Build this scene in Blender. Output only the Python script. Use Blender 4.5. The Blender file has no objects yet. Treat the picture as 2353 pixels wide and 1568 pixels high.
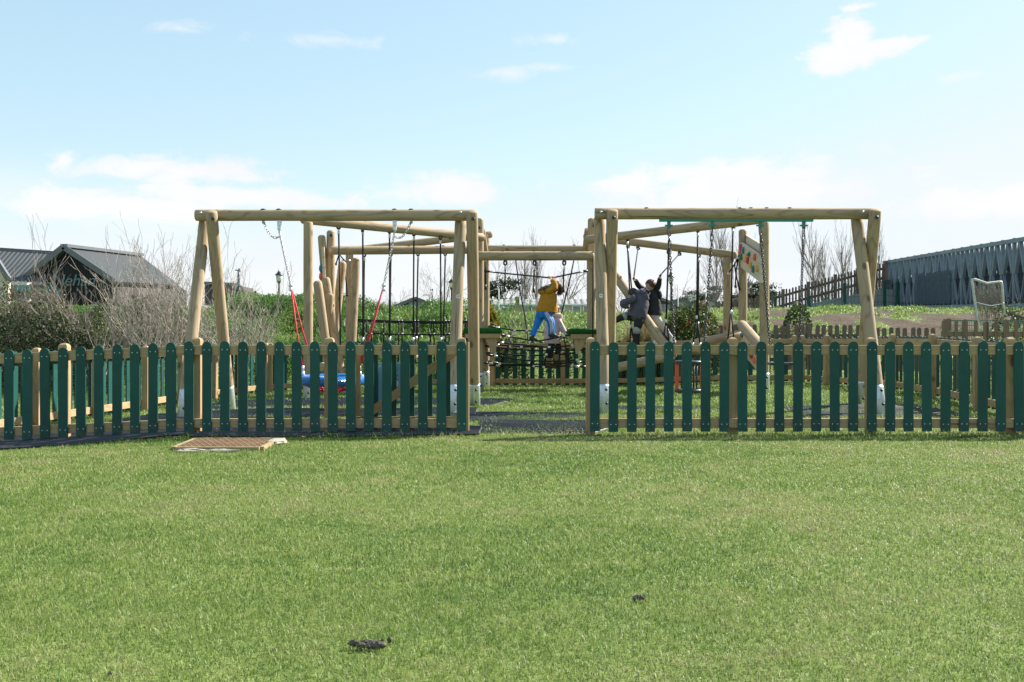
import bpy, math, random
import numpy as np
from mathutils import Vector, Matrix, Quaternion
R = math.radians
sc = bpy.context.scene
col = sc.collection
rnd = random.Random(7)
nr = np.random.default_rng(11)

# ------------------------------------------------------------ camera
EYE = 1.0
cam_d = bpy.data.cameras.new('camera'); cam_d.lens = 35.0; cam_d.sensor_width = 36.0
cam_d.clip_start = 0.05; cam_d.clip_end = 3000
cam = bpy.data.objects.new('camera', cam_d); col.objects.link(cam)
cam.location = (0, 0, EYE); cam.rotation_euler = (R(90), 0, 0)
sc.camera = cam
FPX = 2288.0

def P(u, v, Y):
    """point of the place at depth Y metres seen at (u, v) of a 2353 wide picture"""
    return Vector(((u - 1176.5) * Y / FPX, Y, EYE - (v - 784.0) * Y / FPX))

# ------------------------------------------------------------ light
SUN_DIR = Vector((1.10, 0.62, 0.98)).normalized()      # towards the sun: right, a little ahead
EL = math.asin(SUN_DIR.z); AZ = math.atan2(SUN_DIR.x, SUN_DIR.y)
sun_d = bpy.data.lights.new('sun', 'SUN'); sun_d.energy = 5.0; sun_d.angle = R(0.55); sun_d.color = (1.0, 0.95, 0.86)
sun = bpy.data.objects.new('sun', sun_d); col.objects.link(sun)
sun.location = (20, 10, 30)
sun.rotation_euler = (-SUN_DIR).to_track_quat('-Z', 'Y').to_euler()
sc.view_settings.view_transform = 'Standard'; sc.view_settings.look = 'None'
sc.view_settings.gamma = 1.0; sc.view_settings.exposure = 1.22
try: sc.view_settings.use_curve_mapping = False
except Exception: pass
sc.cycles.max_bounces = 6; sc.cycles.diffuse_bounces = 3; sc.cycles.glossy_bounces = 3
sc.cycles.transparent_max_bounces = 12; sc.cycles.transmission_bounces = 6
sc.cycles.sample_clamp_indirect = 6.0

world = bpy.data.worlds.new('World'); sc.world = world; world.use_nodes = True
class NT:
    def __init__(s, nt): s.nt = nt; s.L = nt.links
    def n(s, t, **k):
        o = s.nt.nodes.new(t)
        for a, b in k.items(): setattr(o, a, b)
        return o
    def put(s, sock, val):
        if hasattr(val, 'is_linked') or isinstance(val, bpy.types.NodeSocket): s.L.new(val, sock)
        else: sock.default_value = val
    def math(s, op, a, b=None, c=None, clamp=False):
        o = s.n('ShaderNodeMath', operation=op); o.use_clamp = clamp
        s.put(o.inputs[0], a)
        if b is not None: s.put(o.inputs[1], b)
        if c is not None: s.put(o.inputs[2], c)
        return o.outputs[0]
    def vmath(s, op, a, b=None):
        o = s.n('ShaderNodeVectorMath', operation=op); s.put(o.inputs[0], a)
        if b is not None: s.put(o.inputs[1], b)
        return o.outputs[1] if op in ('LENGTH', 'DISTANCE', 'DOT_PRODUCT') else o.outputs[0]
    def mix(s, f, a, b, mode='MIX'):
        o = s.n('ShaderNodeMix', data_type='RGBA', blend_type=mode); o.clamp_factor = True
        s.put(o.inputs[0], f); s.put(o.inputs[6], a); s.put(o.inputs[7], b)
        return o.outputs[2]
    def rng(s, v, a, b, c=0.0, d=1.0, smooth=False):
        o = s.n('ShaderNodeMapRange'); o.interpolation_type = 'SMOOTHSTEP' if smooth else 'LINEAR'
        s.put(o.inputs[0], v); s.put(o.inputs[1], a); s.put(o.inputs[2], b); s.put(o.inputs[3], c); s.put(o.inputs[4], d)
        return o.outputs[0]
    def noise(s, vec, scale, detail=3.0, rough=0.55, dist=0.0):
        o = s.n('ShaderNodeTexNoise'); s.put(o.inputs['Vector'], vec)
        o.inputs['Scale'].default_value = scale; o.inputs['Detail'].default_value = detail
        o.inputs['Roughness'].default_value = rough; o.inputs['Distortion'].default_value = dist
        return o.outputs[0]
    def mapv(s, vec, scale=(1, 1, 1), loc=(0, 0, 0)):
        o = s.n('ShaderNodeMapping'); s.put(o.inputs[0], vec); o.inputs[3].default_value = scale; o.inputs[1].default_value = loc
        return o.outputs[0]
    def ramp(s, f, stops):
        o = s.n('ShaderNodeValToRGB'); s.put(o.inputs[0], f)
        e = o.color_ramp.elements
        while len(e) < len(stops): e.new(0.5)
        for k, (p, c) in enumerate(stops): e[k].position = p; e[k].color = (c[0], c[1], c[2], 1)
        return o.outputs[0]

def world_nodes():
    w = NT(world.node_tree)
    world.node_tree.nodes.clear()
    out = w.n('ShaderNodeOutputWorld'); bg = w.n('ShaderNodeBackground')
    sky = w.n('ShaderNodeTexSky'); sky.sky_type = 'NISHITA'; sky.sun_disc = False
    sky.sun_elevation = EL; sky.sun_rotation = AZ; sky.altitude = 10; sky.air_density = 1.0; sky.dust_density = 0.6; sky.ozone_density = 1.0
    tc = w.n('ShaderNodeTexCoord').outputs['Generated']
    sep = w.n('ShaderNodeSeparateXYZ'); w.put(sep.inputs[0], tc)
    x, y, z = sep.outputs
    az = w.math('ARCTAN2', x, y); el = w.math('ARCSINE', z)
    comb = w.n('ShaderNodeCombineXYZ'); w.put(comb.inputs[0], az); w.put(comb.inputs[1], el)
    ae = comb.outputs[0]
    n1 = w.noise(w.mapv(ae, (20, 36, 1)), 1.0, 7.0, 0.60, 0.6)
    n2 = w.noise(w.mapv(ae, (3.0, 9.0, 1), (3.1, 1.7, 0)), 1.0, 5.0, 0.6, 0.3)
    def blob(u, v, ru, rv):
        a0 = math.atan((u - 1176.5) / FPX); e0 = math.atan((784 - v) / math.hypot(FPX, u - 1176.5))
        d = w.vmath('SUBTRACT', ae, (a0, e0, 0)); d = w.vmath('MULTIPLY', d, (FPX / ru, FPX / rv, 0))
        return w.math('SUBTRACT', 1.0, w.vmath('LENGTH', d))
    def group(bl):
        m = None
        for b in bl:
            k = blob(*b); m = k if m is None else w.math('MAXIMUM', m, k)
        return m
    edge = w.math('MULTIPLY', w.math('SUBTRACT', n1, 0.5), 2.6)
    g1 = group([(1957, 78, 62, 74), (1950, 122, 108, 40), (1915, 153, 84, 26), (2040, 100, 88, 17), (1960, 18, 50, 14)])
    m1 = w.rng(w.math('ADD', g1, edge), 0.02, 0.62, 0, 1, True)
    g2 = group([(1720, 432, 330, 66), (1690, 400, 120, 45), (1440, 428, 100, 34), (1040, 440, 185, 40), (560, 452, 330, 30), (260, 475, 330, 40), (1560, 485, 230, 22), (420, 395, 240, 34), (2230, 470, 190, 40)])
    m2 = w.rng(w.math('ADD', g2, edge), -0.2, 0.6, 0, 1.0, True)
    g3 = group([(1170, 170, 88, 24), (1262, 155, 90, 16), (760, 94, 190, 24), (410, 66, 95, 24), (1270, 92, 110, 20), (2200, 176, 80, 14)])
    m3 = w.rng(w.math('ADD', g3, w.math('MULTIPLY', edge, 1.25)), 0.05, 1.3, 0, 0.6, True)
    low = w.rng(el, R(8.0), R(1.5), 0.0, 0.80, True)
    veil = w.math('MULTIPLY', w.rng(n2, 0.35, 0.7, 0, 1, True), w.rng(el, R(10), R(6), 0, 0.7, True))
    m = w.math('MAXIMUM', w.math('MAXIMUM', m1, m2), w.math('MAXIMUM', m3, w.math('MAXIMUM', low, veil)))
    gm = w.n('ShaderNodeGamma'); w.put(gm.inputs[0], sky.outputs[0]); gm.inputs[1].default_value = SKY_GAM
    hs = w.n('ShaderNodeHueSaturation'); w.put(hs.inputs['Color'], gm.outputs[0])
    hs.inputs['Hue'].default_value = SKY_HUE; hs.inputs['Saturation'].default_value = SKY_SAT; hs.inputs['Value'].default_value = SKY_VAL
    white = w.mix(w.rng(n2, 0.3, 0.7), (CLOUD * .93, CLOUD * .96, CLOUD * 1.0, 1), (CLOUD * 1.06, CLOUD * 1.06, CLOUD * 1.06, 1))
    base = w.mix(1.0, hs.outputs[0], (4.62, 5.08, 5.4, 1), 'DARKEN')
    c = w.mix(m, base, white)
    w.put(bg.inputs[0], c); bg.inputs[1].default_value = 0.0817
    w.put(out.inputs[0], bg.outputs[0])
SKY_GAM = 0.38; SKY_HUE = 0.482; SKY_SAT = 1.62; SKY_VAL = 2.85; CLOUD = 5.15
world_nodes()

# ------------------------------------------------------------ materials
def mat(name):
    m = bpy.data.materials.new(name); m.use_nodes = True
    t = NT(m.node_tree); b = m.node_tree.nodes['Principled BSDF']
    return m, t, b
def coords(t, kind='Object'): return t.n('ShaderNodeTexCoord').outputs[kind]
def rand_off(t, vec, k=37.0):
    oi = t.n('ShaderNodeObjectInfo')
    c = t.n('ShaderNodeCombineXYZ'); r = oi.outputs['Random']
    t.put(c.inputs[0], t.math('MULTIPLY', r, k)); t.put(c.inputs[1], t.math('MULTIPLY', r, k * 1.7)); t.put(c.inputs[2], t.math('MULTIPLY', r, k * 2.3))
    return t.vmath('ADD', vec, c.outputs[0]), r
def bump(t, b, h, strength=0.3, dist=0.01):
    o = t.n('ShaderNodeBump'); o.inputs['Strength'].default_value = strength; o.inputs['Distance'].default_value = dist
    t.put(o.inputs['Height'], h); t.put(b.inputs['Normal'], o.outputs[0])

def wood(name, axis, light, dark, ring=1.0, knots=True, rough=0.72, gscale=1.0):
    m, t, b = mat(name)
    v, r = rand_off(t, coords(t))
    a = 0.16; k = [3.4 * gscale] * 3; k[axis] = a * 3.4 * gscale
    st = t.mapv(v, tuple(k))
    n = t.noise(st, 1.0, 2.0, 0.5, 0.4)
    rings = t.math('FRACT', t.math('MULTIPLY', n, 13.0))
    rings = t.math('ABSOLUTE', t.math('SUBTRACT', rings, 0.5))
    line = t.rng(rings, 0.0, 0.22, 1.0, 0.0, True)
    k2 = [34.0 * gscale] * 3; k2[axis] = 1.6
    fib = t.noise(t.mapv(v, tuple(k2)), 1.0, 3.0, 0.6)
    big = t.noise(v, 1.3, 2.0, 0.5)
    f = t.math('ADD', t.math('MULTIPLY', line, 0.62 * ring), t.math('MULTIPLY', t.math('SUBTRACT', fib, 0.35), 0.55))
    f = t.math('ADD', f, t.math('MULTIPLY', t.math('SUBTRACT', big, 0.5), 0.7), clamp=True)
    c = t.mix(f, (*light, 1), (*dark, 1))
    grey = t.rng(t.noise(v, 2.1, 3.0, .6), .45, .7, 0, .45)
    c = t.mix(grey, c, ((light[0] + dark[0]) * .42, (light[1] + dark[1]) * .45, (light[2] + dark[2]) * .50, 1))
    # a different board or log is a little lighter, redder or greener
    c = t.mix(t.rng(r, 0, 1, 0.0, 0.35), c, (light[0] * 0.80, light[1] * 0.78, light[2] * 0.74, 1))
    if knots:
        vo = t.n('ShaderNodeTexVoronoi'); kk = [4.2] * 3; kk[axis] = 2.2
        t.put(vo.inputs['Vector'], t.mapv(v, tuple(kk))); vo.inputs['Scale'].default_value = 1.0
        kn = t.rng(vo.outputs['Distance'], 0.07, 0.17, 1.0, 0.0, True)
        c = t.mix(t.math('MULTIPLY', kn, 0.75), c, (dark[0] * 0.42, dark[1] * 0.32, dark[2] * 0.24, 1))
    k3 = [21.0 * gscale] * 3; k3[axis] = 0.55      # drying checks along the grain
    ck = t.noise(t.mapv(v, tuple(k3), (3.3, 1.1, 7.7)), 1.0, 1.0, 0.4)
    chk = t.math('MULTIPLY', t.rng(ck, 0.70, 0.745, 0.0, 1.0, True), t.rng(t.noise(v, 1.1, 1.0), 0.42, 0.6, 0.0, 0.8))
    c = t.mix(chk, c, (dark[0] * 0.35, dark[1] * 0.3, dark[2] * 0.28, 1))
    t.put(b.inputs['Base Color'], c); b.inputs['Roughness'].default_value = rough
    b.inputs['Specular IOR Level'].default_value = 0.25
    bump(t, b, t.math('ADD', fib, t.math('MULTIPLY', line, -0.4)), 0.25, 0.004)
    return m

def plain(name, c, rough=0.5, metal=0.0, spec=0.5, var=0.12, scale=9.0, bmp=0.0, bscale=60.0, sheen=0.0):
    m, t, b = mat(name)
    v, r = rand_off(t, coords(t))
    n = t.noise(v, scale, 4.0, 0.6)
    f = t.rng(n, 0.3, 0.7, 1 - var, 1 + var)
    f = t.math('MULTIPLY', f, t.rng(r, 0, 1, 1 - var * .5, 1 + var * .5))
    cc = t.n('ShaderNodeCombineColor')
    for k in range(3): t.put(cc.inputs[k], t.math('MULTIPLY', f, c[k]))
    t.put(b.inputs['Base Color'], cc.outputs[0])
    b.inputs['Roughness'].default_value = rough; b.inputs['Metallic'].default_value = metal
    b.inputs['Specular IOR Level'].default_value = spec
    if sheen: b.inputs['Sheen Weight'].default_value = sheen
    if bmp: bump(t, b, t.noise(v, bscale, 3.0), bmp, 0.005)
    return m

def leafmat(name, stops, rough=0.45, trans=0.35, attr='tint', spec=0.4):
    m, t, b = mat(name)
    a = t.n('ShaderNodeAttribute'); a.attribute_name = attr
    c = t.ramp(a.outputs['Fac'], stops)
    t.put(b.inputs['Base Color'], c); b.inputs['Roughness'].default_value = rough
    b.inputs['Specular IOR Level'].default_value = spec
    tr = t.n('ShaderNodeBsdfTranslucent'); t.put(tr.inputs[0], t.mix(0.35, c, (0.35, 0.5, 0.06, 1), 'MULTIPLY') if False else c)
    mx = t.n('ShaderNodeMixShader'); mx.inputs[0].default_value = trans
    t.L.new(b.outputs[0], mx.inputs[1]); t.L.new(tr.outputs[0], mx.inputs[2])
    t.L.new(mx.outputs[0], m.node_tree.nodes['Material Output'].inputs[0])
    return m

LOGL, LOGD = (0.415, 0.312, 0.198), (0.205, 0.138, 0.078)
M = {}
M['log'] = wood('round pine log', 2, LOGL, LOGD)
M['rail'] = wood('sawn pine rail', 0, (0.42, 0.30, 0.165), (0.25, 0.165, 0.082), 0.8)
M['post'] = wood('sawn pine post', 2, (0.41, 0.29, 0.158), (0.25, 0.16, 0.078), 0.8)
M['board'] = wood('pale climbing board', 0, (0.66, 0.55, 0.42), (0.52, 0.41, 0.29), 0.6, True)
M['oldwood'] = wood('weathered brown paling', 2, (0.17, 0.122, 0.10), (0.085, 0.06, 0.05), 0.7)
M['oldrail'] = wood('weathered brown rail', 0, (0.145, 0.105, 0.085), (0.07, 0.05, 0.042), 0.7)
M['tanwood'] = wood('tan paling', 2, (0.22, 0.155, 0.105), (0.12, 0.085, 0.06), 0.7)
M['tanrail'] = wood('tan rail', 0, (0.25, 0.185, 0.12), (0.14, 0.1, 0.065), 0.7)
M['green'] = plain('dark green recycled plastic', (0.0070, 0.071, 0.059), 0.5, 0, 0.28, 0.16, 3.0, 0.15, 160)
def picket_green():
    m, t, b = mat('dark green recycled plastic'); v0 = coords(t); v, r = rand_off(t, v0)
    n = t.noise(v, 3.0, 4.0, .6); f = t.math('MULTIPLY', t.rng(n, .3, .7, .86, 1.14), t.rng(r, 0, 1, .88, 1.12)); cc = t.n('ShaderNodeCombineColor')
    for k, q in enumerate((0.0090, 0.069, 0.058)): t.put(cc.inputs[k], t.math('MULTIPLY', f, q))
    sp = t.n('ShaderNodeSeparateXYZ'); t.put(sp.inputs[0], v0)
    mud = t.math('MULTIPLY', t.rng(sp.outputs[2], .30, .04, 0, .5, True), t.rng(t.noise(v, 16, 4, .7), .42, .66, 0, 1, True))
    scuff = t.math('MULTIPLY', t.rng(t.noise(t.mapv(v, (40, 40, 5)), 1.0, 3), .66, .75, 0, 1), .25)
    c = t.mix(mud, cc.outputs[0], (0.10, 0.085, 0.055, 1)); c = t.mix(scuff, c, (0.05, 0.15, 0.13, 1))
    t.put(b.inputs['Base Color'], c); b.inputs['Roughness'].default_value = .5; b.inputs['Specular IOR Level'].default_value = .28
    bump(t, b, t.noise(v, 150, 3), .15, .004); return m
M['green'] = picket_green()
M['steel'] = plain('galvanised steel', (0.62, 0.65, 0.70), 0.38, 0.55, 0.5, 0.15, 22)
M['chain'] = plain('chain steel', (0.085, 0.08, 0.078), 0.45, 0.6, 0.5, 0.2, 30)
M['chainl'] = plain('bright chain steel', (0.42, 0.42, 0.43), 0.38, 0.8, 0.5, 0.2, 30)
M['rope'] = plain('black braided rope', (0.016, 0.016, 0.018), 0.7, 0, 0.3, 0.25, 60, 0.4, 300)
M['ferrule'] = plain('aluminium ferrule', (0.72, 0.73, 0.75), 0.35, 0.4, 0.5, 0.08, 40)
M['rubber'] = plain('black rubber', (0.034, 0.035, 0.042), 0.42, 0, 0.5, 0.25, 18, 0.3, 90)
M['bolt'] = plain('black plastic bolt cap', (0.02, 0.022, 0.025), 0.4, 0, 0.5, 0.1)
M['screw'] = plain('zinc screw head', (0.55, 0.60, 0.58), 0.45, 0.3, 0.5, 0.1)
M['greensteel'] = plain('green painted steel bar', (0.012, 0.19, 0.14), 0.35, 0, 0.5, 0.08)
M['redrope'] = plain('red twisted rope', (0.62, 0.035, 0.06), 0.6, 0, 0.3, 0.3, 70, 0.5, 160)
M['turf'] = None
# ------------------------------------------------------------ mesh helpers
class MB:
    def __init__(s): s.v = []; s.f = []; s.m = []; s.s = []
    def add(s, vs, fs, mi=0, smooth=False):
        o = len(s.v); s.v.extend([tuple(q) for q in vs])
        for f in fs: s.f.append(tuple(i + o for i in f)); s.m.append(mi); s.s.append(smooth)
    def box(s, c, d, mi=0, rot=None, ch=0.0):
        x, y, z = d[0] / 2, d[1] / 2, d[2] / 2
        vs = [Vector((a * x, b * y, e * z)) for a in (-1, 1) for b in (-1, 1) for e in (-1, 1)]
        if rot is not None: vs = [rot @ q for q in vs]
        c = Vector(c)
        s.add([q + c for q in vs], [(0, 1, 3, 2), (4, 6, 7, 5), (0, 4, 5, 1), (2, 3, 7, 6), (0, 2, 6, 4), (1, 5, 7, 3)], mi)
    def bar(s, a, b, w, h, mi=0, up=(0, 0, 1)):
        a, b = Vector(a), Vector(b); d = (b - a); L = d.length; d.normalize()
        side = d.cross(Vector(up)); side = side.normalized() if side.length > 1e-6 else Vector((1, 0, 0)); u = side.cross(d)
        rot = Matrix((d, side, u)).transposed()
        s.box((a + b) / 2, (L, w, h), mi, rot)
    def tube(s, pts, r, n=8, mi=0, caps=True, smooth=True, closed=False):
        pts = [Vector(p) for p in pts]; k = len(pts)
        rs = [r] * k if not hasattr(r, '__len__') else list(r)
        prev = None; vs = []
        for i in range(k):
            if closed: d = pts[(i + 1) % k] - pts[i - 1]
            else: d = pts[min(i + 1, k - 1)] - pts[max(i - 1, 0)]
            d.normalize()
            if prev is None:
                ref = Vector((0, 0, 1)) if abs(d.z) < 0.9 else Vector((1, 0, 0))
                a = d.cross(ref).normalized()
            else:
                a = prev - d * prev.dot(d); a.normalize()
            prev = a; b = d.cross(a)
            for j in range(n):
                an = 2 * math.pi * j / n
                vs.append(pts[i] + (a * math.cos(an) + b * math.sin(an)) * rs[i])
        fs = []
        for i in range(k if closed else k - 1):
            i2 = (i + 1) % k
            for j in range(n): fs.append((i * n + j, i * n + (j + 1) % n, i2 * n + (j + 1) % n, i2 * n + j))
        s.add(vs, fs, mi, smooth)
        if caps and not closed:
            o = len(s.v) - len(vs)
            s.f.append(tuple(o + j for j in range(n - 1, -1, -1))); s.m.append(mi); s.s.append(False)
            s.f.append(tuple(o + (k - 1) * n + j for j in range(n))); s.m.append(mi); s.s.append(False)
    def lathe(s, prof, n=16, mi=0, c=(0, 0, 0), rot=None, smooth=True):
        vs = []; c = Vector(c)
        for (r, z) in prof:
            for j in range(n):
                q = Vector((r * math.cos(2 * math.pi * j / n), r * math.sin(2 * math.pi * j / n), z))
                vs.append((rot @ q if rot is not None else q) + c)
        fs = [(i * n + j, i * n + (j + 1) % n, (i + 1) * n + (j + 1) % n, (i + 1) * n + j) for i in range(len(prof) - 1) for j in range(n)]
        s.add(vs, fs, mi, smooth)
        o = len(s.v) - len(vs)
        s.f.append(tuple(o + j for j in range(n - 1, -1, -1))); s.m.append(mi); s.s.append(False)
        k = len(prof) - 1
        s.f.append(tuple(o + k * n + j for j in range(n))); s.m.append(mi); s.s.append(False)
    def blob(s, c, r, n=10, mi=0, rot=None):
        c = Vector(c); r = Vector(r) if hasattr(r, '__len__') else Vector((r, r, r)); vs = []; h = n // 2 + 1
        for i in range(1, h):
            th = math.pi * i / h
            for j in range(n):
                q = Vector((math.sin(th) * math.cos(2 * math.pi * j / n) * r.x, math.sin(th) * math.sin(2 * math.pi * j / n) * r.y, math.cos(th) * r.z))
                vs.append((rot @ q if rot is not None else q) + c)
        top = Vector((0, 0, r.z)); bot = Vector((0, 0, -r.z))
        if rot is not None: top = rot @ top; bot = rot @ bot
        vs += [top + c, bot + c]; t = len(vs) - 2; fs = []
        for i in range(h - 2):
            for j in range(n): fs.append((i * n + j, (i + 1) * n + j, (i + 1) * n + (j + 1) % n, i * n + (j + 1) % n))
        for j in range(n):
            fs.append((t, j, (j + 1) % n)); fs.append((t + 1, (h - 2) * n + (j + 1) % n, (h - 2) * n + j))
        s.add(vs, fs, mi, True)
    def mesh(s, name, mats, off=None):
        me = bpy.data.meshes.new(name)
        v = s.v if off is None else [(a[0] - off[0], a[1] - off[1], a[2] - off[2]) for a in s.v]
        me.from_pydata(v, [], s.f)
        for q in (mats if isinstance(mats, (list, tuple)) else [mats]): me.materials.append(M[q] if isinstance(q, str) else q)
        me.polygons.foreach_set('material_index', s.m); me.polygons.foreach_set('use_smooth', s.s)
        me.update(); return me
    def build(s, name, mats, parent=None, base=None, W=None):
        """verts in place coordinates; a part gets its own origin on the thing it belongs to"""
        if W is not None: me = s.mesh(name, mats); o = bpy.data.objects.new(name, me); col.objects.link(o)
        else:
            if base is None:
                if parent is not None: base = WL[parent.name]
                else:
                    a = np.array(s.v); base = ((a[:, 0].min() + a[:, 0].max()) / 2, (a[:, 1].min() + a[:, 1].max()) / 2, a[:, 2].min())
            me = s.mesh(name, mats, base); o = bpy.data.objects.new(name, me); col.objects.link(o)
            W = Matrix.Translation(Vector(base))
        return hang(o, W, parent)
WL = {}; WM = {}
def hang(o, W, parent=None):
    WM[o.name] = W; WL[o.name] = tuple(W.translation)
    if parent is not None:
        o.parent = parent; o.matrix_basis = WM[parent.name].inverted() @ W
    else: o.matrix_basis = W
    return o
def inst(name, me, W, parent=None):
    o = bpy.data.objects.new(name, me); col.objects.link(o); return hang(o, W, parent)
def tag(o, label=None, cat=None, group=None, kind=None):
    if label: o['label'] = label
    if cat: o['category'] = cat
    if group: o['group'] = group
    if kind: o['kind'] = kind
    return o
def thing(name, loc, label, cat, group=None):
    o = bpy.data.objects.new(name, None); o.empty_display_size = 0.2; col.objects.link(o)
    hang(o, Matrix.Translation(Vector(loc))); return tag(o, label, cat, group)
def smooth(a, b, x):
    t = np.clip((x - a) / (b - a), 0, 1); return t * t * (3 - 2 * t)

# a deterministic value noise for heights, tints and scatter
_perm = nr.random((256, 256))
def vnoise(x, y):
    xi = np.floor(x).astype(int); yi = np.floor(y).astype(int); fx = x - xi; fy = y - yi
    fx = fx * fx * (3 - 2 * fx); fy = fy * fy * (3 - 2 * fy)
    a = _perm[xi % 256, yi % 256]; b = _perm[(xi + 1) % 256, yi % 256]; c = _perm[xi % 256, (yi + 1) % 256]; d = _perm[(xi + 1) % 256, (yi + 1) % 256]
    return (a * (1 - fx) + b * fx) * (1 - fy) + (c * (1 - fx) + d * fx) * fy
def fbm(x, y, o=4):
    s = 0; k = 0.5
    for i in range(o): s = s + k * vnoise(x * 2 ** i + 17.3 * i, y * 2 ** i + 5.1 * i); k *= 0.5
    return s

# ------------------------------------------------------------ the ground: one sheet, lawn, bank and the plateau behind
def ground(x, y):
    x = np.asarray(x, float); y = np.asarray(y, float)
    g = -0.046 * np.clip(-3.3 - x, 0, 4.0) * smooth(6.5, 9.5, y)
    g = g + 0.09 * smooth(1.5, 5.5, x) * smooth(12.5, 17.0, y)
    g = g + 0.012 * (fbm(x * 1.1, y * 1.1, 3) - 0.45)
    crest = 1.83 + 0.13 * smooth(-2, -7, x) + 0.20 * smooth(4.5, 8, x) - 0.34 * smooth(-8, -11, x) + 0.14 * (fbm(x * 0.7 + 40, y * 0.4, 3) - 0.45)
    y0 = 22.3 + 0.6 * smooth(2, 9, x); y1 = 31.0 + 1.0 * smooth(3, 9, x)
    t = np.clip((y - y0) / (y1 - y0), 0, 1); s = 1 - (1 - t) ** 1.7
    bank = crest * s
    bank = bank - 0.25 * smooth(32.5, 38, y)
    bank = np.where(y > y0, bank + 0.16 * (fbm(x * 1.7, y * 1.7, 4) - 0.45) * smooth(0, .15, t) * (1 - smooth(34, 40, y)), bank)
    return g * (1 - smooth(21.5, 24, y)) + bank
def G(x, y): return float(ground(np.array([x]), np.array([y]))[0])

def soil_mask(x, y):
    """bare earth high on the bank towards the bridge"""
    m = smooth(4.8, 7.5, x + (fbm(x * .8 + 9, y * .8, 3) - .45) * 6) * smooth(25.0, 27.0, y + (fbm(x + 3, y * 1.4 + 7, 3) - .45) * 6)
    m = m * (1 - 0.75 * smooth(28.5, 30.5, y + (fbm(x * .9 + 1, y + 2, 3) - .45) * 5)) * (.35 + 1.3 * smooth(.33, .5, fbm(x * 1.3 + 20, y * 1.3, 3)))
    return m

def ground_mat():
    m, t, b = mat('turf soil and weeds')
    v = coords(t)
    a = t.n('ShaderNodeAttribute'); a.attribute_name = 'soil'
    n = t.noise(v, 2.2, 5, 0.65); n2 = t.noise(v, 14, 4, 0.65)
    c = t.ramp(n, [(0.25, (0.085, 0.130, 0.030)), (0.55, (0.145, 0.190, 0.050)), (0.8, (0.19, 0.19, 0.075))])
    s = t.ramp(n2, [(0.3, (0.045, 0.032, 0.022)), (0.6, (0.105, 0.078, 0.052)), (0.8, (0.17, 0.135, 0.09))])
    f = t.rng(t.math('ADD', a.outputs['Fac'], t.math('MULTIPLY', t.math('SUBTRACT', n2, 0.5), 0.7)), 0.35, 0.65, 0, 1, True)
    t.put(b.inputs['Base Color'], t.mix(f, c, s)); b.inputs['Roughness'].default_value = 0.95; b.inputs['Specular IOR Level'].default_value = 0.15
    bump(t, b, n2, 0.6, 0.05)
    return m
M['ground'] = ground_mat()
def make_ground():
    xs = np.unique(np.concatenate([np.linspace(-700, -40, 18), np.linspace(-40, -14, 40), np.linspace(-14, 14, 190), np.linspace(14, 40, 60), np.linspace(40, 700, 18)]))
    ys = np.unique(np.concatenate([np.linspace(-60, 2, 16), np.linspace(2, 21, 110), np.linspace(21, 40, 150), np.linspace(40, 120, 40), np.linspace(120, 1200, 14)]))
    X, Y = np.meshgrid(xs, ys); Z = ground(X, Y)
    v = np.stack([X, Y, Z], -1).reshape(-1, 3); nx, ny = len(xs), len(ys)
    i = np.arange((ny - 1) * (nx - 1)); q = (i // (nx - 1)) * nx + i % (nx - 1)
    f = np.stack([q, q + 1, q + nx + 1, q + nx], -1)
    me = bpy.data.meshes.new('ground'); me.from_pydata(v.tolist(), [], f.tolist())
    me.polygons.foreach_set('use_smooth', [True] * len(f))
    at = me.attributes.new('soil', 'FLOAT', 'POINT'); at.data.foreach_set('value', (soil_mask(X, Y) * (Y > 23)).reshape(-1).astype(np.float32))
    me.materials.append(M['ground'])
    o = bpy.data.objects.new('ground', me); col.objects.link(o); hang(o, Matrix())
    tag(o, 'mown lawn ground rising into a grassy bank behind the play area', None, None, 'structure')
make_ground()

# ------------------------------------------------------------ grass blades
def blades(name, pos, length, width, lean, tint, m, bend=0.5, az=None):
    n = len(pos)
    if az is None: az = nr.random(n) * 2 * np.pi
    face = az + np.pi / 2 + nr.normal(0, 0.5, n)
    d = np.stack([np.cos(az), np.sin(az), np.zeros(n)], 1); w = np.stack([np.cos(face), np.sin(face), np.zeros(n)], 1) * width[:, None] * 0.5
    up = np.array([0, 0, 1.0])
    c1 = pos + (d * np.sin(lean * 0.6)[:, None] + up * np.cos(lean * 0.6)[:, None]) * (length * 0.5)[:, None]
    l2 = lean * (1 + bend)
    c2 = c1 + (d * np.sin(l2)[:, None] + up * np.cos(l2)[:, None]) * (length * 0.5)[:, None]
    base = pos - up * 0.006
    V = np.stack([base - w, base + w, c1 + w * 0.8, c1 - w * 0.8, c2], 1).reshape(-1, 3)
    k = np.arange(n) * 5
    loops = np.stack([k, k + 1, k + 2, k + 3, k + 3, k + 2, k + 4], 1).reshape(-1)
    st = np.stack([np.arange(n) * 7, np.arange(n) * 7 + 4], 1).reshape(-1)
    me = bpy.data.meshes.new(name)
    me.vertices.add(n * 5); me.vertices.foreach_set('co', V.astype(np.float32).reshape(-1))
    me.loops.add(n * 7); me.loops.foreach_set('vertex_index', loops.astype(np.int32))
    me.polygons.add(n * 2); me.polygons.foreach_set('loop_start', st.astype(np.int32))
    me.polygons.foreach_set('use_smooth', np.ones(n * 2, bool))
    at = me.attributes.new('tint', 'FLOAT', 'POINT'); at.data.foreach_set('value', np.repeat(np.clip(tint, 0, 1), 5).astype(np.float32))
    me.materials.append(m); me.update(calc_edges=True)
    o = bpy.data.objects.new(name, me); col.objects.link(o); hang(o, Matrix()); return o

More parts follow.
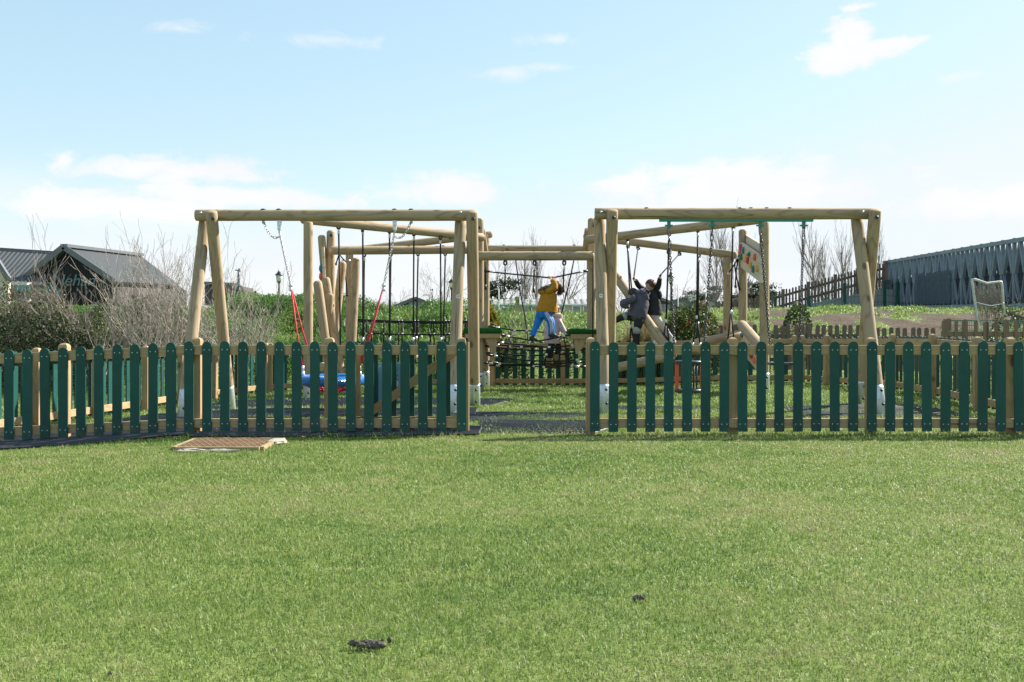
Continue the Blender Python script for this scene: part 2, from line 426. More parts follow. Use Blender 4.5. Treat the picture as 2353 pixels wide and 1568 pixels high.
M['lawnblade'] = leafmat('mown grass blade', [(0.0, (0.078, 0.152, 0.028)), (0.3, (0.148, 0.236, 0.044)), (0.55, (0.216, 0.286, 0.070)), (0.8, (0.28, 0.31, 0.11)), (1.0, (0.36, 0.31, 0.18))], 0.48, 0.40, spec=0.36)
M['weedblade'] = leafmat('long bank grass blade', [(0.0, (0.032, 0.092, 0.018)), (0.3, (0.075, 0.165, 0.026)), (0.6, (0.16, 0.25, 0.045)), (0.85, (0.26, 0.30, 0.085)), (1.0, (0.38, 0.33, 0.18))], 0.45, 0.45, spec=0.4)

MATS_Q = []   # quads of rubber matting, filled below: (corner points in order)
def inside_mat(x, y):
    r = np.zeros(len(x), bool)
    for q in MATS_Q:
        ins = np.ones(len(x), bool)
        for a in range(4):
            (ax, ay), (bx, by) = q[a], q[(a + 1) % 4]
            ins &= ((bx - ax) * (y - ay) - (by - ay) * (x - ax)) >= 0
        r |= ins
    return r
MATS_Q += [
    [(-7.2, 8.95), (-3.35, 10.42), (-3.0, 12.6), (-7.2, 12.6)],
    [(-3.3, 10.2), (-0.35, 10.45), (-0.35, 11.3), (-3.2, 12.5)],
    [(-5.3, 13.0), (-0.5, 13.2), (-0.5, 14.4), (-5.3, 14.5)],
    [(-5.0, 15.2), (-0.3, 15.2), (0.1, 16.8), (-5.0, 17.3)],
    [(-0.7, 12.4), (1.0, 12.9), (0.9, 13.5), (-0.7, 13.7)],
    [(-0.35, 10.75), (0.85, 10.7), (1.6, 12.3), (-0.4, 12.2)],
    [(1.1, 14.2), (3.0, 14.4), (3.0, 15.0), (1.1, 15.0)],
    [(3.9, 13.0), (6.0, 13.0), (6.0, 14.8), (3.9, 14.6)],
]
MAT_GRASS = [0.03, 0.16, 0.40, 0.46, 0.62, 0.76, 0.85, 0.8]

def lawn():
    def zone(x0, x1, y0, y1, dens, L, Wd, fan=True):
        area = (x1 - x0) * (y1 - y0); n = int(area * dens)
        x = nr.uniform(x0, x1, n); y = nr.uniform(y0, y1, n)
        if fan:
            k = np.abs(x) < y * 0.5143 + (2.0 if y1 < 11 else 1.0); x, y = x[k], y[k]
        keep = np.ones(len(x), bool)
        for q, gk in zip(MATS_Q, MAT_GRASS):
            MM = MATS_Q[:]; MATS_Q[:] = [q]; ins = inside_mat(x, y); MATS_Q[:] = MM
            gg = gk + (0.75 * smooth(-0.35, 0.35, x) if 0.6 < gk < 0.7 else 0) + 0 * x      # overgrown towards the middle
            patch = fbm(x * 1.6 + 3, y * 2.1, 3) > (0.60 - gg * 0.34)
            keep &= ~ins | ((nr.random(len(x)) < (0.15 + .8 * gg)) & (patch | (nr.random(len(x)) < gg * .45 - .05)))
        x, y = x[keep], y[keep]; n = len(x)
        return x, y, L * nr.uniform(0.55, 1.25, n), Wd * nr.uniform(0.7, 1.3, n)
    X, Y, LL, WW = [], [], [], []
    for z in [(-4.2, 4.2, 2.2, 4.0, 16000, 0.025, 0.0024), (-5.4, 5.4, 4.0, 6.5, 11000, 0.027, 0.0030), (-7.6, 7.6, 6.5, 10.7, 6500, 0.030, 0.0041), (-9, 9, 10.7, 14.5, 3000, 0.046, 0.0064), (-10, 10, 14.5, 22.4, 1250, 0.062, 0.0095)]:
        a = zone(*z)
        for s, q in zip((X, Y, LL, WW), a): s.append(q)
    # longer uncut fringe along the foot of the front fence and of the mats
    n = 9000; x = nr.uniform(-6.3, 6.4, n); y = 10.42 + nr.normal(0, 0.13, n)
    k = ((x < -0.5) | (x > 0.85)) & ~inside_mat(x, y - .05) & (nr.random(n) < .6) | ((nr.random(n) < 0.12) & (x > -3.2)); X.append(x[k]); Y.append(y[k]); LL.append(nr.uniform(.05, .11, k.sum())); WW.append(nr.uniform(.004, .007, k.sum()))
    x = np.concatenate(X); y = np.concatenate(Y); L = np.concatenate(LL); W = np.concatenate(WW); n = len(x)
    big = fbm(x * 0.55, y * 0.8, 4); mid = fbm(x * 3.1 + 8, y * 3.1, 3); fine = fbm(x * 9 + 2, y * 9, 2)
    tint = 0.50 + (big - 0.47) * 0.70 + (mid - 0.45) * 0.75 + (fine - 0.38) * 0.7 + nr.normal(0, 0.17, n) - 0.10 * (y > 10.7)
    tint = np.where(nr.random(n) < 0.05, nr.uniform(0.8, 1.0, n), tint)
    L = L * (0.72 + 0.75 * np.clip(mid + (0.5 - big), 0, 1))
    lean = np.abs(nr.normal(0.95, 0.40, n)).clip(0.05, 1.5)
    az = nr.random(n) * 2 * np.pi
    pos = np.stack([x, y, ground(x, y)], 1)
    o = blades('grass', pos, L, W, lean, tint, M['lawnblade'], 0.45, az)
    tag(o, 'short mown grass of the lawn in front of and inside the fence', 'grass', None, 'stuff')
lawn()

def bank_grass():
    n = 150000
    x = nr.uniform(-17, 19, n); y = 22.6 + 10.2 * nr.random(n) ** 0.8
    k = np.abs(x) < y * 0.5143 + 1.5; x, y = x[k], y[k]
    s = soil_mask(x, y); cl = fbm(x * 0.9, y * 0.9 + 30, 3)
    k = (nr.random(len(x)) > s * 0.93) & (nr.random(len(x)) < 0.35 + cl * 1.1); x, y, s, cl = x[k], y[k], s[k], cl[k]; n = len(x)
    lush = smooth(0.3, 0.62, fbm(x * 0.55 + 5, y * 0.55, 3)) * smooth(1.5, -1.5, x)
    L = (0.13 + 0.30 * nr.random(n) ** 1.3) * (0.7 + cl) * np.where(s > .3, 0.4, 1.0) * (0.75 + 0.25 * lush) * (1 - 0.55 * smooth(-1.5, 0.5, x))
    W = nr.uniform(0.010, 0.022, n) * (1 + 0.7 * lush) + (y - 22) * 0.0006
    tint = 0.48 - 0.30 * lush + (fbm(x * 1.9, y * 1.9, 3) - 0.45) * 1.0 + nr.normal(0, 0.14, n)
    tint = np.where(nr.random(n) < 0.06 + 0.1 * (x > 0), nr.uniform(.8, 1, n), tint)
    lean = np.abs(nr.normal(0.72, 0.4, n)).clip(0.05, 1.5)
    az = nr.normal(math.pi * 0.98, 1.3, n)
    o = blades('bank_grass', np.stack([x, y, ground(x, y)], 1), L, W, lean, tint, M['weedblade'], 1.25, az)
    tag(o, 'rank green grass and weeds growing over the bank', 'grass', None, 'stuff')
bank_grass()

def bank_weeds():
    n = 120000; x = nr.uniform(-15, 2.5, n); y = 22.8 + 9.6 * nr.random(n) ** .85; k = np.abs(x) < y * 0.5143 + 1.0; x, y = x[k], y[k]
    d = fbm(x * .75 + 50, y * .75, 4); k = nr.random(len(x)) < (smooth(.36, .56, d) + .12) * (1 - .93 * smooth(-2.6, -.9, x)); x, y, d = x[k], y[k], d[k]; n = len(x)
    h = (.10 + .42 * smooth(.38, .62, d)) * nr.random(n) ** .5; L = nr.uniform(.05, .13, n); a = nr.normal(math.pi, 1.6, n)
    z = ground(x, y) + h; tilt = nr.normal(.45, .5, n); hd = np.stack([np.cos(a), np.sin(a), np.zeros(n)], 1); sd = np.stack([-np.sin(a), np.cos(a), np.zeros(n)], 1)
    up = np.array([0, 0, 1.0]); f = hd * np.cos(tilt)[:, None] + up * np.sin(tilt)[:, None]; p = np.stack([x, y, z], 1); W = (L * .30)[:, None]; L = L[:, None]
    V = np.stack([p, p + f * L * .5 + sd * W * .7 + up * .01, p + f * L - up * L * .35, p + f * L * .5 - sd * W * .7 + up * .01], 1).reshape(-1, 3)
    me = bpy.data.meshes.new('bank_weeds'); me.vertices.add(n * 4); me.vertices.foreach_set('co', V.astype(np.float32).reshape(-1)); me.loops.add(n * 4); me.loops.foreach_set('vertex_index', np.arange(n * 4, dtype=np.int32))
    me.polygons.add(n); me.polygons.foreach_set('loop_start', np.arange(0, n * 4, 4, dtype=np.int32))
    t = .34 + (fbm(x * 1.4 + 9, y * 1.4, 3) - .45) * .9 + nr.normal(0, .13, n)
    at = me.attributes.new('tint', 'FLOAT', 'POINT'); at.data.foreach_set('value', np.repeat(np.clip(t, 0, .82), 4).astype(np.float32)); me.materials.append(M['weedblade']); me.update(calc_edges=True)
    o = bpy.data.objects.new('bank_weeds', me); col.objects.link(o); hang(o, Matrix()); tag(o, 'broad leaved weeds in lush mounds over the left half of the bank', 'weeds', None, 'stuff')
bank_weeds()

# ------------------------------------------------------------ rubber matting let into the lawn
def matting():
    mb = MB()
    for q, gk in zip(MATS_Q, MAT_GRASS):
        a, b, c, d = [Vector((p[0], p[1], 0)) for p in q]
        Lu = max((b - a).length, (c - d).length); Lv = max((d - a).length, (c - b).length)
        pitch = 0.09; nu = int(Lu / pitch); nv = int(Lv / pitch)
        def S(s, t_):
            p = a.lerp(b, s).lerp(d.lerp(c, s), t_)
            p.z = G(p.x, p.y) + 0.026 - 0.024 * min(1, gk + (.4 * float(smooth(-.35, .35, p.x)) if .6 < gk < .7 else 0)) + 0.009 * math.sin(p.x * 2.1 + p.y * 3.3); return p
        seg = 10
        for j in range(nv + 1):
            pts = [S(i / seg, j / nv) for i in range(seg + 1)]
            zz = 0.011 * (j % 2)
            mb.tube([p + Vector((0, 0, zz)) for p in pts], 0.0135, 4, 0, True, False)
        for i in range(nu + 1):
            pts = [S(i / nu, k / 4) for k in range(5)]
            mb.tube(pts, 0.0125, 4, 0, True, False)
    o = mb.build('rubber_matting', ['rubber'], None, (0, 0, 0))
    tag(o, 'black open-cell rubber safety matting laid in the grass under the play equipment', None, None, 'structure')
matting()
# ============================================================ fences
def picket_mesh(name, w, h, th, mats, zlow, screws=None, n=8, drop=1.0):
    """a round-topped paling; z = 0 is the ground, screws in its face"""
    mb = MB(); r = w / 2; prof = [(-r, zlow), (r, zlow)]
    for i in range(n + 1):
        a = math.pi * i / n; prof.append((r * math.cos(a), zlow + h - r * drop + r * drop * math.sin(a)))
    k = len(prof); c = 0.003 if screws else 0.0
    vs = [(x, -th / 2, z) for x, z in prof] + [(x, th / 2, z) for x, z in prof]
    fs = [tuple(range(k)), tuple(range(2 * k - 1, k - 1, -1))] + [(i + k, (i + 1) % k + k, (i + 1) % k, i) for i in range(k)]
    mb.add(vs, fs, 0)
    for z in (screws or []):
        for x in (-0.027, 0.027):
            mb.lathe([(0.0062, 0), (0.0062, 0.002), (0.003, 0.003)], 8, 1, (x, -th / 2, z), Matrix.Rotation(R(90), 3, 'X'))
    me = mb.mesh(name, mats)
    return me
PK = picket_mesh('picket', 0.1, 0.95, 0.02, ['green', 'screw'], 0.045, [0.905, 0.125], 8, 0.92)
PKB = picket_mesh('picket', 0.1, 0.95, 0.02, ['green'], 0.045, None, 8, 0.92)
def post_mesh(h=1.04, w=0.095):
    mb = MB(); r = w / 2; rings = [(r, -0.25), (r, h - 0.035), (r * 0.86, h - 0.018), (r * 0.55, h - 0.005), (r * 0.18, h)]
    vs = [(a * q, b * q, z) for q, z in rings for a, b in ((-1, -1), (1, -1), (1, 1), (-1, 1))]
    fs = []
    for i in range(len(rings) - 1):
        for j in range(4): fs.append((i * 4 + j, i * 4 + (j + 1) % 4, i * 4 + 4 + (j + 1) % 4, i * 4 + 4 + j))
    k = (len(rings) - 1) * 4; fs.append((k, k + 1, k + 2, k + 3))
    mb.add(vs, fs, 0)
    return mb.mesh('post', ['post'])
PO = post_mesh()
def rail_part(a, b, w, h, parent, mname='rail', name='rail'):
    a, b = Vector(a), Vector(b); d = b - a; L = d.length; d.normalize(); side = Vector((0, 0, 1)).cross(d).normalized(); up = d.cross(side)
    mb = MB(); c = 0.004
    y, z = w / 2, h / 2
    pr = [(-y + c, -z), (y - c, -z), (y, -z + c), (y, z - c), (y - c, z), (-y + c, z), (-y, z - c), (-y, -z + c)]
    vs = [(-L / 2, q[0], q[1]) for q in pr] + [(L / 2, q[0], q[1]) for q in pr]
    mb.add(vs, [tuple(range(7, -1, -1)), tuple(range(8, 16))] + [(i, (i + 1) % 8, (i + 1) % 8 + 8, i + 8) for i in range(8)])
    me = mb.mesh(name, [mname])
    rot = Matrix((d, side, up)).transposed().to_4x4()
    return inst(name, me, Matrix.Translation((a + b) / 2) @ rot, parent)

def fence(label, posts, out, pickets=None, spacing=0.1895, screws=True, zfun=None, group='green picket fences round the play area', skip_posts=(), posth=None, rails=True):
    """posts: [(x, y)] along the run; out: +1 / -1 side of the run the pickets hang on"""
    zf = zfun or G
    x0, y0 = posts[0]; root = thing('picket_fence', (x0, y0, zf(x0, y0)), label, 'fence', group)
    pts = [Vector((x, y, 0)) for x, y in posts]
    for k in range(len(pts) - 1):
        a, b = pts[k], pts[k + 1]; d = (b - a).normalized(); n = Vector((d.y, -d.x, 0)) * out
        za, zb = zf(a.x, a.y), zf(b.x, b.y); off = n * 0.072
        for zc, hh in ((0.905, 0.104), (0.131, 0.100)):
            rail_part(a + off + Vector((0, 0, za + zc)), b + off + Vector((0, 0, zb + zc)) - d * 0.003, 0.045, hh, root)
    for k, p in enumerate(pts):
        if k in skip_posts: continue
        d = (pts[min(k + 1, len(pts) - 1)] - pts[max(k - 1, 0)]).normalized()
        inst('post', PO, Matrix.Translation((p.x, p.y, zf(p.x, p.y))) @ Matrix.Rotation(math.atan2(d.y, d.x), 4, 'Z'), root)
    # pickets
    cum = [0.0]
    for k in range(len(pts) - 1): cum.append(cum[-1] + (pts[k + 1] - pts[k]).length)
    def at(s):
        k = 0
        while k < len(pts) - 2 and s > cum[k + 1]: k += 1
        a, b = pts[k], pts[k + 1]; d = (b - a).normalized(); return a + d * (s - cum[k]), d
    if pickets is None:
        n = int((cum[-1] - 0.12) / spacing); pickets = [0.10 + i * spacing for i in range(n + 1)]
    for s in pickets:
        p, d = at(s); n = Vector((d.y, -d.x, 0)) * out; q = p + n * (0.072 + 0.0225 + 0.0103)
        ang = math.atan2(n.y, n.x) + math.pi / 2
        W = Matrix.Translation((q.x, q.y, zf(p.x, p.y) + rnd.gauss(0, .0028))) @ Matrix.Rotation(ang + rnd.gauss(0, .012), 4, 'Z') @ Matrix.Rotation(rnd.gauss(0, .0032), 4, 'Y')
        inst('picket', PK if screws else PKB, W, root)
    return root

YF = 10.61
def ux(u, Y): return (u - 1176.5) * Y / FPX
zl = lambda x, y: -0.046 * max(-3.4 - x, 0)
# front, left of the opening
pl = [1061, 1014] + [971.5 - 41.35 * k for k in range(28)]
pxs = sorted(ux(u, 10.5) for u in pl); x0 = -6.02
pxs = [x for x in pxs if x > x0 + .02]
fl = fence('green picket fence left of the opening, with the open gate behind it', [(x0, YF), (ux(148, YF), YF), (ux(453, YF), YF), (ux(757, YF), YF), (ux(1060, YF), YF)], 1, [x - x0 for x in pxs], zfun=zl)
mb = MB(); mb.box((ux(1075, 10.6), 10.58, 0.49), (0.026, 0.10, 1.0)); mb.build('end_board', ['post'], fl)
# front, right of the opening
pr = [1367 + 42.43 * k for k in range(29)]
xr = 6.05; q0 = ux(1357, YF); pxr = [ux(u, 10.5) for u in pr if ux(u, 10.5) < xr]
fr = fence('green picket fence right of the opening, running out of the photo', [(q0, YF), (ux(1683, YF), YF), (ux(2000, YF), YF), (ux(2320, YF), YF), (xr, YF)], 1, [x - q0 for x in pxr], zfun=lambda x, y: 0.0)
mb = MB(); mb.box((ux(1353.2, 10.6), 10.57, 0.49), (0.026, 0.11, 1.0)); mb.build('end_board', ['post'], fr)
# sides and back
fence('left side run of green picket fence, lit on its inner face', [(-6.12, 10.75), (-6.06, 12.7), (-5.94, 14.25), (-5.81, 15.8), (-5.75, 17.3), (-5.56, 18.6), (-5.32, 19.5), (-5.05, 20.45)], -1, None, 0.19, False)
fence('back left run of green picket fence below the bare bushes', [(-4.98, 20.5), (-3.6, 20.75), (-2.1, 21.05), (ux(1129, 21.3), 21.3)], -1, None, 0.188, False)
fence('back middle run of green picket fence behind the rope bridge', [(ux(1131, 21.45) + .02, 21.5), (1.1, 21.55), (2.6, 21.5), (4.2, 21.45), (6.05, 21.35)], -1, None, 0.188, False)
fence('right side run of green picket fence in shade on its inner face', [(6.2, 21.3), (6.38, 20.2), (6.72, 19.0), (6.80, 17.8), (6.71, 15.9), (6.54, 14.0), (6.36, 12.3), (6.2, 10.75)], -1, None, 0.19, False)

# the open gate folded back behind the left front fence
gt = thing('picket_gate', (ux(816, 10.85), 10.85, G(-1.6, 10.85)), 'open green picket gate with a diagonal brace, folded behind the fence', 'gate')
gx0, gx1 = ux(818, 10.8), ux(1068, 10.8)
for zc in (0.905, 0.131): rail_part((gx0, 10.79, zc), (gx1, 10.79, zc), 0.045, 0.098, gt)
mb = MB(); mb.box((ux(821, 10.72), 10.745, 0.518), (0.058, 0.045, 0.655)); mb.build('stile', ['post'], gt)
rail_part((ux(833, 10.74), 10.742, 0.17), (ux(1046, 10.74), 10.742, 0.885), 0.042, 0.092, gt, 'rail', 'brace')
for u in (814.5, 858.5, 900.5, 942, 983, 1024.5, 1065):
    inst('picket', PKB, Matrix.Translation((ux(u, 10.84), 10.835, 0)) @ Matrix.Rotation(math.pi, 4, 'Z'), gt)

# notice tied to the gate
def text_mesh(mb_name, s, size, mat_, W, parent, ext=0.001, shear=0.0):
    cu = bpy.data.curves.new(mb_name, 'FONT'); cu.body = s; cu.size = size; cu.extrude = ext; cu.shear = shear; cu.align_x = 'CENTER'; cu.align_y = 'CENTER'
    tmp = bpy.data.objects.new('tmp', cu); col.objects.link(tmp)
    dg = bpy.context.evaluated_depsgraph_get(); me = bpy.data.meshes.new_from_object(tmp.evaluated_get(dg))
    bpy.data.objects.remove(tmp); bpy.data.curves.remove(cu); me.materials.clear(); me.materials.append(M[mat_])
    return inst(mb_name, me, W, parent)
M['signblue'] = plain('pale blue printed sheet', (0.19, 0.43, 0.68), 0.3, 0, 0.5, 0.04)
M['white'] = plain('white paint', (0.78, 0.79, 0.80), 0.4, 0, 0.5, 0.04)
M['ink'] = plain('dark ink', (0.03, 0.03, 0.05), 0.6, 0, 0.3, 0.02)
M['pinkink'] = plain('pink lettering', (0.72, 0.45, 0.52), 0.6, 0, 0.3, 0.02)
RX = Matrix.Rotation(R(90), 4, 'X')
ys = 10.895; sx0, sx1 = ux(866, ys), ux(931, ys); szt = 1 - (833 - 784) * ys / FPX; szb = 1 - (927 - 784) * ys / FPX
mb = MB(); N = 12
vs = []; 
for i in range(N + 1):
    s = i / N; xx = sx0 + (sx1 - sx0) * s; yy = ys - 0.004 + 0.012 * math.sin(s * 5)
    vs += [(xx, yy, szb), (xx, yy, szt - .012), (xx, yy, szt), (xx, yy + .003, szb), (xx, yy + .003, szt)]
fs = []; mi = []
for i in range(N):
    a = i * 5; b = a + 5
    mb_f = [((a, b, b + 1, a + 1), 0), ((a + 1, b + 1, b + 2, a + 2), 1), ((a + 3, a + 4, b + 4, b + 3), 1), ((a + 2, b + 2, b + 4, a + 4), 1)]
    for f, m_ in mb_f: fs.append(f); mi.append(m_)
mb.add(vs, fs); mb.m = mi
sg = mb.build('notice', ['signblue', 'white']); tag(sg, 'pale blue printed notice tied behind the open gate', 'sign')
def sgn(u, v): return Vector((ux(u, ys), ys - 0.019, 1 - (v - 784) * ys / FPX))
text_mesh('lettering', 'A', 0.042, 'white', Matrix.Translation(sgn(872.6, 843)) @ RX, sg)
text_mesh('lettering', 'E', 0.042, 'pinkink', Matrix.Translation(sgn(905, 843)) @ RX, sg)
mb = MB()
for v in (855, 859, 868): mb.box(sgn(905, v), (0.10, 0.002, 0.006))
mb.lathe([(0.05, 0), (0.05, 0.002)], 20, 0, sgn(906, 882) + Vector((0, .001, 0)), Matrix.Rotation(R(90), 3, 'X'), False)
mb.box(sgn(906, 918), (0.2, 0.002, 0.03)); mb.build('printed_panel', ['white'], sg)
text_mesh('lettering', '2', 0.055, 'ink', Matrix.Translation(sgn(905.5, 881) + Vector((0, -.003, 0))) @ RX, sg)

# ============================================================ log helper and the two swing frames
def log_mesh(L, r, dome0=0.0, dome1=0.03, n=22, name='log'):
    mb = MB(); prof = []
    def dome(d, z0, sgn_):
        if d <= 0: return [(r * 0.93, z0), (r, z0 + sgn_ * 0.012)]
        out = []
        for i in range(5):
            a = math.pi / 2 * i / 5 + 0.12
            out.append((r * min(1, math.sin(a) ** 0.8), z0 + sgn_ * d * (1 - math.cos(a))))
        return out
    prof += dome(dome0, 0.0, 1)
    m = max(4, int(L / 0.12))
    z0 = prof[-1][1]; z1 = L - (dome1 if dome1 > 0 else 0.012)
    ph = rnd.uniform(0, 9)
    for i in range(1, m):
        z = z0 + (z1 - z0) * i / m
        prof.append((r * (1 + 0.012 * math.sin(z * 2.2 + ph) + 0.008 * math.sin(z * 7.1 + ph * 2)), z))
    prof += list(reversed(dome(dome1, L, -1)))
    mb.lathe(prof, n, 0)
    return mb.mesh(name, ['log'])
def log(name, p0, p1, r, parent, dome0=0.0, dome1=0.0):
    p0, p1 = Vector(p0), Vector(p1); d = p1 - p0; L = d.length
    W = Matrix.Translation(p0) @ d.to_track_quat('Z', 'Y').to_matrix().to_4x4()
    return inst(name, log_mesh(L, r, dome0, dome1, 22, name), W, parent)
def shoe(o, r, L=0.42, bolts=2, face=-1):
    """steel foot sleeve with bolts, a sub-part of a log (o local z runs up the log)"""
    mb = MB(); mb.lathe([(r * 1.03, -0.15), (r * 1.03, L - .03), (r * 1.02, L), (r * .9, L)], 20)
    W = WM[o.name]; Q = W.to_3x3()
    for k in range(bolts):
        z = L * (0.82 - 0.46 * k)
        for wd in (Vector((0.30, -1, 0)),):
            dl = (Q.inverted() @ wd); dl.z = 0; dl.normalize()
            mb.blob(Vector((0, 0, z)) + dl * r * 1.05, (0.02, 0.02, 0.02), 10, 1)
    s = mb.build('steel_foot', ['steel', 'bolt'], o, None, W)
    return s
def cap(c, r, n_, parent, m='bolt', name='bolt_cap'):
    mb = MB(); rot = Vector(n_).to_track_quat('Z', 'Y').to_matrix()
    mb.lathe([(r, -0.004), (r, 0.006), (r * .7, 0.010)], 14, 0, (0, 0, 0), rot)
    return mb.build(name, [m], parent, None, Matrix.Translation(Vector(c)))

def sticker(c, r, parent_label):
    pass
YB = 14.1
def swing_frame(label, beam, legs):
    root = thing('swing_frame', ((beam[0] + beam[2]) / 2, YB, G((beam[0] + beam[2]) / 2, YB)), label, 'swing frame', 'log swing frames')
    b = log('beam', (beam[0], YB, beam[1]), (beam[2], YB, beam[3]), 0.081, root, 0.0, 0.0)
    for (p0, p1, r) in legs:
        l = log('leg', (p0[0], p0[1], G(p0[0], p0[1]) - 0.02), p1, r, root, 0.0, 0.03)
        shoe(l, r, 0.42)
    return root
zB = lambda v: 1 - (v - 784) * YB / FPX
s1 = swing_frame('log swing frame at the left, holding the blue basket swing', (ux(450, YB), zB(495), ux(1091, YB), zB(495)), [
    ((-4.22, 14.92), (ux(485, 13.93), 13.93, 1 + (784 - 484) * 13.93 / FPX), 0.082), ((-4.44, 13.42), (-4.395, 14.26, 2.76), 0.082),
    ((-0.565, 15.1), (ux(1084.5, 13.93), 13.93, 1 + (784 - 484) * 13.93 / FPX), 0.082), ((-0.80, 13.5), (-0.735, 14.26, 2.76), 0.082)])
s2 = swing_frame('log swing frame at the right, with the green hanger bar', (ux(1367, YB), zB(491.5), ux(2018, YB), zB(491.5)), [
    ((1.45, 14.95), (ux(1407, 13.93), 13.93, 1 + (784 - 481) * 13.93 / FPX), 0.082), ((1.275, 13.7), (1.25, 14.26, 2.78), 0.082),
    ((5.20, 14.92), (ux(2011.5, 13.93), 13.93, 1 + (784 - 481) * 13.93 / FPX), 0.084), ((4.92, 13.3), (4.935, 14.26, 2.78), 0.084)])
for s_, u_, v_ in ((s1, 489, 503), (s1, 1087, 503), (s2, 1410, 500.5), (s2, 2015, 500)): cap(P(u_, v_, 13.845), 0.026, (0, -1, .1), s_)
for s_, u_, v_ in ((s1, 461, 489), (s1, 1058, 488), (s2, 1381, 487), (s2, 1983, 487)): cap(P(u_, v_, 14.02), 0.017, (0, -1, .15), s_, 'steel', 'bolt')
for s_, us_ in ((s1, (605, 641, 907, 945)), (s2, (1486, 1700, 1726, 1762, 1815))):
    for u_ in us_: cap((ux(u_, YB), YB, zB(482 if s_ is s1 else 479) + .002), 0.035, (0, 0, 1), s_)
# green hanger bar with its four lugs
mb = MB(); zg = zB(506.5); mb.box(((ux(1515, YB) + ux(1868, YB)) / 2, YB, zg), (ux(1868, YB) - ux(1515, YB), 0.06, 0.038))
mb.build('hanger_bar', ['greensteel'], s2)
for u_ in (1537, 1637, 1747, 1847):
    mb = MB(); mb.box((ux(u_, YB), YB, zg - 0.07), (0.05, 0.012, 0.10)); mb.box((ux(u_, YB), YB, zg - 0.075), (0.11, 0.03, 0.022)); mb.build('hanger_lug', ['greensteel'], s2)

def sticker(u, v, Y, label):
    mb = MB(); c = P(u, v, Y); rot = Matrix.Rotation(R(90), 3, 'X')
    mb.lathe([(0.030, 0), (0.030, 0.003)], 20, 0, c, rot, False)
    mb.lathe([(0.033, -0.0005), (0.033, 0.0018)], 20, 1, c, rot, False)
    d = Vector((0, -0.0035, 0))
    mb.box(c + d + Vector((-.002, 0, .0135)), (0.009, 0.001, 0.012), 1); mb.box(c + d + Vector((0, 0, .003)), (0.05, 0.001, 0.006), 1)
    mb.box(c + d + Vector((0, 0, -.009)), (0.036, 0.001, 0.003), 2); mb.box(c + d + Vector((0, 0, -.016)), (0.022, 0.001, 0.003), 2)
    o = mb.build('round_sticker', ['white', 'ink', 'signblue']); tag(o, label, 'sticker', 'round maker stickers')
sticker(1053, 681.5, 13.60, 'round white sticker with dark emblem on the left swing frame leg')
sticker(1381, 680, 13.72, 'round white sticker with dark emblem on the right swing frame leg')

# ------------------------------------------------------------ chains, ropes, seats
def chain_to(mb, pts, link=0.046, wid=0.030, wire=0.0052, mi=0):
    pts = [Vector(p) for p in pts]; cum = [0]
    for a, b in zip(pts, pts[1:]): cum.append(cum[-1] + (b - a).length)
    n = max(1, int(cum[-1] / (link * 0.80)))
    def at(s):
        k = 0
        while k < len(pts) - 2 and s > cum[k + 1]: k += 1
        d = (pts[k + 1] - pts[k]).normalized(); return pts[k] + d * (s - cum[k]), d
    for i in range(n):
        p, d = at((i + .5) * cum[-1] / n)
        q = d.to_track_quat('Z', 'Y').to_matrix() @ Matrix.Rotation(R(90 * (i % 2) + 35), 3, 'Z')
        ring = []
        for k in range(10):
            a = 2 * math.pi * k / 10
            ring.append(p + q @ Vector((math.cos(a) * wid / 2, 0, math.sin(a) * link / 2 + (link * .12 if math.sin(a) > .1 else -link * .12 if math.sin(a) < -.1 else 0))))
        mb.tube(ring, wire, 5, mi, False, True, True)
def thimble(mb, p, mi=1, s=1.0, d=Vector((0, 0, -1))):
    """eye at the head of a rope: black teardrop with a bright ring"""
    p = Vector(p); d = Vector(d).normalized(); side = d.cross(Vector((0, 1, 0))).normalized()
    ring = [p + d * (0.042 * s) + side * (math.cos(a) * 0.024 * s) - d * (math.sin(a) * 0.040 * s) for a in [2 * math.pi * k / 12 for k in range(12)]]
    mb.tube(ring, 0.017 * s, 6, 0, False, True, True)
    mb.tube([p - d * .03 * s, p + d * .03 * s], 0.008 * s, 6, mi)

def swing_chainset(root, tops, bots):
    for a, b in zip(tops, bots):
        mb = MB(); a, b = Vector(a), Vector(b); d = (b - a).normalized()
        chain_to(mb, [a, a + d * .26], 0.105, 0.044, 0.0075); chain_to(mb, [a + d * .24, b], 0.047, 0.033, 0.0064)
        mb.build('chain', ['chain'], root)
zlug = zg - 0.12
# flat seat swing
fs_ = thing('flat_seat_swing', (ux(1803, YB), YB, 0.68), 'flat black rubber swing seat on two chains, right of the orange cradle', 'swing')
swing_chainset(fs_, [(ux(1747, YB), YB, zlug), (ux(1847, YB), YB, zlug)], [P(1771, 814, 13.95), P(1836, 816, 13.95)])
mb = MB(); sx = [P(1766, 834, 13.95).x, P(1842, 834, 13.95).x]
prof = [(-.01, .0), (.0, -.018), (.06, -.03), (.5, -.034), (.94, -.03), (1.0, -.018), (1.01, 0), (.97, .012), (.5, .008), (.03, .012)]
vs = []; 
for yy in (-0.09, -0.075, 0.075, 0.09):
    k = 0.7 if abs(yy) > .08 else 1.0
    for (a, z) in prof: vs.append((sx[0] + (sx[1] - sx[0]) * a, 13.95 + yy, .69 + z * k))
n = len(prof); fs = [tuple(range(n)), tuple(range(4 * n - 1, 3 * n - 1, -1))]
for j in range(3):
    for i in range(n): fs.append((j * n + i, (j + 1) * n + i, (j + 1) * n + (i + 1) % n, j * n + (i + 1) % n))
mb.add(vs, fs, 0, False); mb.build('seat', ['rubber'], fs_)
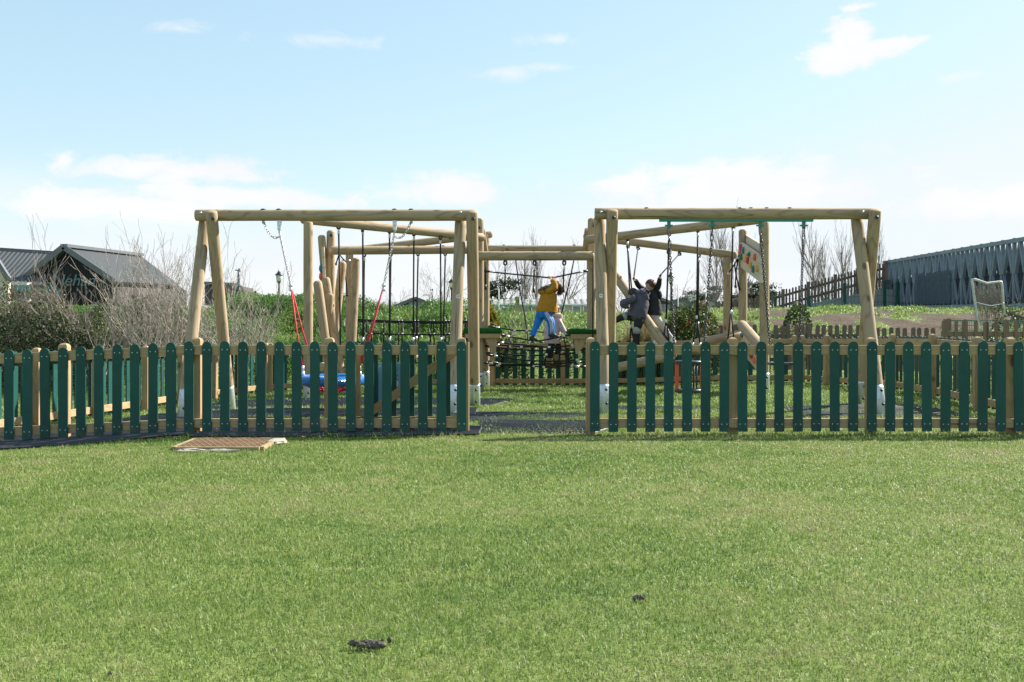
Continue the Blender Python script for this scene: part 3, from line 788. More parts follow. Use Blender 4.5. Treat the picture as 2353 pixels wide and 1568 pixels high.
# cradle swing
M['orange'] = plain('orange plastic', (0.62, 0.10, 0.035), 0.4, 0, 0.5, 0.06)
cr = thing('cradle_swing', (ux(1590, YB), 14.0, 0.3), 'black toddler cradle swing with an orange side post, left of the flat seat', 'swing')
swing_chainset(cr, [(ux(1537, YB), YB, zlug), (ux(1637, YB), YB, zlug)], [P(1551, 826, 14.0), P(1616, 826, 14.0)])
c0, c1 = P(1553, 833, 14.0), P(1614, 833, 14.0); cc = (c0 + c1) / 2; rx = (c1.x - c0.x) / 2
ring = [cc + Vector((math.cos(a) * rx, math.sin(a) * .15, 0)) for a in [2 * math.pi * k / 20 for k in range(20)]]
mb = MB(); mb.tube(ring, 0.027, 8, 0, False, True, True); mb.build('top_ring', ['rubber'], cr)
low = cc - Vector((0, 0, .40))
ring = [low + Vector((math.cos(a) * rx * .95, math.sin(a) * .13, 0)) for a in [2 * math.pi * k / 20 for k in range(20)]]
mb = MB(); mb.tube(ring, 0.03, 8, 0, False, True, True); mb.lathe([(.10, -.03), (rx * .9, 0), (rx * .9, .01), (.1, -.012)], 20, 0, low, Matrix.Diagonal((1, .6, 1))); mb.build('seat_pan', ['rubber'], cr)
for x_ in (-.97, .97):
    mb = MB(); mb.box((cc.x + rx * x_ * .98, 14.0 - .03, cc.z - .2), (.05, .045, .37)); mb.build('side_post', ['orange'], cr)
for a in (60, 120, 240, 300):
    d = Vector((math.cos(R(a)) * rx * .95, math.sin(R(a)) * .14, 0)); mb = MB(); mb.tube([cc + d, low + d * .95], 0.012, 6); mb.build('strap', ['rubber'], cr)

# blue basket swing
M['bluerope'] = None
def braid():
    m, t, b = mat('blue braided rope'); v = coords(t, 'UV')
    w1 = t.n('ShaderNodeTexWave'); w1.wave_type = 'BANDS'; w1.bands_direction = 'DIAGONAL'; t.put(w1.inputs['Vector'], t.mapv(v, (60, 10, 1))); w1.inputs['Scale'].default_value = 1.0; w1.inputs['Distortion'].default_value = 0.6
    f = w1.outputs['Fac']
    t.put(b.inputs['Base Color'], t.mix(f, (0.003, 0.045, 0.22, 1), (0.012, 0.24, 0.62, 1))); b.inputs['Roughness'].default_value = 0.3
    bump(t, b, f, 0.8, 0.01); return m
M['bluerope'] = braid()
bk = thing('basket_swing', (ux(765, YB), YB, .35), 'round basket swing with a fat blue rope ring and red ropes', 'swing')
rc = Vector((ux(764, YB), YB, zB(873.5))); RR = 0.415; rt = 0.071
mb = MB(); NU, NV = 64, 14; vs = []; uv = []
for i in range(NU):
    a = 2 * math.pi * i / NU
    for j in range(NV):
        b = 2 * math.pi * j / NV; rr = RR + rt * math.cos(b)
        vs.append(rc + Vector((rr * math.cos(a), rr * math.sin(a), rt * math.sin(b) + .01 * math.sin(a))))
fs = [(i * NV + j, ((i + 1) % NU) * NV + j, ((i + 1) % NU) * NV + (j + 1) % NV, i * NV + (j + 1) % NV) for i in range(NU) for j in range(NV)]
mb.add(vs, fs, 0, True); o = mb.build('rope_ring', ['bluerope'], bk)
ul = o.data.uv_layers.new(name='UVMap'); k = 0
for i in range(NU):
    for j in range(NV):
        for (a, b) in ((i, j), (i + 1, j), (i + 1, j + 1), (i, j + 1)): ul.data[k].uv = (a / NU, b / NV); k += 1
mb = MB()
for k in range(9):
    t_ = -RR * .92 + RR * 1.84 * k / 8; h = math.sqrt(max(RR * RR - t_ * t_, 0)) * .97
    for ax in (0, 1):
        pts = []
        for i in range(9):
            s = -h + 2 * h * i / 8; x_, y_ = (t_, s) if ax == 0 else (s, t_)
            pts.append(rc + Vector((x_, y_, -.05 - .12 * (1 - (x_ * x_ + y_ * y_) / (RR * RR)))))
        mb.tube(pts, 0.011, 5)
mb.build('net', ['redrope'], bk)
for s_ in (-1, 1):
    topu = 642 if s_ < 0 else 907
    top = Vector((ux(topu, YB), YB, zB(512))); knot = Vector((ux(668 if s_ < 0 else 882, YB), YB, zB(656)))
    mb = MB(); mb.box(top - Vector((0, 0, -.01)), (.055, .05, .10)); mb.box(top - Vector((0, 0, .075)), (.045, .06, .06)); mb.tube([top - Vector((0, 0, .09)), top - Vector((0, 0, .14))], .014, 8); mb.build('swivel', ['steel'], bk)
    mb = MB(); chain_to(mb, [top - Vector((0, 0, .13)), knot], 0.046, .03, .0052)
    side = Vector((ux(605 if s_ < 0 else 945, YB), YB, zB(509))); mid = top - Vector((0, 0, .20))
    pts = [side.lerp(mid, i / 6) - Vector((0, 0, .10 * math.sin(math.pi * i / 6) ** 1)) + (Vector((0, 0, 0))) for i in range(7)]
    mb.tube([side + Vector((0, 0, .02)), side - Vector((0, 0, .03))], .02, 8); chain_to(mb, pts, 0.046, .03, .0052); mb.build('chain', ['chainl'], bk)
    for yy in (-1, 1):
        an = math.radians(16 if yy < 0 else 40); e = rc + Vector((s_ * RR * math.cos(an), yy * RR * math.sin(an), .075))
        mb = MB(); mb.tube([knot, knot.lerp(e, .5) + Vector((0, 0, -.01)), e + Vector((0, 0, .10))], .0115, 7); mb.build('red_rope', ['redrope'], bk)
        mb = MB(); mb.tube([e + Vector((0, 0, .13)), e + Vector((0, 0, .06))], .022, 8); mb.tube([e + Vector((0, 0, .05)), e - Vector((0, 0, .02))], .03, 8); mb.build('clamp', ['ferrule'], bk)
    mb = MB(); mb.tube([knot - Vector((0, 0, .03)), knot - Vector((0, 0, .085))], .024, 8); mb.blob(knot, .034, 10); mb.m[-0:] = mb.m; mb.build('clamp', ['ferrule'], bk)
# ============================================================ the log climbing course
cf = thing('climbing_frame', (0, 20.2, G(0, 20.2)), 'log climbing frame of round posts and beams between the two swing frames', 'climbing frame')
def zpost(u, Y, vtop, r, dome=0.06, foot=True, name='post', lean=None, root=cf):
    x = ux(u, Y); z0 = G(x, Y) - .03; zt = 1 - (vtop - 784) * Y / FPX
    xb = x if lean is None else ux(lean, Y)
    l = log(name, (xb, Y, z0), (x, Y, zt), r, root, 0, dome)
    if foot: shoe(l, r, 0.40)
    return l
def beam(u0, v0, Y0, u1, v1, Y1, r, d0=0.05, d1=0.05, name='beam', root=cf): return log(name, P(u0, v0, Y0), P(u1, v1, Y1), r, root, d0, d1)
# left hexagon
zpost(708, 17.3, 511, 0.081, 0.0)
beam(691, 503.5, 17.3, 1112, 546.5, 19.52, 0.082)
zpost(1102.5, 19.78, 501, 0.078)
zpost(1116.5, 20.95, 541, 0.075, 0)
beam(1107, 527, 20.3, 1117, 598, 20.75, 0.07, 0.02, 0.02, 'brace')
beam(757, 576, 19.0, 1100, 574, 19.95, 0.083)
zpost(760, 19.22, 529, 0.081)
beam(786, 578, 20.75, 1132, 538.5, 21.0, 0.076)
zpost(803, 20.7, 584, 0.078, 0)
# middle
beam(1093, 588.5, 19.55, 1366, 588.5, 19.55, 0.090)
beam(1118, 572.5, 20.95, 1349, 573, 20.95, 0.080)
# right hexagon
zpost(1359.5, 19.78, 501, 0.078)
zpost(1356.5, 20.95, 561, 0.075, 0)
beam(1351, 527, 20.3, 1346, 575, 20.7, 0.07, 0.02, 0.02, 'brace')
beam(1345, 552, 19.52, 1763, 502.5, 17.3, 0.082)
beam(1341, 542.5, 20.95, 1694, 587, 19.75, 0.078)
zpost(1756.5, 17.35, 511, 0.083, 0)
zpost(1671.5, 19.8, 592, 0.083, 0)
zpost(1707, 19.5, 526.5, 0.083)
# leaning poles at the left and the strut and balance logs at the right
def pole(u0, v0, ub, Y0, Yb, r):
    x = ux(ub, Yb); return log('leaning_pole', (x, Yb, G(x, Yb) - .03), P(u0, v0, Y0), r, cf, 0, r * .8)
for a in [(738.5, 540, 768, 19.15, 19.3, .074), (729, 645, 765, 18.4, 18.4, .083), (747.5, 637, 792, 18.7, 18.6, .080), (759, 674, 744, 18.55, 18.95, .066), (787.5, 601, 752, 19.7, 19.5, .083), (818, 592.5, 803, 19.3, 19.2, .085)]:
    l = pole(*a); shoe(l, a[5], 0.36)
beam(736, 845, 17.9, 770, 838, 19.2, .085, .03, .03, 'balance_log')
beam(1409, 626, 19.4, 1548, 824, 18.25, .088, .04, .04, 'strut')
beam(1392, 851, 18.75, 1549, 816, 18.2, .088, .05, .05, 'balance_log')
beam(1586, 792, 18.9, 1704, 768, 19.45, .085, .05, .03, 'balance_log')
hr = beam(1704, 746, 19.15, 1751, 800, 17.45, .098, .07, .04, 'rail_log')
for (u, v, Y) in ((761, 541, 19.13), (1797 / 1.632, 523, 19.69), (1365, 519, 19.69), (942.5, 533, 18.8), (1034, 547, 19.2), (833, 531, 18.0)): cap(P(u, v, Y), .03, (0, -1, 0), cf)
for us_, v_, Y_ in (((1156, 1228, 1292), 578, 19.55), ((865, 940, 1018), 565.5, 19.4), ((1158, 1320), 563.5, 20.95)):
    for u_ in us_: cap(P(u_, v_, Y_), .03, (0, 0, 1), cf)

# climbing walls with their coloured holds
HC = {'red': (0.55, 0.025, 0.055), 'orange': (0.80, 0.13, 0.045), 'teal': (0.02, 0.19, 0.24), 'green': (0.015, 0.17, 0.085), 'yellow': (0.72, 0.36, 0.03)}
for k_, c_ in HC.items(): M['hold_' + k_] = plain('moulded %s climbing hold' % k_, c_, 0.35, 0, 0.5, 0.08, 30)
def panel(corners, th, rows, holds, name='climbing_wall'):
    """corners a b (top), c d (bottom) run near to far; boards lie one below the other; holds: (s, t, colour)"""
    a, b, c, d = [Vector(q) for q in corners]
    nrm = (b - a).cross(c - a).normalized()
    if nrm.dot(Vector((0, 0, 1.5)) - a) < 0: nrm = -nrm
    S = lambda s, t_: a.lerp(b, s).lerp(c.lerp(d, s), t_)
    mb = MB()
    for k in range(rows):
        t0, t1 = k / rows + .008, (k + 1) / rows - .008
        q = [S(0, t0), S(1, t0), S(1, t1), S(0, t1)]
        mb.add([p for p in q] + [p - nrm * th for p in q], [(0, 1, 2, 3), (7, 6, 5, 4), (0, 4, 5, 1), (1, 5, 6, 2), (2, 6, 7, 3), (3, 7, 4, 0)])
    w = mb.build(name, ['board'], cf, None)
    for (s, t_, c_) in holds:
        mb = MB(); p = S(s, t_); q = nrm.to_track_quat('Z', 'Y').to_matrix() @ Matrix.Rotation(rnd.uniform(0, 6), 3, 'Z')
        mb.blob(p + nrm * .012, (.060, .040, .042), 12, 0, q); mb.blob(p + nrm * .016 + q @ Vector((.04, .01, 0)), (.036, .043, .036), 10, 0, q)
        mb.build('hold', ['hold_' + c_], w, None)
    return w
A, B_, C_, D_ = P(1701.5, 557, 19.36), P(1748, 589, 17.2), P(1701.5, 614, 19.36), P(1748, 651, 17.2)
panel((A, B_, C_, D_), .05, 3, [(.07, .15, 'red'), (.2, .2, 'teal'), (.5, .2, 'green'), (.78, .18, 'orange'), (.0, .42, 'orange'), (.1, .55, 'green'), (.33, .45, 'yellow'), (.44, .5, 'red'), (.58, .6, 'yellow'), (.7, .65, 'teal'), (.87, .55, 'yellow')])
sh = Vector((.12, .1, .16))
panel((A + sh, B_ + sh, A + sh - Vector((0, 0, .5)), B_ + sh - Vector((0, 0, .5))), .04, 3, [], 'back_board')
panel((P(1703, 762, 19.2), P(1747, 812, 17.3), P(1703, 808, 19.2), P(1747, 862, 17.3)), .05, 2, [(.08, .1, 'teal'), (.24, .42, 'red'), (.5, .3, 'green'), (.62, .55, 'red'), (.76, .62, 'orange')])
pn = panel((P(744.5, 567, 18.75), P(748.5, 567, 20.1), P(747.5, 640, 18.75), P(751, 640, 20.1)), .05, 3, [])
for (u, v, c_) in ((738.5, 617, 'teal'), (738.5, 635.5, 'orange')):
    mb = MB(); mb.blob(P(u, v, 19.0), (.05, .06, .085), 10); mb.build('hold', ['hold_' + c_], pn, None)

# platforms topped with artificial grass
M['fakegrass'] = plain('artificial grass pile', (0.012, 0.085, 0.010), 0.8, 0, 0.2, 0.35, 45, 1.0, 160)
def platform(u0, u1, Y0, Y1, ztop):
    x0, x1 = ux(u0, Y0), ux(u1, Y0); pr = thing('deck', (0, 0, 0), None, None); bpy.data.objects.remove(pr)
    mb = MB(); mb.box(((x0 + x1) / 2, (Y0 + Y1) / 2, ztop - .155), (x1 - x0, Y1 - Y0, .09)); d = mb.build('platform', ['rail'], cf)
    mb = MB(); nx, ny = 26, 34; vs = []; X0, X1, YY0, YY1 = x0 - .03, x1 + .03, Y0 - .03, Y1 + .03
    def ring(ins, z):
        out = []; 
        def add(ax, ay, bx, by, n):
            for i in range(n): out.append((ax + (bx - ax) * i / n, ay + (by - ay) * i / n, z))
        a0, a1, b0, b1 = X0 + ins, X1 - ins, YY0 + ins, YY1 - ins
        add(a0, b0, a1, b0, nx); add(a1, b0, a1, b1, ny); add(a1, b1, a0, b1, nx); add(a0, b1, a0, b0, ny); return out
    prof = [(0.035, ztop - .108), (0.0, ztop - .085), (0.0, ztop - .04), (.02, ztop - .01), (.05, ztop), (.25, ztop + .005)]
    n = 2 * (nx + ny)
    for ins, z in prof: vs += [(x + rnd.uniform(-.006, .006), y + rnd.uniform(-.006, .006), q + rnd.uniform(-.008, .008)) for x, y, q in ring(ins, z)]
    fs = [(i * n + j, i * n + (j + 1) % n, (i + 1) * n + (j + 1) % n, (i + 1) * n + j) for i in range(len(prof) - 1) for j in range(n)]
    fs.append(tuple((len(prof) - 1) * n + j for j in range(n))); mb.add(vs, fs, 0, True)
    mb.build('grass_cover', ['fakegrass'], d)
    for xx, s_ in ((x0 + .12, 1), (x1 - .12, -1)):
        mb = MB(); vs = []
        for y in (Y0 + .05, Y0 + .10): vs += [(xx - .2 * (1 if s_ < 0 else .3), y, ztop - .2), (xx + .2 * (1 if s_ > 0 else .3), y, ztop - .2), (xx + .02, y, ztop - .50), (xx - .02, y, ztop - .50)]
        mb.add(vs, [(0, 1, 2, 3), (7, 6, 5, 4), (0, 4, 5, 1), (1, 5, 6, 2), (2, 6, 7, 3), (3, 7, 4, 0)]); mb.build('bracket', ['post'], d)
    mb = MB(); mb.box(((x0 + x1) / 2, Y0 + .25, ztop - .26), (x1 - x0 - .1, .1, .11)); mb.build('joist', ['rail'], d)
    return d
platform(1068, 1150, 19.62, 20.85, 1.255)
platform(1312, 1392, 19.62, 20.85, 1.245)
for (u, v) in ((1090, 838), (1092, 822)):
    mb = MB(); c = P(u, v, 19.95); mb.box(c, (.32, .5, .10)); mb.build('step', ['post'], cf)

# ------------------------------------------------------------ ropes
def rope(mb, pts, r=0.0125, n=7): mb.tube(pts, r, n, 0)
def ferr(mb, a, b, r=0.021): mb.tube([a, b], r, 8, 1)
def hanging(u0, v0, u1, v1, Y0, Y1, label, group='short hanging ropes on the climbing frame', endcap=True):
    a, b = P(u0, v0, Y0), P(u1, v1, Y1); h = thing('hanging_rope', tuple(b), label, 'rope', group)
    mb = MB(); thimble(mb, a + Vector((0, 0, .02)), 1, 1.15); mb.build('eye', ['bolt', 'steel'], h)
    mb = MB(); m = a.lerp(b, .5) + Vector((rnd.uniform(-.004, .004), 0, 0)); rope(mb, [a - Vector((0, 0, .10)), m, b], .0155); mb.build('rope', ['rope'], h)
    mb = MB(); ferr(mb, a - Vector((0, 0, .10)), a - Vector((0, 0, .17))); mb.build('clamp', ['ferrule', 'ferrule'], h)
    if endcap: mb = MB(); mb.tube([b + Vector((0, 0, .07)), b - Vector((0, 0, .04))], [.02, .026], 8); mb.build('end_cap', ['bolt'], h)
    return h
hanging(1161, 601, 1160, 667, 19.5, 19.5, 'short hanging rope left of the mustard coat, nearest the left platform')
hanging(1228.5, 601, 1226.5, 668, 19.5, 19.5, 'short hanging rope above the back of the mustard coat')
hanging(1296.5, 601, 1294.5, 668, 19.5, 19.5, 'short hanging rope above the right platform end of the rope bridge')
hanging(1115.5, 583, 1115.5, 662, 20.6, 20.6, 'short hanging rope in front of the far left post')
hanging(778, 517, 782, 800, 17.75, 17.75, 'long plain hanging rope beside the leaning poles', 'long ropes', False)

# swinging log steps, each on a near and a far rope
def rope_step(n_, f_, label):
    (u0, v0, Y0, u1, v1, ub1, ub2, vb), (fu0, fv0, fY0, fu1, fv1, fb1, fb2, fvb) = n_, f_
    root = thing('rope_step', P(u1, 815, (Y0 + fY0) / 2), label, 'rope step', 'swinging log steps on ropes')
    for (a0, b0, y0, a1, b1, e1, e2, ve) in (n_, f_):
        a, b = P(a0, b0, y0), P(a1, b1, y0); mb = MB(); thimble(mb, a + Vector((0, 0, .02))); mb.build('eye', ['bolt', 'steel'], root)
        mb = MB(); rope(mb, [a - Vector((0, 0, .09)), a.lerp(b, .5), b], .0155)
        for e in (e1, e2):
            q = P(e, ve, y0); rope(mb, [b, q], .0145)
        mb.build('rope', ['rope'], root)
        mb = MB(); ferr(mb, a - Vector((0, 0, .08)), a - Vector((0, 0, .15))); ferr(mb, b + Vector((0, 0, .015)), b - Vector((0, 0, .055)), .020)
        for e in (e1, e2): q = P(e, ve, y0); ferr(mb, q + Vector((0, 0, .055)), q, .020)
        mb.build('clamp', ['ferrule', 'ferrule'], root)
    l = log('step_log', P((n_[5] + n_[6]) / 2, n_[7] + 12, Y0 - .12), P((f_[5] + f_[6]) / 2, f_[7] + 10, fY0 + .12), .075, root, .02, .02)
    return root
def yA(u): return 17.3 + 2.2 * (u - 693) / 411
def y3(u): return 19.0 + .95 * (u - 757) / 343
for (u, v, u1), (w, wv, w1), lb in [((833.5, 521, 834), (837, 583, 835.5), 'swinging log step on ropes nearest the leaning poles'), ((895, 529, 895.5), (898, 582, 896), 'swinging log step on ropes just right of the red rope of the basket swing'),
                                   ((951, 535, 949.5), (960.5, 581, 957), 'swinging log step on ropes third along from the leaning poles'), ((1012, 543, 1013.5), (1023, 580.5, 1019), 'swinging log step on ropes nearest the left swing frame\'s right leg')]:
    rope_step((u, v, yA(u), u1, 778, u1 - 7, u1 + 4, 806), (w, wv, y3(w), w1, 775, w1 - 8, w1 + 7, 806), lb)
def y5(u): return 19.52 - 2.22 * (u - 1345) / 418
def y6(u): return 20.95 - 1.2 * (u - 1341) / 353
for (u, v, u1, v1), (w, wv, w1, wv1), lb in [((1442, 546, 1450, 748), (1443, 564, 1459, 752), 'swinging log step on ropes under the grey coat'), ((1538, 535, 1531, 736), (1536, 577, 1530, 748), 'swinging log step on ropes right of the black jacket'),
                                   ((1603.5, 526.5, 1601, 727), (1606, 585, 1604, 742), 'swinging log step on ropes between the two right swings'), ((1684.5, 517, 1680, 715), (1682, 594, 1681, 735), 'swinging log step on ropes in front of the far right post')]:
    rope_step((u, v, y5(u), u1, v1, u1 - 9 if u > 1500 else u1 - 3, u1 + 8, 795), (w, wv, y6(w), w1, wv1, w1 - 5, w1 + 7, 797), lb)
def loose(pts, label, name='loose_rope'):
    mb = MB(); P3 = [P(*p) for p in pts]; rope(mb, P3, .014); a, b = P3[0], P3[-1]; mb.tube([b + (P3[-2] - b).normalized() * .05, b], .022, 8, 0); mb.tube([a, a + (P3[1] - a).normalized() * .05], .024, 8, 1)
    o = mb.build(name, ['rope', 'ferrule']); tag(o, label, 'rope', 'loose rope ends tied to the posts'); return o
loose([(1673, 631, 19.65), (1681, 618, 19.5), (1693, 600, 19.4), (1698, 586, 19.4), (1692, 620, 19.4), (1690, 650, 19.4), (1690, 662, 19.4)], 'loose black rope end hooked to the far right post, with the hook on it')
loose([(1697, 590, 19.38), (1688, 608, 19.4), (1691, 630, 19.4), (1700, 668, 19.4)], 'loose black rope end crossing the post by the climbing wall')
loose([(804, 599, 20.55), (794, 601, 20.4), (787, 594, 20.2), (779, 584, 20.0), (771, 610, 20.0)], 'loose black rope end knotted at the far left post')
loose([(786, 597, 20.3), (793, 625, 20.3), (796, 655, 20.3), (797.5, 681, 20.3)], 'loose black rope end hanging straight down behind a leaning pole')
# ropes the child in black pulls on
HANDL = P(1456.5, 638.5, 18.55); HANDR = P(1518, 632, 18.75)
for (u, v, hand, lb) in ((1466.5, 571, HANDL, 'short rope held in the raised left-hand fist of the black jacket'), (1563, 584, HANDR, 'short rope held taut in the raised right-hand fist of the black jacket')):
    a = P(u, v - 2, y6(u) - .05); h = thing('hanging_rope', tuple(hand), lb, 'rope', 'short ropes pulled by the child'); d = (hand - a).normalized()
    mb = MB(); thimble(mb, a, 1, 1.2, d); mb.build('eye', ['bolt', 'steel'], h)
    mb = MB(); rope(mb, [a + d * .1, hand + d * .05], .0135); mb.build('rope', ['rope'], h)
    mb = MB(); ferr(mb, a + d * .09, a + d * .16); mb.build('clamp', ['ferrule', 'ferrule'], h)

# rope net at the back left
nt_ = thing('rope_net', P(930, 800, 20.5), 'black rope net strung low behind the left swing frame', 'rope net')
def net_rope(pts, r=.017): mb = MB(); rope(mb, pts, r); mb.build('rope', ['rope'], nt_)
def sag(a, b, s, n=9): return [a.lerp(b, i / n) - Vector((0, 0, s * 4 * (i / n) * (1 - i / n))) for i in range(n + 1)]
for (u0, v0, u1, v1, Y, s) in ((812, 734, 1106, 738, 20.2, .03), (815, 738, 1106, 742, 20.55, .02), (842, 766, 1106, 768, 20.3, .02), (842, 800, 1106, 800, 20.4, .02), (842, 832, 1106, 832, 20.4, .02)): net_rope(sag(P(u0, v0, Y), P(u1, v1, Y), s))
mbk = MB()
for (u, u2) in ((843, 842), (854, 853), (883, 880), (893, 897), (917, 915), (925, 923), (953, 954), (961, 962), (991, 988), (996, 998), (1027, 1022), (1034, 1030), (1062, 1060), (1070, 1072)):
    net_rope([P(u, 737, 20.35), P((u + u2) / 2, 768, 20.3), P(u2, 832, 20.4)], .0145)
    for v in (737, 767): mb_ = mbk; mb_.blob(P((u + u2) / 2, v, 20.28), .015, 8)
mbk.m = [0] * len(mbk.m); mbk.build('knot', ['ferrule'], nt_)

# rope bridge between the platforms (positions measured in a crop)
rb = thing('rope_bridge', P(1230, 850, 20.2), 'sagging black rope bridge between the two grass topped platforms', 'rope bridge')
def c4(x, y, Y): return P((1700 + x * .319) / 1.632, (940 + y * .319) / 1.632, Y)
def br(pts, r=.016, ends=(1, 1), sm=True):
    q = [c4(*p) for p in pts]
    mb = MB(); rope(mb, q, r); mb.build('rope', ['rope'], rb)
    for e, (i, j) in zip(ends, ((0, 1), (-1, -2))):
        if not e: continue
        d = (q[j] - q[i]).normalized()
        mb = MB(); mb.tube([q[i] - d * .02, q[i] + d * .10], .026, 8); mb.build('end_loop', ['bolt'], rb)
        mb = MB(); mb.tube([q[i] + d * .13, q[i] + d * .21], .024, 8); mb.build('clamp', ['ferrule'], rb)
br([(366, 240, 20.6), (480, 255, 20.55), (610, 270, 20.45), (780, 286, 20.35), (950, 302, 20.25), (1110, 319, 20.15), (1195, 315, 20.15), (1300, 293, 20.2), (1400, 272, 20.3), (1575, 238, 20.5)])
br([(735, 118, 20.95), (775, 430, 20.9), (840, 760, 20.8), (868, 942, 20.7), (882, 1100, 20.5), (922, 1340, 20.3)], .015, (0, 0))
br([(1418, 112, 20.95), (1380, 300, 20.9), (1338, 480, 20.9), (1268, 760, 20.85), (1262, 800, 20.85)], .015, (0, 0))
br([(430, 893, 20.9), (560, 915, 20.85), (720, 940, 20.8), (870, 942, 20.7), (1060, 962, 20.7), (1300, 955, 20.8), (1400, 935, 20.9)])
br([(545, 985, 19.75), (650, 1010, 19.8), (880, 1052, 19.9), (1010, 1062, 19.92), (1150, 1038, 19.9), (1290, 1004, 19.85), (1385, 988, 19.75)])
br([(470, 1070, 19.8), (660, 1095, 19.85), (880, 1117, 19.95), (1120, 1135, 20.0), (1300, 1127, 19.95), (1500, 1103, 19.8)])
br([(425, 1103, 20.8), (800, 1130, 20.7), (1130, 1135, 20.65), (1490, 1115, 20.8)])
br([(380, 1125, 19.85), (670, 1160, 19.95), (1000, 1178, 20.0), (1300, 1172, 20.0), (1565, 1168, 19.85)])
br([(398, 1203, 20.75), (620, 1222, 20.6), (860, 1238, 20.5), (1240, 1225, 20.5), (1565, 1190, 20.7)])
br([(405, 1225, 19.9), (600, 1258, 20.0), (820, 1290, 20.1), (1100, 1305, 20.1), (1300, 1300, 20.05), (1560, 1276, 19.9)])
br([(345, 1320, 20.0), (600, 1333, 20.1), (900, 1340, 20.2), (1200, 1332, 20.2), (1575, 1308, 20.05)])
br([(430, 1347, 20.5), (800, 1352, 20.4), (1150, 1376, 20.35), (1300, 1358, 20.4), (1550, 1366, 20.5)])
br([(425, 1306, 20.55), (560, 1335, 20.4), (760, 1345, 20.35)], .015, (1, 0))
for pts in ([(720, 940, 20.8), (650, 1100, 20.3), (580, 1305, 20.1)], [(700, 950, 20.6), (640, 1150, 20.0), (545, 1330, 20.1)], [(800, 1135, 20.6), (835, 1180, 20.5), (880, 1236, 20.4), (905, 1300, 20.3), (925, 1345, 20.3)],
            [(1110, 1130, 20.0), (1092, 1230, 20.05), (1068, 1372, 20.3)], [(1130, 1130, 20.1), (1100, 1250, 20.2), (1040, 1330, 20.3)], [(1295, 1000, 19.86), (1330, 1180, 20.0), (1390, 1352, 20.35)], [(1235, 1130, 20.5), (1290, 1190, 20.3), (1350, 1290, 20.2), (1380, 1345, 20.3)]):
    br(pts, .0145, (0, 0))
for p in ((722, 938, 20.78), (664, 1128, 20.2), (800, 1133, 20.55), (838, 1168, 20.45), (878, 1236, 20.35), (880, 1112, 20.0), (866, 940, 20.68), (1125, 1135, 19.98), (1237, 1132, 20.45), (1286, 1188, 20.3), (1062, 1370, 20.28), (945, 1357, 20.25), (1392, 1355, 20.3), (545, 1330, 20.05), (895, 1302, 20.2), (1092, 1222, 20.03), (590, 1248, 20.1)):
    c = c4(*p); mb = MB(); mb.box(c, (.05, .04, .038)); mb.build('clamp', ['ferrule'], rb)
mb = MB(); rope(mb, [P(1363, 577, 19.5), P(1362.5, 690, 19.5), P(1362, 783, 19.55)], .013); wr = mb.build('hanging_rope', ['rope']); tag(wr, 'thin black cord running down the post left of the right platform', 'rope', 'long ropes')
# ============================================================ the four children
M['skin'] = plain('fair skin', (0.60, 0.37, 0.29), 0.5, 0, 0.4, 0.06, 12)
M['hair'] = plain('brown hair', (0.085, 0.040, 0.024), 0.55, 0, 0.35, 0.22, 25, 0.4, 60)
M['hairdk'] = plain('dark brown hair', (0.040, 0.026, 0.020), 0.55, 0, 0.35, 0.22, 25, 0.4, 60)
M['mustard'] = plain('mustard yellow cloth', (0.42, 0.205, 0.022), 0.8, 0, 0.25, 0.16, 14, 0.35, 40)
M['bluecloth'] = plain('bright blue track cloth', (0.008, 0.17, 0.58), 0.6, 0, 0.35, 0.14, 14, 0.3, 40)
M['stripe'] = plain('white stripe', (0.75, 0.77, 0.80), 0.6, 0, 0.3, 0.05)
M['greycoat'] = plain('slate grey padded cloth', (0.078, 0.075, 0.103), 0.7, 0, 0.35, 0.14, 12, 0.3, 40)
M['blackcloth'] = plain('black cloth', (0.012, 0.012, 0.015), 0.65, 0, 0.4, 0.25, 14, 0.3, 40)
M['greypatch'] = plain('light grey knee panel', (0.30, 0.30, 0.33), 0.75, 0, 0.3, 0.1, 14)
M['shoe'] = plain('dark shoe', (0.028, 0.027, 0.028), 0.55, 0, 0.4, 0.2)
M['tanboot'] = plain('tan suede boot', (0.33, 0.235, 0.14), 0.85, 0, 0.2, 0.2, 20)
M['brownsole'] = plain('dark brown boot', (0.085, 0.045, 0.032), 0.7, 0, 0.3, 0.2)
M['furg'] = plain('grey brown fur', (0.26, 0.215, 0.18), 0.9, 0, 0.15, 0.35, 40)
M['furb'] = plain('brown fur', (0.12, 0.065, 0.045), 0.9, 0, 0.15, 0.35, 40)
M['furw'] = plain('cream fur', (0.68, 0.61, 0.56), 0.9, 0, 0.15, 0.15, 40)
def floral():
    m, t, b = mat('pink floral cloth'); v = coords(t)
    vo = t.n('ShaderNodeTexVoronoi'); t.put(vo.inputs['Vector'], v); vo.inputs['Scale'].default_value = 17
    f = t.rng(vo.outputs['Distance'], .18, .34, 1, 0, True); f = t.math('MULTIPLY', f, t.rng(t.noise(v, 9, 2), .45, .55, 0, 1))
    col2 = t.mix(t.rng(t.noise(v, 6, 1), .4, .6), (0.22, 0.15, 0.22, 1), (0.36, 0.17, 0.19, 1))
    t.put(b.inputs['Base Color'], t.mix(f, (0.62, 0.46, 0.44, 1), col2)); b.inputs['Roughness'].default_value = .8; return m
M['floral'] = floral()
def pastel():
    m, t, b = mat('pastel tie dyed cloth'); v = coords(t)
    c = t.ramp(t.noise(v, 5, 2, .5, .6), [(0.3, (0.36, 0.28, 0.36)), (0.45, (0.42, 0.38, 0.40)), (0.58, (0.40, 0.42, 0.31)), (0.7, (0.31, 0.38, 0.38))])
    t.put(b.inputs['Base Color'], c); b.inputs['Roughness'].default_value = .8; return m
M['pastel'] = pastel()

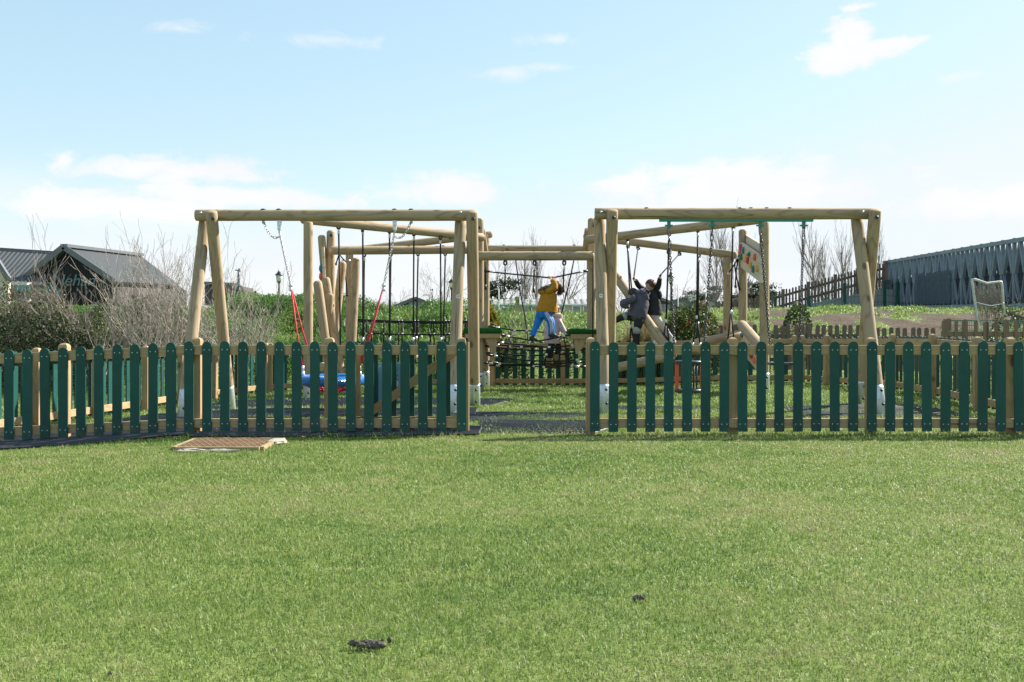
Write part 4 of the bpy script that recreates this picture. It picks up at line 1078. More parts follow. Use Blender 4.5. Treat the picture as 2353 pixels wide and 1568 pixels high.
def skin_geo(nodes, edges, root, sub=2, smooth_=0.35):
    """grow one continuous surface over a skeleton; returns (verts, faces)"""
    keys = list(nodes); me = bpy.data.meshes.new('tmp'); me.from_pydata([tuple(nodes[k][0]) for k in keys], [(keys.index(a), keys.index(b)) for a, b in edges], [])
    o = bpy.data.objects.new('tmp', me); col.objects.link(o)
    md = o.modifiers.new('Skin', 'SKIN'); md.branch_smoothing = smooth_
    for k, sv in zip(keys, me.skin_vertices[0].data):
        r = nodes[k][1]; sv.radius = r if hasattr(r, '__len__') else (r, r); sv.use_root = (k == root)
    ss = o.modifiers.new('Sub', 'SUBSURF'); ss.levels = sub; ss.render_levels = sub
    dg = bpy.context.evaluated_depsgraph_get(); em = bpy.data.meshes.new_from_object(o.evaluated_get(dg))
    vs = [v.co.copy() for v in em.vertices]; ns = [v.normal.copy() for v in em.vertices]; fs = [tuple(p.vertices) for p in em.polygons]
    bpy.data.objects.remove(o); bpy.data.meshes.remove(em); bpy.data.meshes.remove(me)
    return vs, ns, fs
def chain_nodes(lst, pre):
    n = {}; e = []
    for i, (p, r) in enumerate(lst):
        n[pre + str(i)] = (p, r)
        if i: e.append((pre + str(i - 1), pre + str(i)))
    return n, e
def cat_rom(lst, k=6):
    """smooth a chain of (point, (r lateral, r depth))"""
    L = [(np.array(p), np.array(r if hasattr(r, '__len__') else (r, r))) for p, r in lst]; out = []
    for i in range(len(L) - 1):
        p0, p1, p2, p3 = L[max(i - 1, 0)], L[i], L[i + 1], L[min(i + 2, len(L) - 1)]
        for j in range(k):
            t = j / k; f = lambda q: .5 * (2 * p1[q] + (p2[q] - p0[q]) * t + (2 * p0[q] - 5 * p1[q] + 4 * p2[q] - p3[q]) * t * t + (3 * p1[q] - p0[q] - 3 * p2[q] + p3[q]) * t ** 3)
            out.append((f(0), f(1)))
    out.append(L[-1]); return out
def loft(mb, lst, fold=.01, fs_=9.0, n=20, round0=.25, mi=0):
    S = cat_rom(lst); vs = []; K = len(S); prev = None
    rings = [(S[0][0] - (S[1][0] - S[0][0]) * .1, S[0][1] * .80)] + S + [(S[-1][0] + (S[-1][0] - S[-2][0]) * .5, S[-1][1] * .55)]
    for i, (p, r) in enumerate(rings):
        d = rings[min(i + 1, len(rings) - 1)][0] - rings[max(i - 1, 0)][0]; d = d / (np.linalg.norm(d) + 1e-9)
        y = np.array([0, 1.0, 0]) if prev is None else prev
        y = y - d * y.dot(d); y /= np.linalg.norm(y) + 1e-9; prev = y; x = np.cross(d, y)
        for j in range(n):
            an = 2 * math.pi * j / n; q = p + x * math.cos(an) * r[0] + y * math.sin(an) * r[1]; vs.append(q)
    A = np.array(vs); C = np.repeat(np.array([r[0] for r in rings]), n, 0); dr = A - C; dr /= np.linalg.norm(dr, axis=1)[:, None] + 1e-9
    f = (fbm(A[:, 0] * fs_ * 1.3 + A[:, 2] * fs_ * .8 + 3, A[:, 2] * fs_ * 1.2 + A[:, 1] * fs_, 4) - .45) * 2 * fold
    A = A + dr * f[:, None]
    fs = [(i * n + j, i * n + (j + 1) % n, (i + 1) * n + (j + 1) % n, (i + 1) * n + j) for i in range(len(rings) - 1) for j in range(n)]
    fs += [tuple(range(n - 1, -1, -1)), tuple((len(rings) - 1) * n + j for j in range(n))]
    mb.add([tuple(q) for q in A], fs, mi, True)
def garment(name, chains, links, root_key, m, parent, fold=0.012, fs_=9.0, sub=2, puff=1.0, hem={}):
    mb = MB()
    for pre, lst in chains.items(): loft(mb, [(p, tuple(q * puff for q in (r if hasattr(r, '__len__') else (r, r)))) for p, r in lst], fold * (1.3 if pre == 't' else .7), fs_)
    return mb.build(name, [m], parent)
def hand_to(mb, wrist, grip, along, s=1.0):
    """palm, four curled fingers of different lengths round the grip and a thumb from the palm's side"""
    w, g, a = Vector(wrist), Vector(grip), Vector(along).normalized(); d = (g - w).normalized(); n = a.cross(d).normalized()
    pc = w.lerp(g, .62); rot = Matrix((a, d, n)).transposed()
    mb.blob(pc, (.030 * s, .036 * s, .016 * s), 10, 0, rot)
    for k, (off, L) in enumerate(((-.024, .85), (-.008, 1.0), (.008, .95), (.024, .75))):
        b = w.lerp(g, .85) + a * off * s; q = [b - n * .004]
        for ang in (20, 70, 125, 175): q.append(g + a * off * s + (d * math.cos(R(ang)) + n * math.sin(R(ang))) * .021 * s * (0.85 + .2 * L))
        mb.tube(q, [.0085 * s, .0085 * s, .008 * s, .0075 * s, .006 * s], 6)
    t0 = pc - a * .028 * s; mb.tube([t0, t0 - a * .016 * s + d * .012 * s - n * .01 * s, g - a * .02 * s - n * .022 * s, g - a * .004 * s - n * .024 * s], [.011 * s, .0105 * s, .009 * s, .007 * s], 6)
def head_geo(mb, c, r, fwd, up=(0, 0, 1)):
    """skull, jaw, nose, lips, eyes' sockets and ears; fwd is where the face looks"""
    f = Vector(fwd).normalized(); u = Vector(up); u = (u - f * u.dot(f)).normalized(); s = f.cross(u)
    rot = Matrix((f, s, u)).transposed(); c = Vector(c)
    mb.blob(c, (r * .98, r * .84, r * 1.08), 16, 0, rot); mb.blob(c + f * r * .22 - u * r * .52, (r * .68, r * .62, r * .60), 14, 0, rot)
    mb.blob(c + f * r * .99 - u * r * .22, (r * .17, r * .11, r * .17), 8, 0, rot); mb.blob(c + f * r * .90 - u * r * .56, (r * .10, r * .24, r * .07), 8, 2, rot)
    for k in (-1, 1):
        mb.blob(c + f * r * .86 + s * k * r * .30 + u * r * .02, (r * .08, r * .12, r * .07), 8, 1, rot)
        mb.blob(c + s * k * r * .84 - u * r * .12 - f * r * .05, (r * .16, r * .07, r * .22), 8, 0, rot)
M['eye'] = plain('dark eye', (0.03, 0.022, 0.02), 0.2); M['lips'] = plain('lips', (0.48, 0.20, 0.17), 0.45)
def hair_cap(parent, c, r, fwd, m, length=.6, fringe=.35, up=(0, 0, 1)):
    f = Vector(fwd).normalized(); u = Vector(up); u = (u - f * u.dot(f)).normalized(); s = f.cross(u); c = Vector(c); vs = []; N, K = 28, 12
    for i in range(1, K + 1):
        for j in range(N):
            a = 2 * math.pi * j / N; front = float(smooth(.38, .80, math.cos(a)))
            low = -length * (1 - front) + fringe * front + .05 * math.sin(9 * a)
            th = (math.pi * .5 - math.asin(max(-1, min(1, low)))) * i / K if low > -1 else math.pi * .9 * i / K
            k = 1.12 + .03 * math.sin(a * 11 + i)
            x = math.sin(min(th, math.pi * .62)) * k
            vs.append(c + (f * math.cos(a) * x * 1.0 + s * math.sin(a) * x * .93 + u * (math.cos(th) * 1.16 if th < math.pi / 2 else -(th - math.pi / 2) / (math.pi / 2) * length * 1.5)) * r)
    vs.append(c + u * r * 1.17); t_ = len(vs) - 1
    fs = [(i * N + j, (i + 1) * N + j, (i + 1) * N + (j + 1) % N, i * N + (j + 1) % N) for i in range(K - 1) for j in range(N)] + [(t_, j, (j + 1) % N) for j in range(N)]
    mb = MB(); mb.add(vs, fs, 0, True); return mb.build('hair', [m], parent)
def hood(parts, m, parent, amp=.10, seed=1):
    mb = MB(); rg = np.random.default_rng(seed)
    for c, r in parts: mb.blob(c, r, 18)
    a = np.array(mb.v); q = (fbm(a[:, 0] * 16 + seed, a[:, 2] * 16 + a[:, 1] * 9, 3) - .45) * 2 * amp * .25; ctr = a.mean(0); d = a - ctr; d /= np.linalg.norm(d, axis=1)[:, None] + 1e-6
    mb.v = [tuple(k) for k in (a + d * q[:, None])]; return mb.build('hood', [m], parent)
def fur(name, pts, r, m, parent, n=900, L=.045):
    mb = MB(); pts = [Vector(p) for p in pts]; mb.tube([p for p in pts], r * .75, 8, 0)
    for i in range(n):
        k = rnd.uniform(0, len(pts) - 1.001); j = int(k); c = pts[j].lerp(pts[j + 1], k - j)
        d = Vector((rnd.gauss(0, 1), rnd.gauss(0, 1), rnd.gauss(0, 1))).normalized(); b = c + d * r * .65; t_ = d.orthogonal().normalized() * .006
        mb.add([b - t_, b + t_, c + d * (r + L * rnd.uniform(.4, 1)) + Vector((0, 0, -.012))], [(0, 1, 2)], 0)
    return mb.build(name, [m], parent)
def body(parent_args, nodes_chains, links, root_key, heads, hands, m='skin'):
    loc, label, grp = parent_args
    nodes, edges = {}, []
    for pre, lst in nodes_chains.items():
        n, e = chain_nodes(lst, pre); nodes.update(n); edges += e
    vs, ns, fs = skin_geo(nodes, edges + links, root_key, 1)
    mb = MB(); mb.add(vs, fs, 0, True)
    for h in heads: head_geo(mb, *h)
    for h in hands: hand_to(mb, *h)
    o = mb.build('person', [m, 'eye', 'lips'], None, loc); tag(o, label, 'person', grp); return o
def foot(name, a, b, r, m, parent, sole=None):
    """a shoe from heel a to toe b"""
    a, b = Vector(a), Vector(b); d = (b - a).normalized(); mb = MB(); s = d.cross(Vector((0, 0, 1))).normalized(); u = s.cross(d)
    rot = Matrix((d, s, u)).transposed(); L = (b - a).length
    mb.blob(a.lerp(b, .33) + u * r * .25, (L * .42, r * .85, r * 1.05), 12, 0, rot); mb.blob(a.lerp(b, .66) - u * r * .1, (L * .40, r * .95, r * .72), 12, 0, rot)
    mb.box(a.lerp(b, .5) - u * r * .68, (L * 1.0, r * 1.5, r * .28), 1, rot)
    return mb.build(name, [m, sole or m], parent)

# --- child in the mustard coat on the rope bridge
Y1 = 19.92
def k1(x, y, dy=0): Yq = Y1 + dy; return P((1940 + x * .2424) / 1.632, (1020 + y * .2424) / 1.632, Yq)
hipC = k1(405, 640); chest = k1(500, 400)
c1 = body((k1(380, 1075), 'child in a mustard hooded coat and blue striped trousers, gripping a rope overhead', None),
    {'t': [(hipC, .085), (k1(455, 520), .08), (chest, .09), (k1(545, 300), .045), (k1(590, 250), .04)],
     'a': [(k1(460, 300, -.07), .035), (k1(583, 235, -.10), .028), (k1(522, 122, -.06), .020)], 'b': [(k1(520, 290, .09), .035), (k1(600, 235, .12), .028), (k1(562, 118, .03), .020)],
     'l': [(k1(335, 660, .06), .07), (k1(300, 830, .05), .05), (k1(238, 985, .03), .033)], 'r': [(k1(450, 655, -.06), .07), (k1(527, 800, -.06), .05), (k1(527, 945, -.03), .033)]},
    [('t2', 'a0'), ('t2', 'b0'), ('t0', 'l0'), ('t0', 'r0')], 't0', [(k1(612, 222, .02), .092, (.95, -.1, -.05))],
    [(k1(522, 122, -.06), k1(497, 84, -.0) , (1, 0, -.05), .95), (k1(562, 118, .03), k1(553, 82, .02), (1, 0, -.02), .9)])
garment('coat', {'t': [(k1(460, 622), (.218, .15)), (k1(464, 560), (.212, .15)), (k1(476, 450), (.180, .14)), (k1(490, 370), (.160, .13)), (k1(508, 310), (.130, .11)), (k1(525, 272), (.07, .07))],
    'a': [(k1(455, 310, -.10), .062), (k1(530, 268, -.13), .062), (k1(585, 232, -.12), .060), (k1(566, 170, -.10), .050), (k1(538, 128, -.07), .044)],
    'b': [(k1(540, 300, .10), .06), (k1(605, 240, .13), .058), (k1(585, 180, .08), .05), (k1(566, 130, .04), .044)]}, [('t3', 'a0'), ('t3', 'b0')], 't2', 'mustard', c1, .022, 11)
hood([(k1(400, 310), (.105, .12, .075)), (k1(460, 285), (.11, .12, .07)), (k1(520, 290), (.08, .10, .06))], 'mustard', c1, .1, 2)
fur('fur_trim', [k1(335, 290, -.03), k1(370, 262, -.08), k1(430, 243, -.10), k1(490, 222, -.06), k1(520, 212, 0)], .032, 'furg', c1, 1000, .04)
hair_cap(c1, k1(612, 222, .02), .092, (.95, -.1, -.05), 'hair', .9, .3)
fur('fur_collar', [k1(640, 200, -.02), k1(668, 250, -.03), k1(668, 300, -.03), k1(640, 335, 0)], .045, 'furb', c1, 900, .03)
garment('trousers', {'h': [(k1(405, 600), (.13, .11)), (k1(400, 660), (.145, .115)), (k1(405, 710), (.10, .10))], 'l': [(k1(372, 640, .05), .09), (k1(340, 720, .06), .092), (k1(300, 830, .05), .068), (k1(262, 920, .04), .062), (k1(240, 985, .03), .058)],
    'r': [(k1(440, 640, -.05), .09), (k1(475, 700, -.06), .092), (k1(518, 780, -.07), .080), (k1(527, 880, -.06), .064), (k1(522, 955, -.03), .060)]}, [('h1', 'l0'), ('h1', 'r0')], 'h1', 'bluecloth', c1, .010, 12)
for off in (-.022, 0, .022):
    mb = MB(); q = [k1(440, 620, -.165), k1(478, 690, -.16), k1(520, 770, -.152), k1(531, 830, -.136), k1(533, 890, -.128), k1(530, 945, -.096)]
    mb.tube([p + Vector((off, -.002, off * .6)) for p in q], .0062, 5); mb.build('side_stripe', ['stripe'], c1)
foot('shoe', k1(190, 1035, .03), k1(325, 1052, -.02), .05, 'shoe', c1); foot('shoe', k1(490, 985, -.04), k1(650, 1000, -.06), .05, 'shoe', c1)

# --- child in the pink floral coat behind
Y2 = 20.35
def k2(x, y, dy=0): Yq = Y2 + dy; return P((1940 + x * .2424) / 1.632, (1020 + y * .2424) / 1.632, Yq)
c2 = body((k2(550, 1480), 'child in a long pale pink floral coat and tan boots, standing behind the mustard coat', None),
    {'t': [(k2(540, 1080), .09), (k2(540, 860), .09), (k2(580, 720), .08), (k2(600, 640), .04), (k2(595, 610), .04)],
     'a': [(k2(650, 720, -.02), .035), (k2(690, 860, -.05), .028), (k2(728, 945, -.06), .020)], 'b': [(k2(480, 730, .12), .035), (k2(470, 860, .14), .028), (k2(500, 950, .1), .02)],
     'l': [(k2(520, 1130, -.02), .06), (k2(512, 1240, -.02), .045), (k2(500, 1400, 0), .035)], 'r': [(k2(620, 1110, .05), .06), (k2(630, 1210, .05), .045), (k2(600, 1350, .05), .035)]},
    [('t2', 'a0'), ('t2', 'b0'), ('t0', 'l0'), ('t0', 'r0')], 't0', [(k2(592, 580), .088, (.9, .2, 0))], [(k2(728, 945, -.06), k2(738, 985, -.08), (.9, 0, .2), .85)])
hair_cap(c2, k2(592, 580), .088, (.9, .2, 0), 'hair', .95, .35)
garment('coat', {'t': [(k2(538, 1108), (.160, .13)), (k2(540, 980), (.166, .135)), (k2(548, 850), (.160, .13)), (k2(572, 740), (.145, .12)), (k2(600, 668), (.09, .08))],
    'a': [(k2(635, 745, -.05), .066), (k2(680, 850, -.07), .062), (k2(730, 935, -.07), .052)], 'b': [(k2(510, 740, .10), .06), (k2(475, 860, .13), .058), (k2(500, 940, .1), .05)]},
    [('t3', 'a0'), ('t3', 'b0')], 't2', 'floral', c2, .018, 13)
fur('fur_collar', [k2(570, 690, -.1), k2(610, 660, -.1), k2(660, 660, -.06), k2(680, 700, -.02)], .04, 'furw', c2, 500, .025)
garment('leggings', {'h': [(k2(560, 1040), .10), (k2(565, 1100), .10)], 'l': [(k2(540, 1060, -.01), .07), (k2(525, 1150, -.02), .07), (k2(515, 1240, -.02), .058), (k2(505, 1330, 0), .052)], 'r': [(k2(600, 1050, .03), .07), (k2(622, 1130, .05), .07), (k2(640, 1200, .05), .058), (k2(605, 1280, .05), .052)]}, [('h1', 'l0'), ('h1', 'r0')], 'h1', 'blackcloth', c2, .006)
for (x, y, x2, y2, dy) in ((490, 1350, 490, 1440, 0), (595, 1275, 590, 1375, .05)):
    mb = MB(); mb.tube([k2(x, y, dy - .01), k2(x, (y + y2) / 2, dy - .01), k2(x2, y2, dy)], [.066, .064, .062], 14); mb.build('boot_shaft', ['tanboot'], c2)
foot('boot', k2(450, 1455, 0), k2(600, 1462, -.03), .056, 'brownsole', c2); foot('boot', k2(560, 1392, .05), k2(690, 1410, .0), .056, 'brownsole', c2)

# --- child in the grey coat bending over
Y3 = 18.72
def k3(x, y, dy=0): Yq = Y3 + dy; return P((2300 + x * .1977) / 1.632, (1020 + y * .1977) / 1.632, Yq)
c3 = body((k3(445, 1400), 'child in a slate grey hooded coat bending forward with one leg raised', None),
    {'t': [(k3(500, 850), .085), (k3(545, 680), .08), (k3(490, 520), .085), (k3(430, 440), .045), (k3(395, 405), .04)],
     'a': [(k3(390, 500, -.10), .035), (k3(190, 600, -.12), .028), (k3(262, 680, -.10), .020)], 'b': [(k3(420, 480, .13), .035), (k3(250, 560, .16), .028), (k3(230, 680, .1), .02)],
     'l': [(k3(420, 850, .06), .07), (k3(215, 835, .05), .05), (k3(40, 925, .06), .035)], 'r': [(k3(490, 900, -.05), .07), (k3(448, 1110, -.04), .05), (k3(440, 1370, 0), .035)]},
    [('t2', 'a0'), ('t2', 'b0'), ('t0', 'l0'), ('t0', 'r0')], 't0', [(k3(375, 405), .088, (-.8, .1, -.6), (-.5, 0, .8))], [(k3(262, 680, -.10), k3(300, 690, -.1), (.2, 1, 0), .85)])
hair_cap(c3, k3(375, 405), .088, (-.8, .1, -.6), 'hairdk', .5, .3, (-.5, 0, .8))
garment('coat', {'t': [(k3(420, 878), (.182, .135)), (k3(465, 765), (.186, .145)), (k3(500, 645), (.176, .145)), (k3(490, 535), (.155, .135)), (k3(462, 455), (.12, .12)), (k3(430, 412), (.065, .08))],
    'a': [(k3(400, 500, -.12), .07), (k3(280, 550, -.14), .068), (k3(180, 605, -.14), .066), (k3(225, 650, -.13), .056), (k3(285, 655, -.12), .050)],
    'b': [(k3(420, 480, .12), .066), (k3(260, 560, .16), .06), (k3(235, 660, .12), .05)]}, [('t4', 'a0'), ('t4', 'b0')], 't2', 'greycoat', c3, .020, 12)
garment('coat_tail', {'h': [(k3(400, 790, -.02), .10), (k3(470, 850, -.02), .11), (k3(555, 915, 0), .06), (k3(578, 960, 0), .03)]}, [], 'h1', 'greycoat', c3, .01)
hood([(k3(470, 400), (.085, .11, .075)), (k3(540, 395), (.095, .12, .085)), (k3(600, 450), (.075, .11, .095)), (k3(625, 500), (.05, .09, .07))], 'greycoat', c3, .1, 3)
garment('trousers', {'h': [(k3(500, 800), .12), (k3(485, 860), .125), (k3(480, 910), .10)], 'l': [(k3(470, 850, .05), .085), (k3(390, 858, .06), .085), (k3(300, 845, .055), .078), (k3(215, 840, .05), .07), (k3(120, 885, .055), .06), (k3(45, 925, .06), .055)],
    'r': [(k3(492, 860, -.04), .09), (k3(480, 960, -.05), .088), (k3(450, 1100, -.045), .072), (k3(440, 1220, -.02), .064), (k3(440, 1365, 0), .058)]}, [('h1', 'l0'), ('h1', 'r0')], 'h1', 'blackcloth', c3, .009, 12)
for q, r_ in (([k3(260, 842, .05), k3(215, 840, .05), k3(180, 858, .05)], [.076, .0775, .072]), ([k3(457, 1050, -.047), k3(449, 1110, -.045), k3(446, 1165, -.035)], [.080, .0765, .073])):
    mb = MB(); mb.tube(q, r_, 16); mb.build('knee_panel', ['greypatch'], c3)
foot('shoe', k3(395, 1400, .03), k3(545, 1405, -.03), .05, 'shoe', c3); foot('shoe', k3(50, 960, .06), k3(-70, 985, .05), .05, 'shoe', c3)

# --- child in the black jacket with both arms up
Y4 = 18.95
def k4(x, y, dy=0): Yq = Y4 + dy; return P((2300 + x * .1977) / 1.632, (1020 + y * .1977) / 1.632, Yq)
hl, hr_ = HANDL, HANDR
wl = hl.lerp(k4(480, 255, -.2), .32); wr_ = hr_.lerp(k4(868, 220, -.1), .32)
c4_ = body((k4(760, 1400), 'child in a black hooded jacket and pale pastel trousers, both arms raised on short ropes', None),
    {'t': [(k4(775, 840), .085), (k4(760, 640), .08), (k4(735, 440), .085), (k4(715, 355), .045), (k4(705, 315), .04)],
     'a': [(k4(640, 375, -.08), .035), (k4(480, 255, -.2), .028), (wl, .021)], 'b': [(k4(800, 370, .04), .035), (k4(868, 220, -.10), .028), (wr_, .021)],
     'l': [(k4(730, 890, .08), .07), (k4(730, 1060, .1), .05), (k4(790, 1280, .12), .035)], 'r': [(k4(810, 890, -.04), .07), (k4(945, 1050, -.06), .05), (k4(1100, 1250, -.06), .035)]},
    [('t2', 'a0'), ('t2', 'b0'), ('t0', 'l0'), ('t0', 'r0')], 't0', [(k4(705, 250), .094, (-.93, -.35, -.1))],
    [(wl, hl, (0, .3, 1), .95), (wr_, hr_, (.3, 0, .9), .95)])
hair_cap(c4_, k4(708, 245), .094, (-.93, -.35, -.1), 'hair', .75, .25)
garment('jacket', {'t': [(k4(765, 822), (.165, .13)), (k4(766, 700), (.152, .125)), (k4(760, 560), (.134, .12)), (k4(745, 450), (.126, .115)), (k4(730, 392), (.092, .09)), (k4(715, 350), (.045, .05))],
    'a': [(k4(650, 390, -.09), .064), (k4(560, 320, -.15), .056), (k4(480, 258, -.2), .052), (wl.lerp(k4(480, 255, -.2), .1), .040)],
    'b': [(k4(800, 385, .02), .062), (k4(845, 300, -.04), .055), (k4(868, 215, -.1), .050), (wr_.lerp(k4(868, 220, -.1), .1), .040)]}, [('t3', 'a0'), ('t3', 'b0')], 't2', 'blackcloth', c4_, .018, 12)
hood([(k4(845, 385), (.05, .09, .06)), (k4(872, 430), (.055, .09, .085))], 'blackcloth', c4_, .1, 4)
mb = MB(); mb.blob(k4(692, 410, -.135), (.014, .006, .012), 8); mb.build('chest_badge', ['stripe'], c4_)
garment('trousers', {'h': [(k4(775, 770), (.11, .10)), (k4(782, 850), (.115, .105)), (k4(785, 900), (.09, .09))], 'l': [(k4(755, 850, .06), .085), (k4(735, 930, .08), .09), (k4(730, 1060, .1), .07), (k4(790, 1275, .12), .055)],
    'r': [(k4(805, 850, -.03), .085), (k4(845, 930, -.04), .085), (k4(945, 1050, -.06), .070), (k4(1030, 1160, -.06), .055), (k4(1095, 1245, -.06), .046)]}, [('h1', 'l0'), ('h1', 'r0')], 'h1', 'pastel', c4_, .010, 12)
foot('shoe', k4(1080, 1265, -.06), k4(1185, 1330, -.08), .048, 'white', c4_); foot('shoe', k4(760, 1320, .12), k4(870, 1340, .1), .048, 'white', c4_)
# ============================================================ plants beyond the fence
def leaf_mesh(name, pts, size, tint, m, nrm_bias=None, aspect=1.6, parent=None, base=None):
    n = len(pts); a = nr.normal(0, 1, (n, 3)); 
    if nrm_bias is not None: a = a + nrm_bias
    a /= np.linalg.norm(a, axis=1)[:, None]; b = np.cross(a, nr.normal(0, 1, (n, 3))); b /= np.linalg.norm(b, axis=1)[:, None]; c = np.cross(a, b)
    s = size[:, None] if hasattr(size, '__len__') else size
    b0 = np.array(base if base is not None else (0, 0, 0)); p = pts - b0
    V = np.stack([p - c * s * aspect * .5, p + b * s * .42 + a * s * .1, p + c * s * aspect * .5, p - b * s * .42 + a * s * .1], 1).reshape(-1, 3)
    me = bpy.data.meshes.new(name); me.vertices.add(n * 4); me.vertices.foreach_set('co', V.astype(np.float32).reshape(-1))
    me.loops.add(n * 4); me.loops.foreach_set('vertex_index', np.arange(n * 4, dtype=np.int32)); me.polygons.add(n); me.polygons.foreach_set('loop_start', np.arange(0, n * 4, 4, dtype=np.int32))
    at = me.attributes.new('tint', 'FLOAT', 'POINT'); at.data.foreach_set('value', np.repeat(np.clip(tint, 0, 1), 4).astype(np.float32)); me.materials.append(M[m]); me.update(calc_edges=True)
    o = bpy.data.objects.new(name, me); col.objects.link(o)
    return hang(o, Matrix.Translation(Vector(b0)), parent)
M['leafdk'] = leafmat('dark evergreen leaf', [(0, (0.010, 0.020, 0.007)), (.4, (0.028, 0.048, 0.014)), (.75, (0.065, 0.085, 0.030)), (1, (0.13, 0.095, 0.05))], .55, .2, spec=.25)
M['leafbr'] = leafmat('brown and green bramble leaf', [(0, (0.028, 0.038, 0.014)), (.4, (0.065, 0.075, 0.028)), (.7, (0.12, 0.10, 0.045)), (1, (0.22, 0.11, 0.05))], .5, .3, spec=.35)
M['leafgold'] = leafmat('golden conifer spray', [(0, (0.030, 0.050, 0.008)), (.4, (0.11, 0.12, 0.014)), (.75, (0.26, 0.20, 0.020)), (1, (0.36, 0.24, 0.03))], .6, .3, spec=.2)
M['leafred'] = leafmat('glossy green leaf with red new growth', [(0, (0.018, 0.036, 0.010)), (.45, (0.06, 0.095, 0.024)), (.75, (0.13, 0.15, 0.05)), (.9, (0.20, 0.075, 0.045)), (1, (0.26, 0.05, 0.04))], .55, .3, spec=.2)
M['leafpine'] = leafmat('dark pine needle', [(0, (0.012, 0.026, 0.012)), (.5, (0.032, 0.055, 0.026)), (1, (0.075, 0.10, 0.05))], .6, .2, spec=.2)
M['reed'] = leafmat('tan green reed', [(0, (0.05, 0.06, 0.02)), (.4, (0.13, 0.115, 0.045)), (.75, (0.26, 0.20, 0.09)), (1, (0.38, 0.30, 0.16))], .5, .35, spec=.3)
M['twig'] = plain('pale grey twig bark', (0.37, 0.32, 0.28), 0.8, 0, 0.2, 0.25, 20)
M['twigbr'] = plain('brown twig bark', (0.22, 0.18, 0.15), 0.85, 0, 0.2, 0.25, 20)
M['barkfar'] = plain('grey brown bark', (0.25, 0.22, 0.20), 0.9, 0, 0.15, 0.2, 4)
M['barkdk'] = plain('dark bark', (0.07, 0.055, 0.045), 0.9, 0, 0.15, 0.2, 4)

def tubes_np(name, segs, m, parent=None, base=None, n=3):
    """segs: array (k, 8) x0 y0 z0 r0 x1 y1 z1 r1"""
    s = np.array(segs); k = len(s); a, b = s[:, 0:3], s[:, 4:7]; d = b - a; d /= np.linalg.norm(d, axis=1)[:, None] + 1e-9
    ref = np.where(np.abs(d[:, 2:3]) < .9, np.array([[0, 0, 1.0]]), np.array([[1.0, 0, 0]])); u = np.cross(d, ref); u /= np.linalg.norm(u, axis=1)[:, None]; w = np.cross(d, u)
    b0 = np.array(base if base is not None else (0, 0, 0)); V = np.zeros((k, 2 * n, 3))
    for j in range(n):
        an = 2 * np.pi * j / n; q = u * np.cos(an) + w * np.sin(an)
        V[:, j] = a + q * s[:, 3:4] - b0; V[:, n + j] = b + q * s[:, 7:8] - b0
    i0 = np.arange(k)[:, None] * 2 * n; f = []
    for j in range(n): f.append(np.concatenate([i0 + j, i0 + (j + 1) % n, i0 + n + (j + 1) % n, i0 + n + j], 1))
    F = np.stack(f, 1).reshape(-1, 4); me = bpy.data.meshes.new(name)
    me.vertices.add(k * 2 * n); me.vertices.foreach_set('co', V.astype(np.float32).reshape(-1)); me.loops.add(len(F) * 4); me.loops.foreach_set('vertex_index', F.astype(np.int32).reshape(-1))
    me.polygons.add(len(F)); me.polygons.foreach_set('loop_start', np.arange(0, len(F) * 4, 4, dtype=np.int32)); me.polygons.foreach_set('use_smooth', np.ones(len(F), bool))
    me.materials.append(M[m]); me.update(calc_edges=True)
    o = bpy.data.objects.new(name, me); col.objects.link(o); return hang(o, Matrix.Translation(Vector(b0)), parent)
def grow(segs, p, d, L, r, depth, rg, spread=.55, up=.15, seg=4, kids=3, wob=.16, taper=.65, ratio=.62, rmin=.003):
    p = np.array(p, float); d = np.array(d, float); d /= np.linalg.norm(d); rr = r
    for i in range(seg):
        nd = d + rg.normal(0, wob, 3) + np.array([0, 0, up * .25]); nd /= np.linalg.norm(nd)
        q = p + nd * L / seg; r2 = max(rmin, r * (1 - (1 - taper) * (i + 1) / seg) if depth > 0 else r * (1 - .7 * (i + 1) / seg))
        segs.append((*p, rr, *q, r2)); p, d, rr = q, nd, r2
        if depth > 0 and i >= 0:
            for _ in range(kids if i < seg - 1 else kids + 1):
                if rg.random() < .62:
                    a = rg.normal(0, 1, 3); a -= d * a.dot(d); a /= np.linalg.norm(a) + 1e-9
                    bd = d + a * spread * rg.uniform(.6, 1.4) + np.array([0, 0, up]); grow(segs, p, bd, L * ratio * rg.uniform(.6, 1.15), max(rmin, rr * .55), depth - 1, rg, spread, up, max(2, seg - 1), kids, wob, taper, ratio, rmin)
def bare_shrub(u, Y, vtop, stems, label, lean=0, seed=1, m='twig', depth=2, rad=.013, spread=.5, rmin=.0032, wide=.42, kids=2):
    rg = np.random.default_rng(seed); x = ux(u, Y); z = G(x, Y) - .05; H = 1 - (vtop - 784) * Y / FPX - z; segs = []
    for i in range(stems):
        d = np.array([rg.normal(lean, wide), rg.normal(0, wide * .8), 1.0]); grow(segs, (x + rg.normal(0, .12), Y + rg.normal(0, .12), z), d, H * rg.uniform(.42, .66), rad * rg.uniform(.6, 1.2), depth, rg, spread, .22, 6, kids, .10, .6, .58, rmin)
    o = tubes_np('bare_shrub', segs, m, None, (x, Y, z)); tag(o, label, 'shrub', 'bare twiggy shrubs behind the left fence'); return o
bare_shrub(232, 21.9, 560, 11, 'tall bare pale twigged shrub in front of the dark gabled building', -.16, 3, depth=3, kids=1)
bare_shrub(352, 21.3, 545, 14, 'broad bare pale twigged shrub just left of the left swing frame', -.03, 4, depth=3, kids=1)
bare_shrub(398, 22.4, 560, 10, 'bare pale shrub with fine upright twigs behind the left swing frame leg', .05, 5, depth=3, kids=1)
bare_shrub(40, 22.5, 600, 12, 'bare brownish shrub at the left edge of the photo', .02, 6, 'twigbr', depth=3, kids=1)
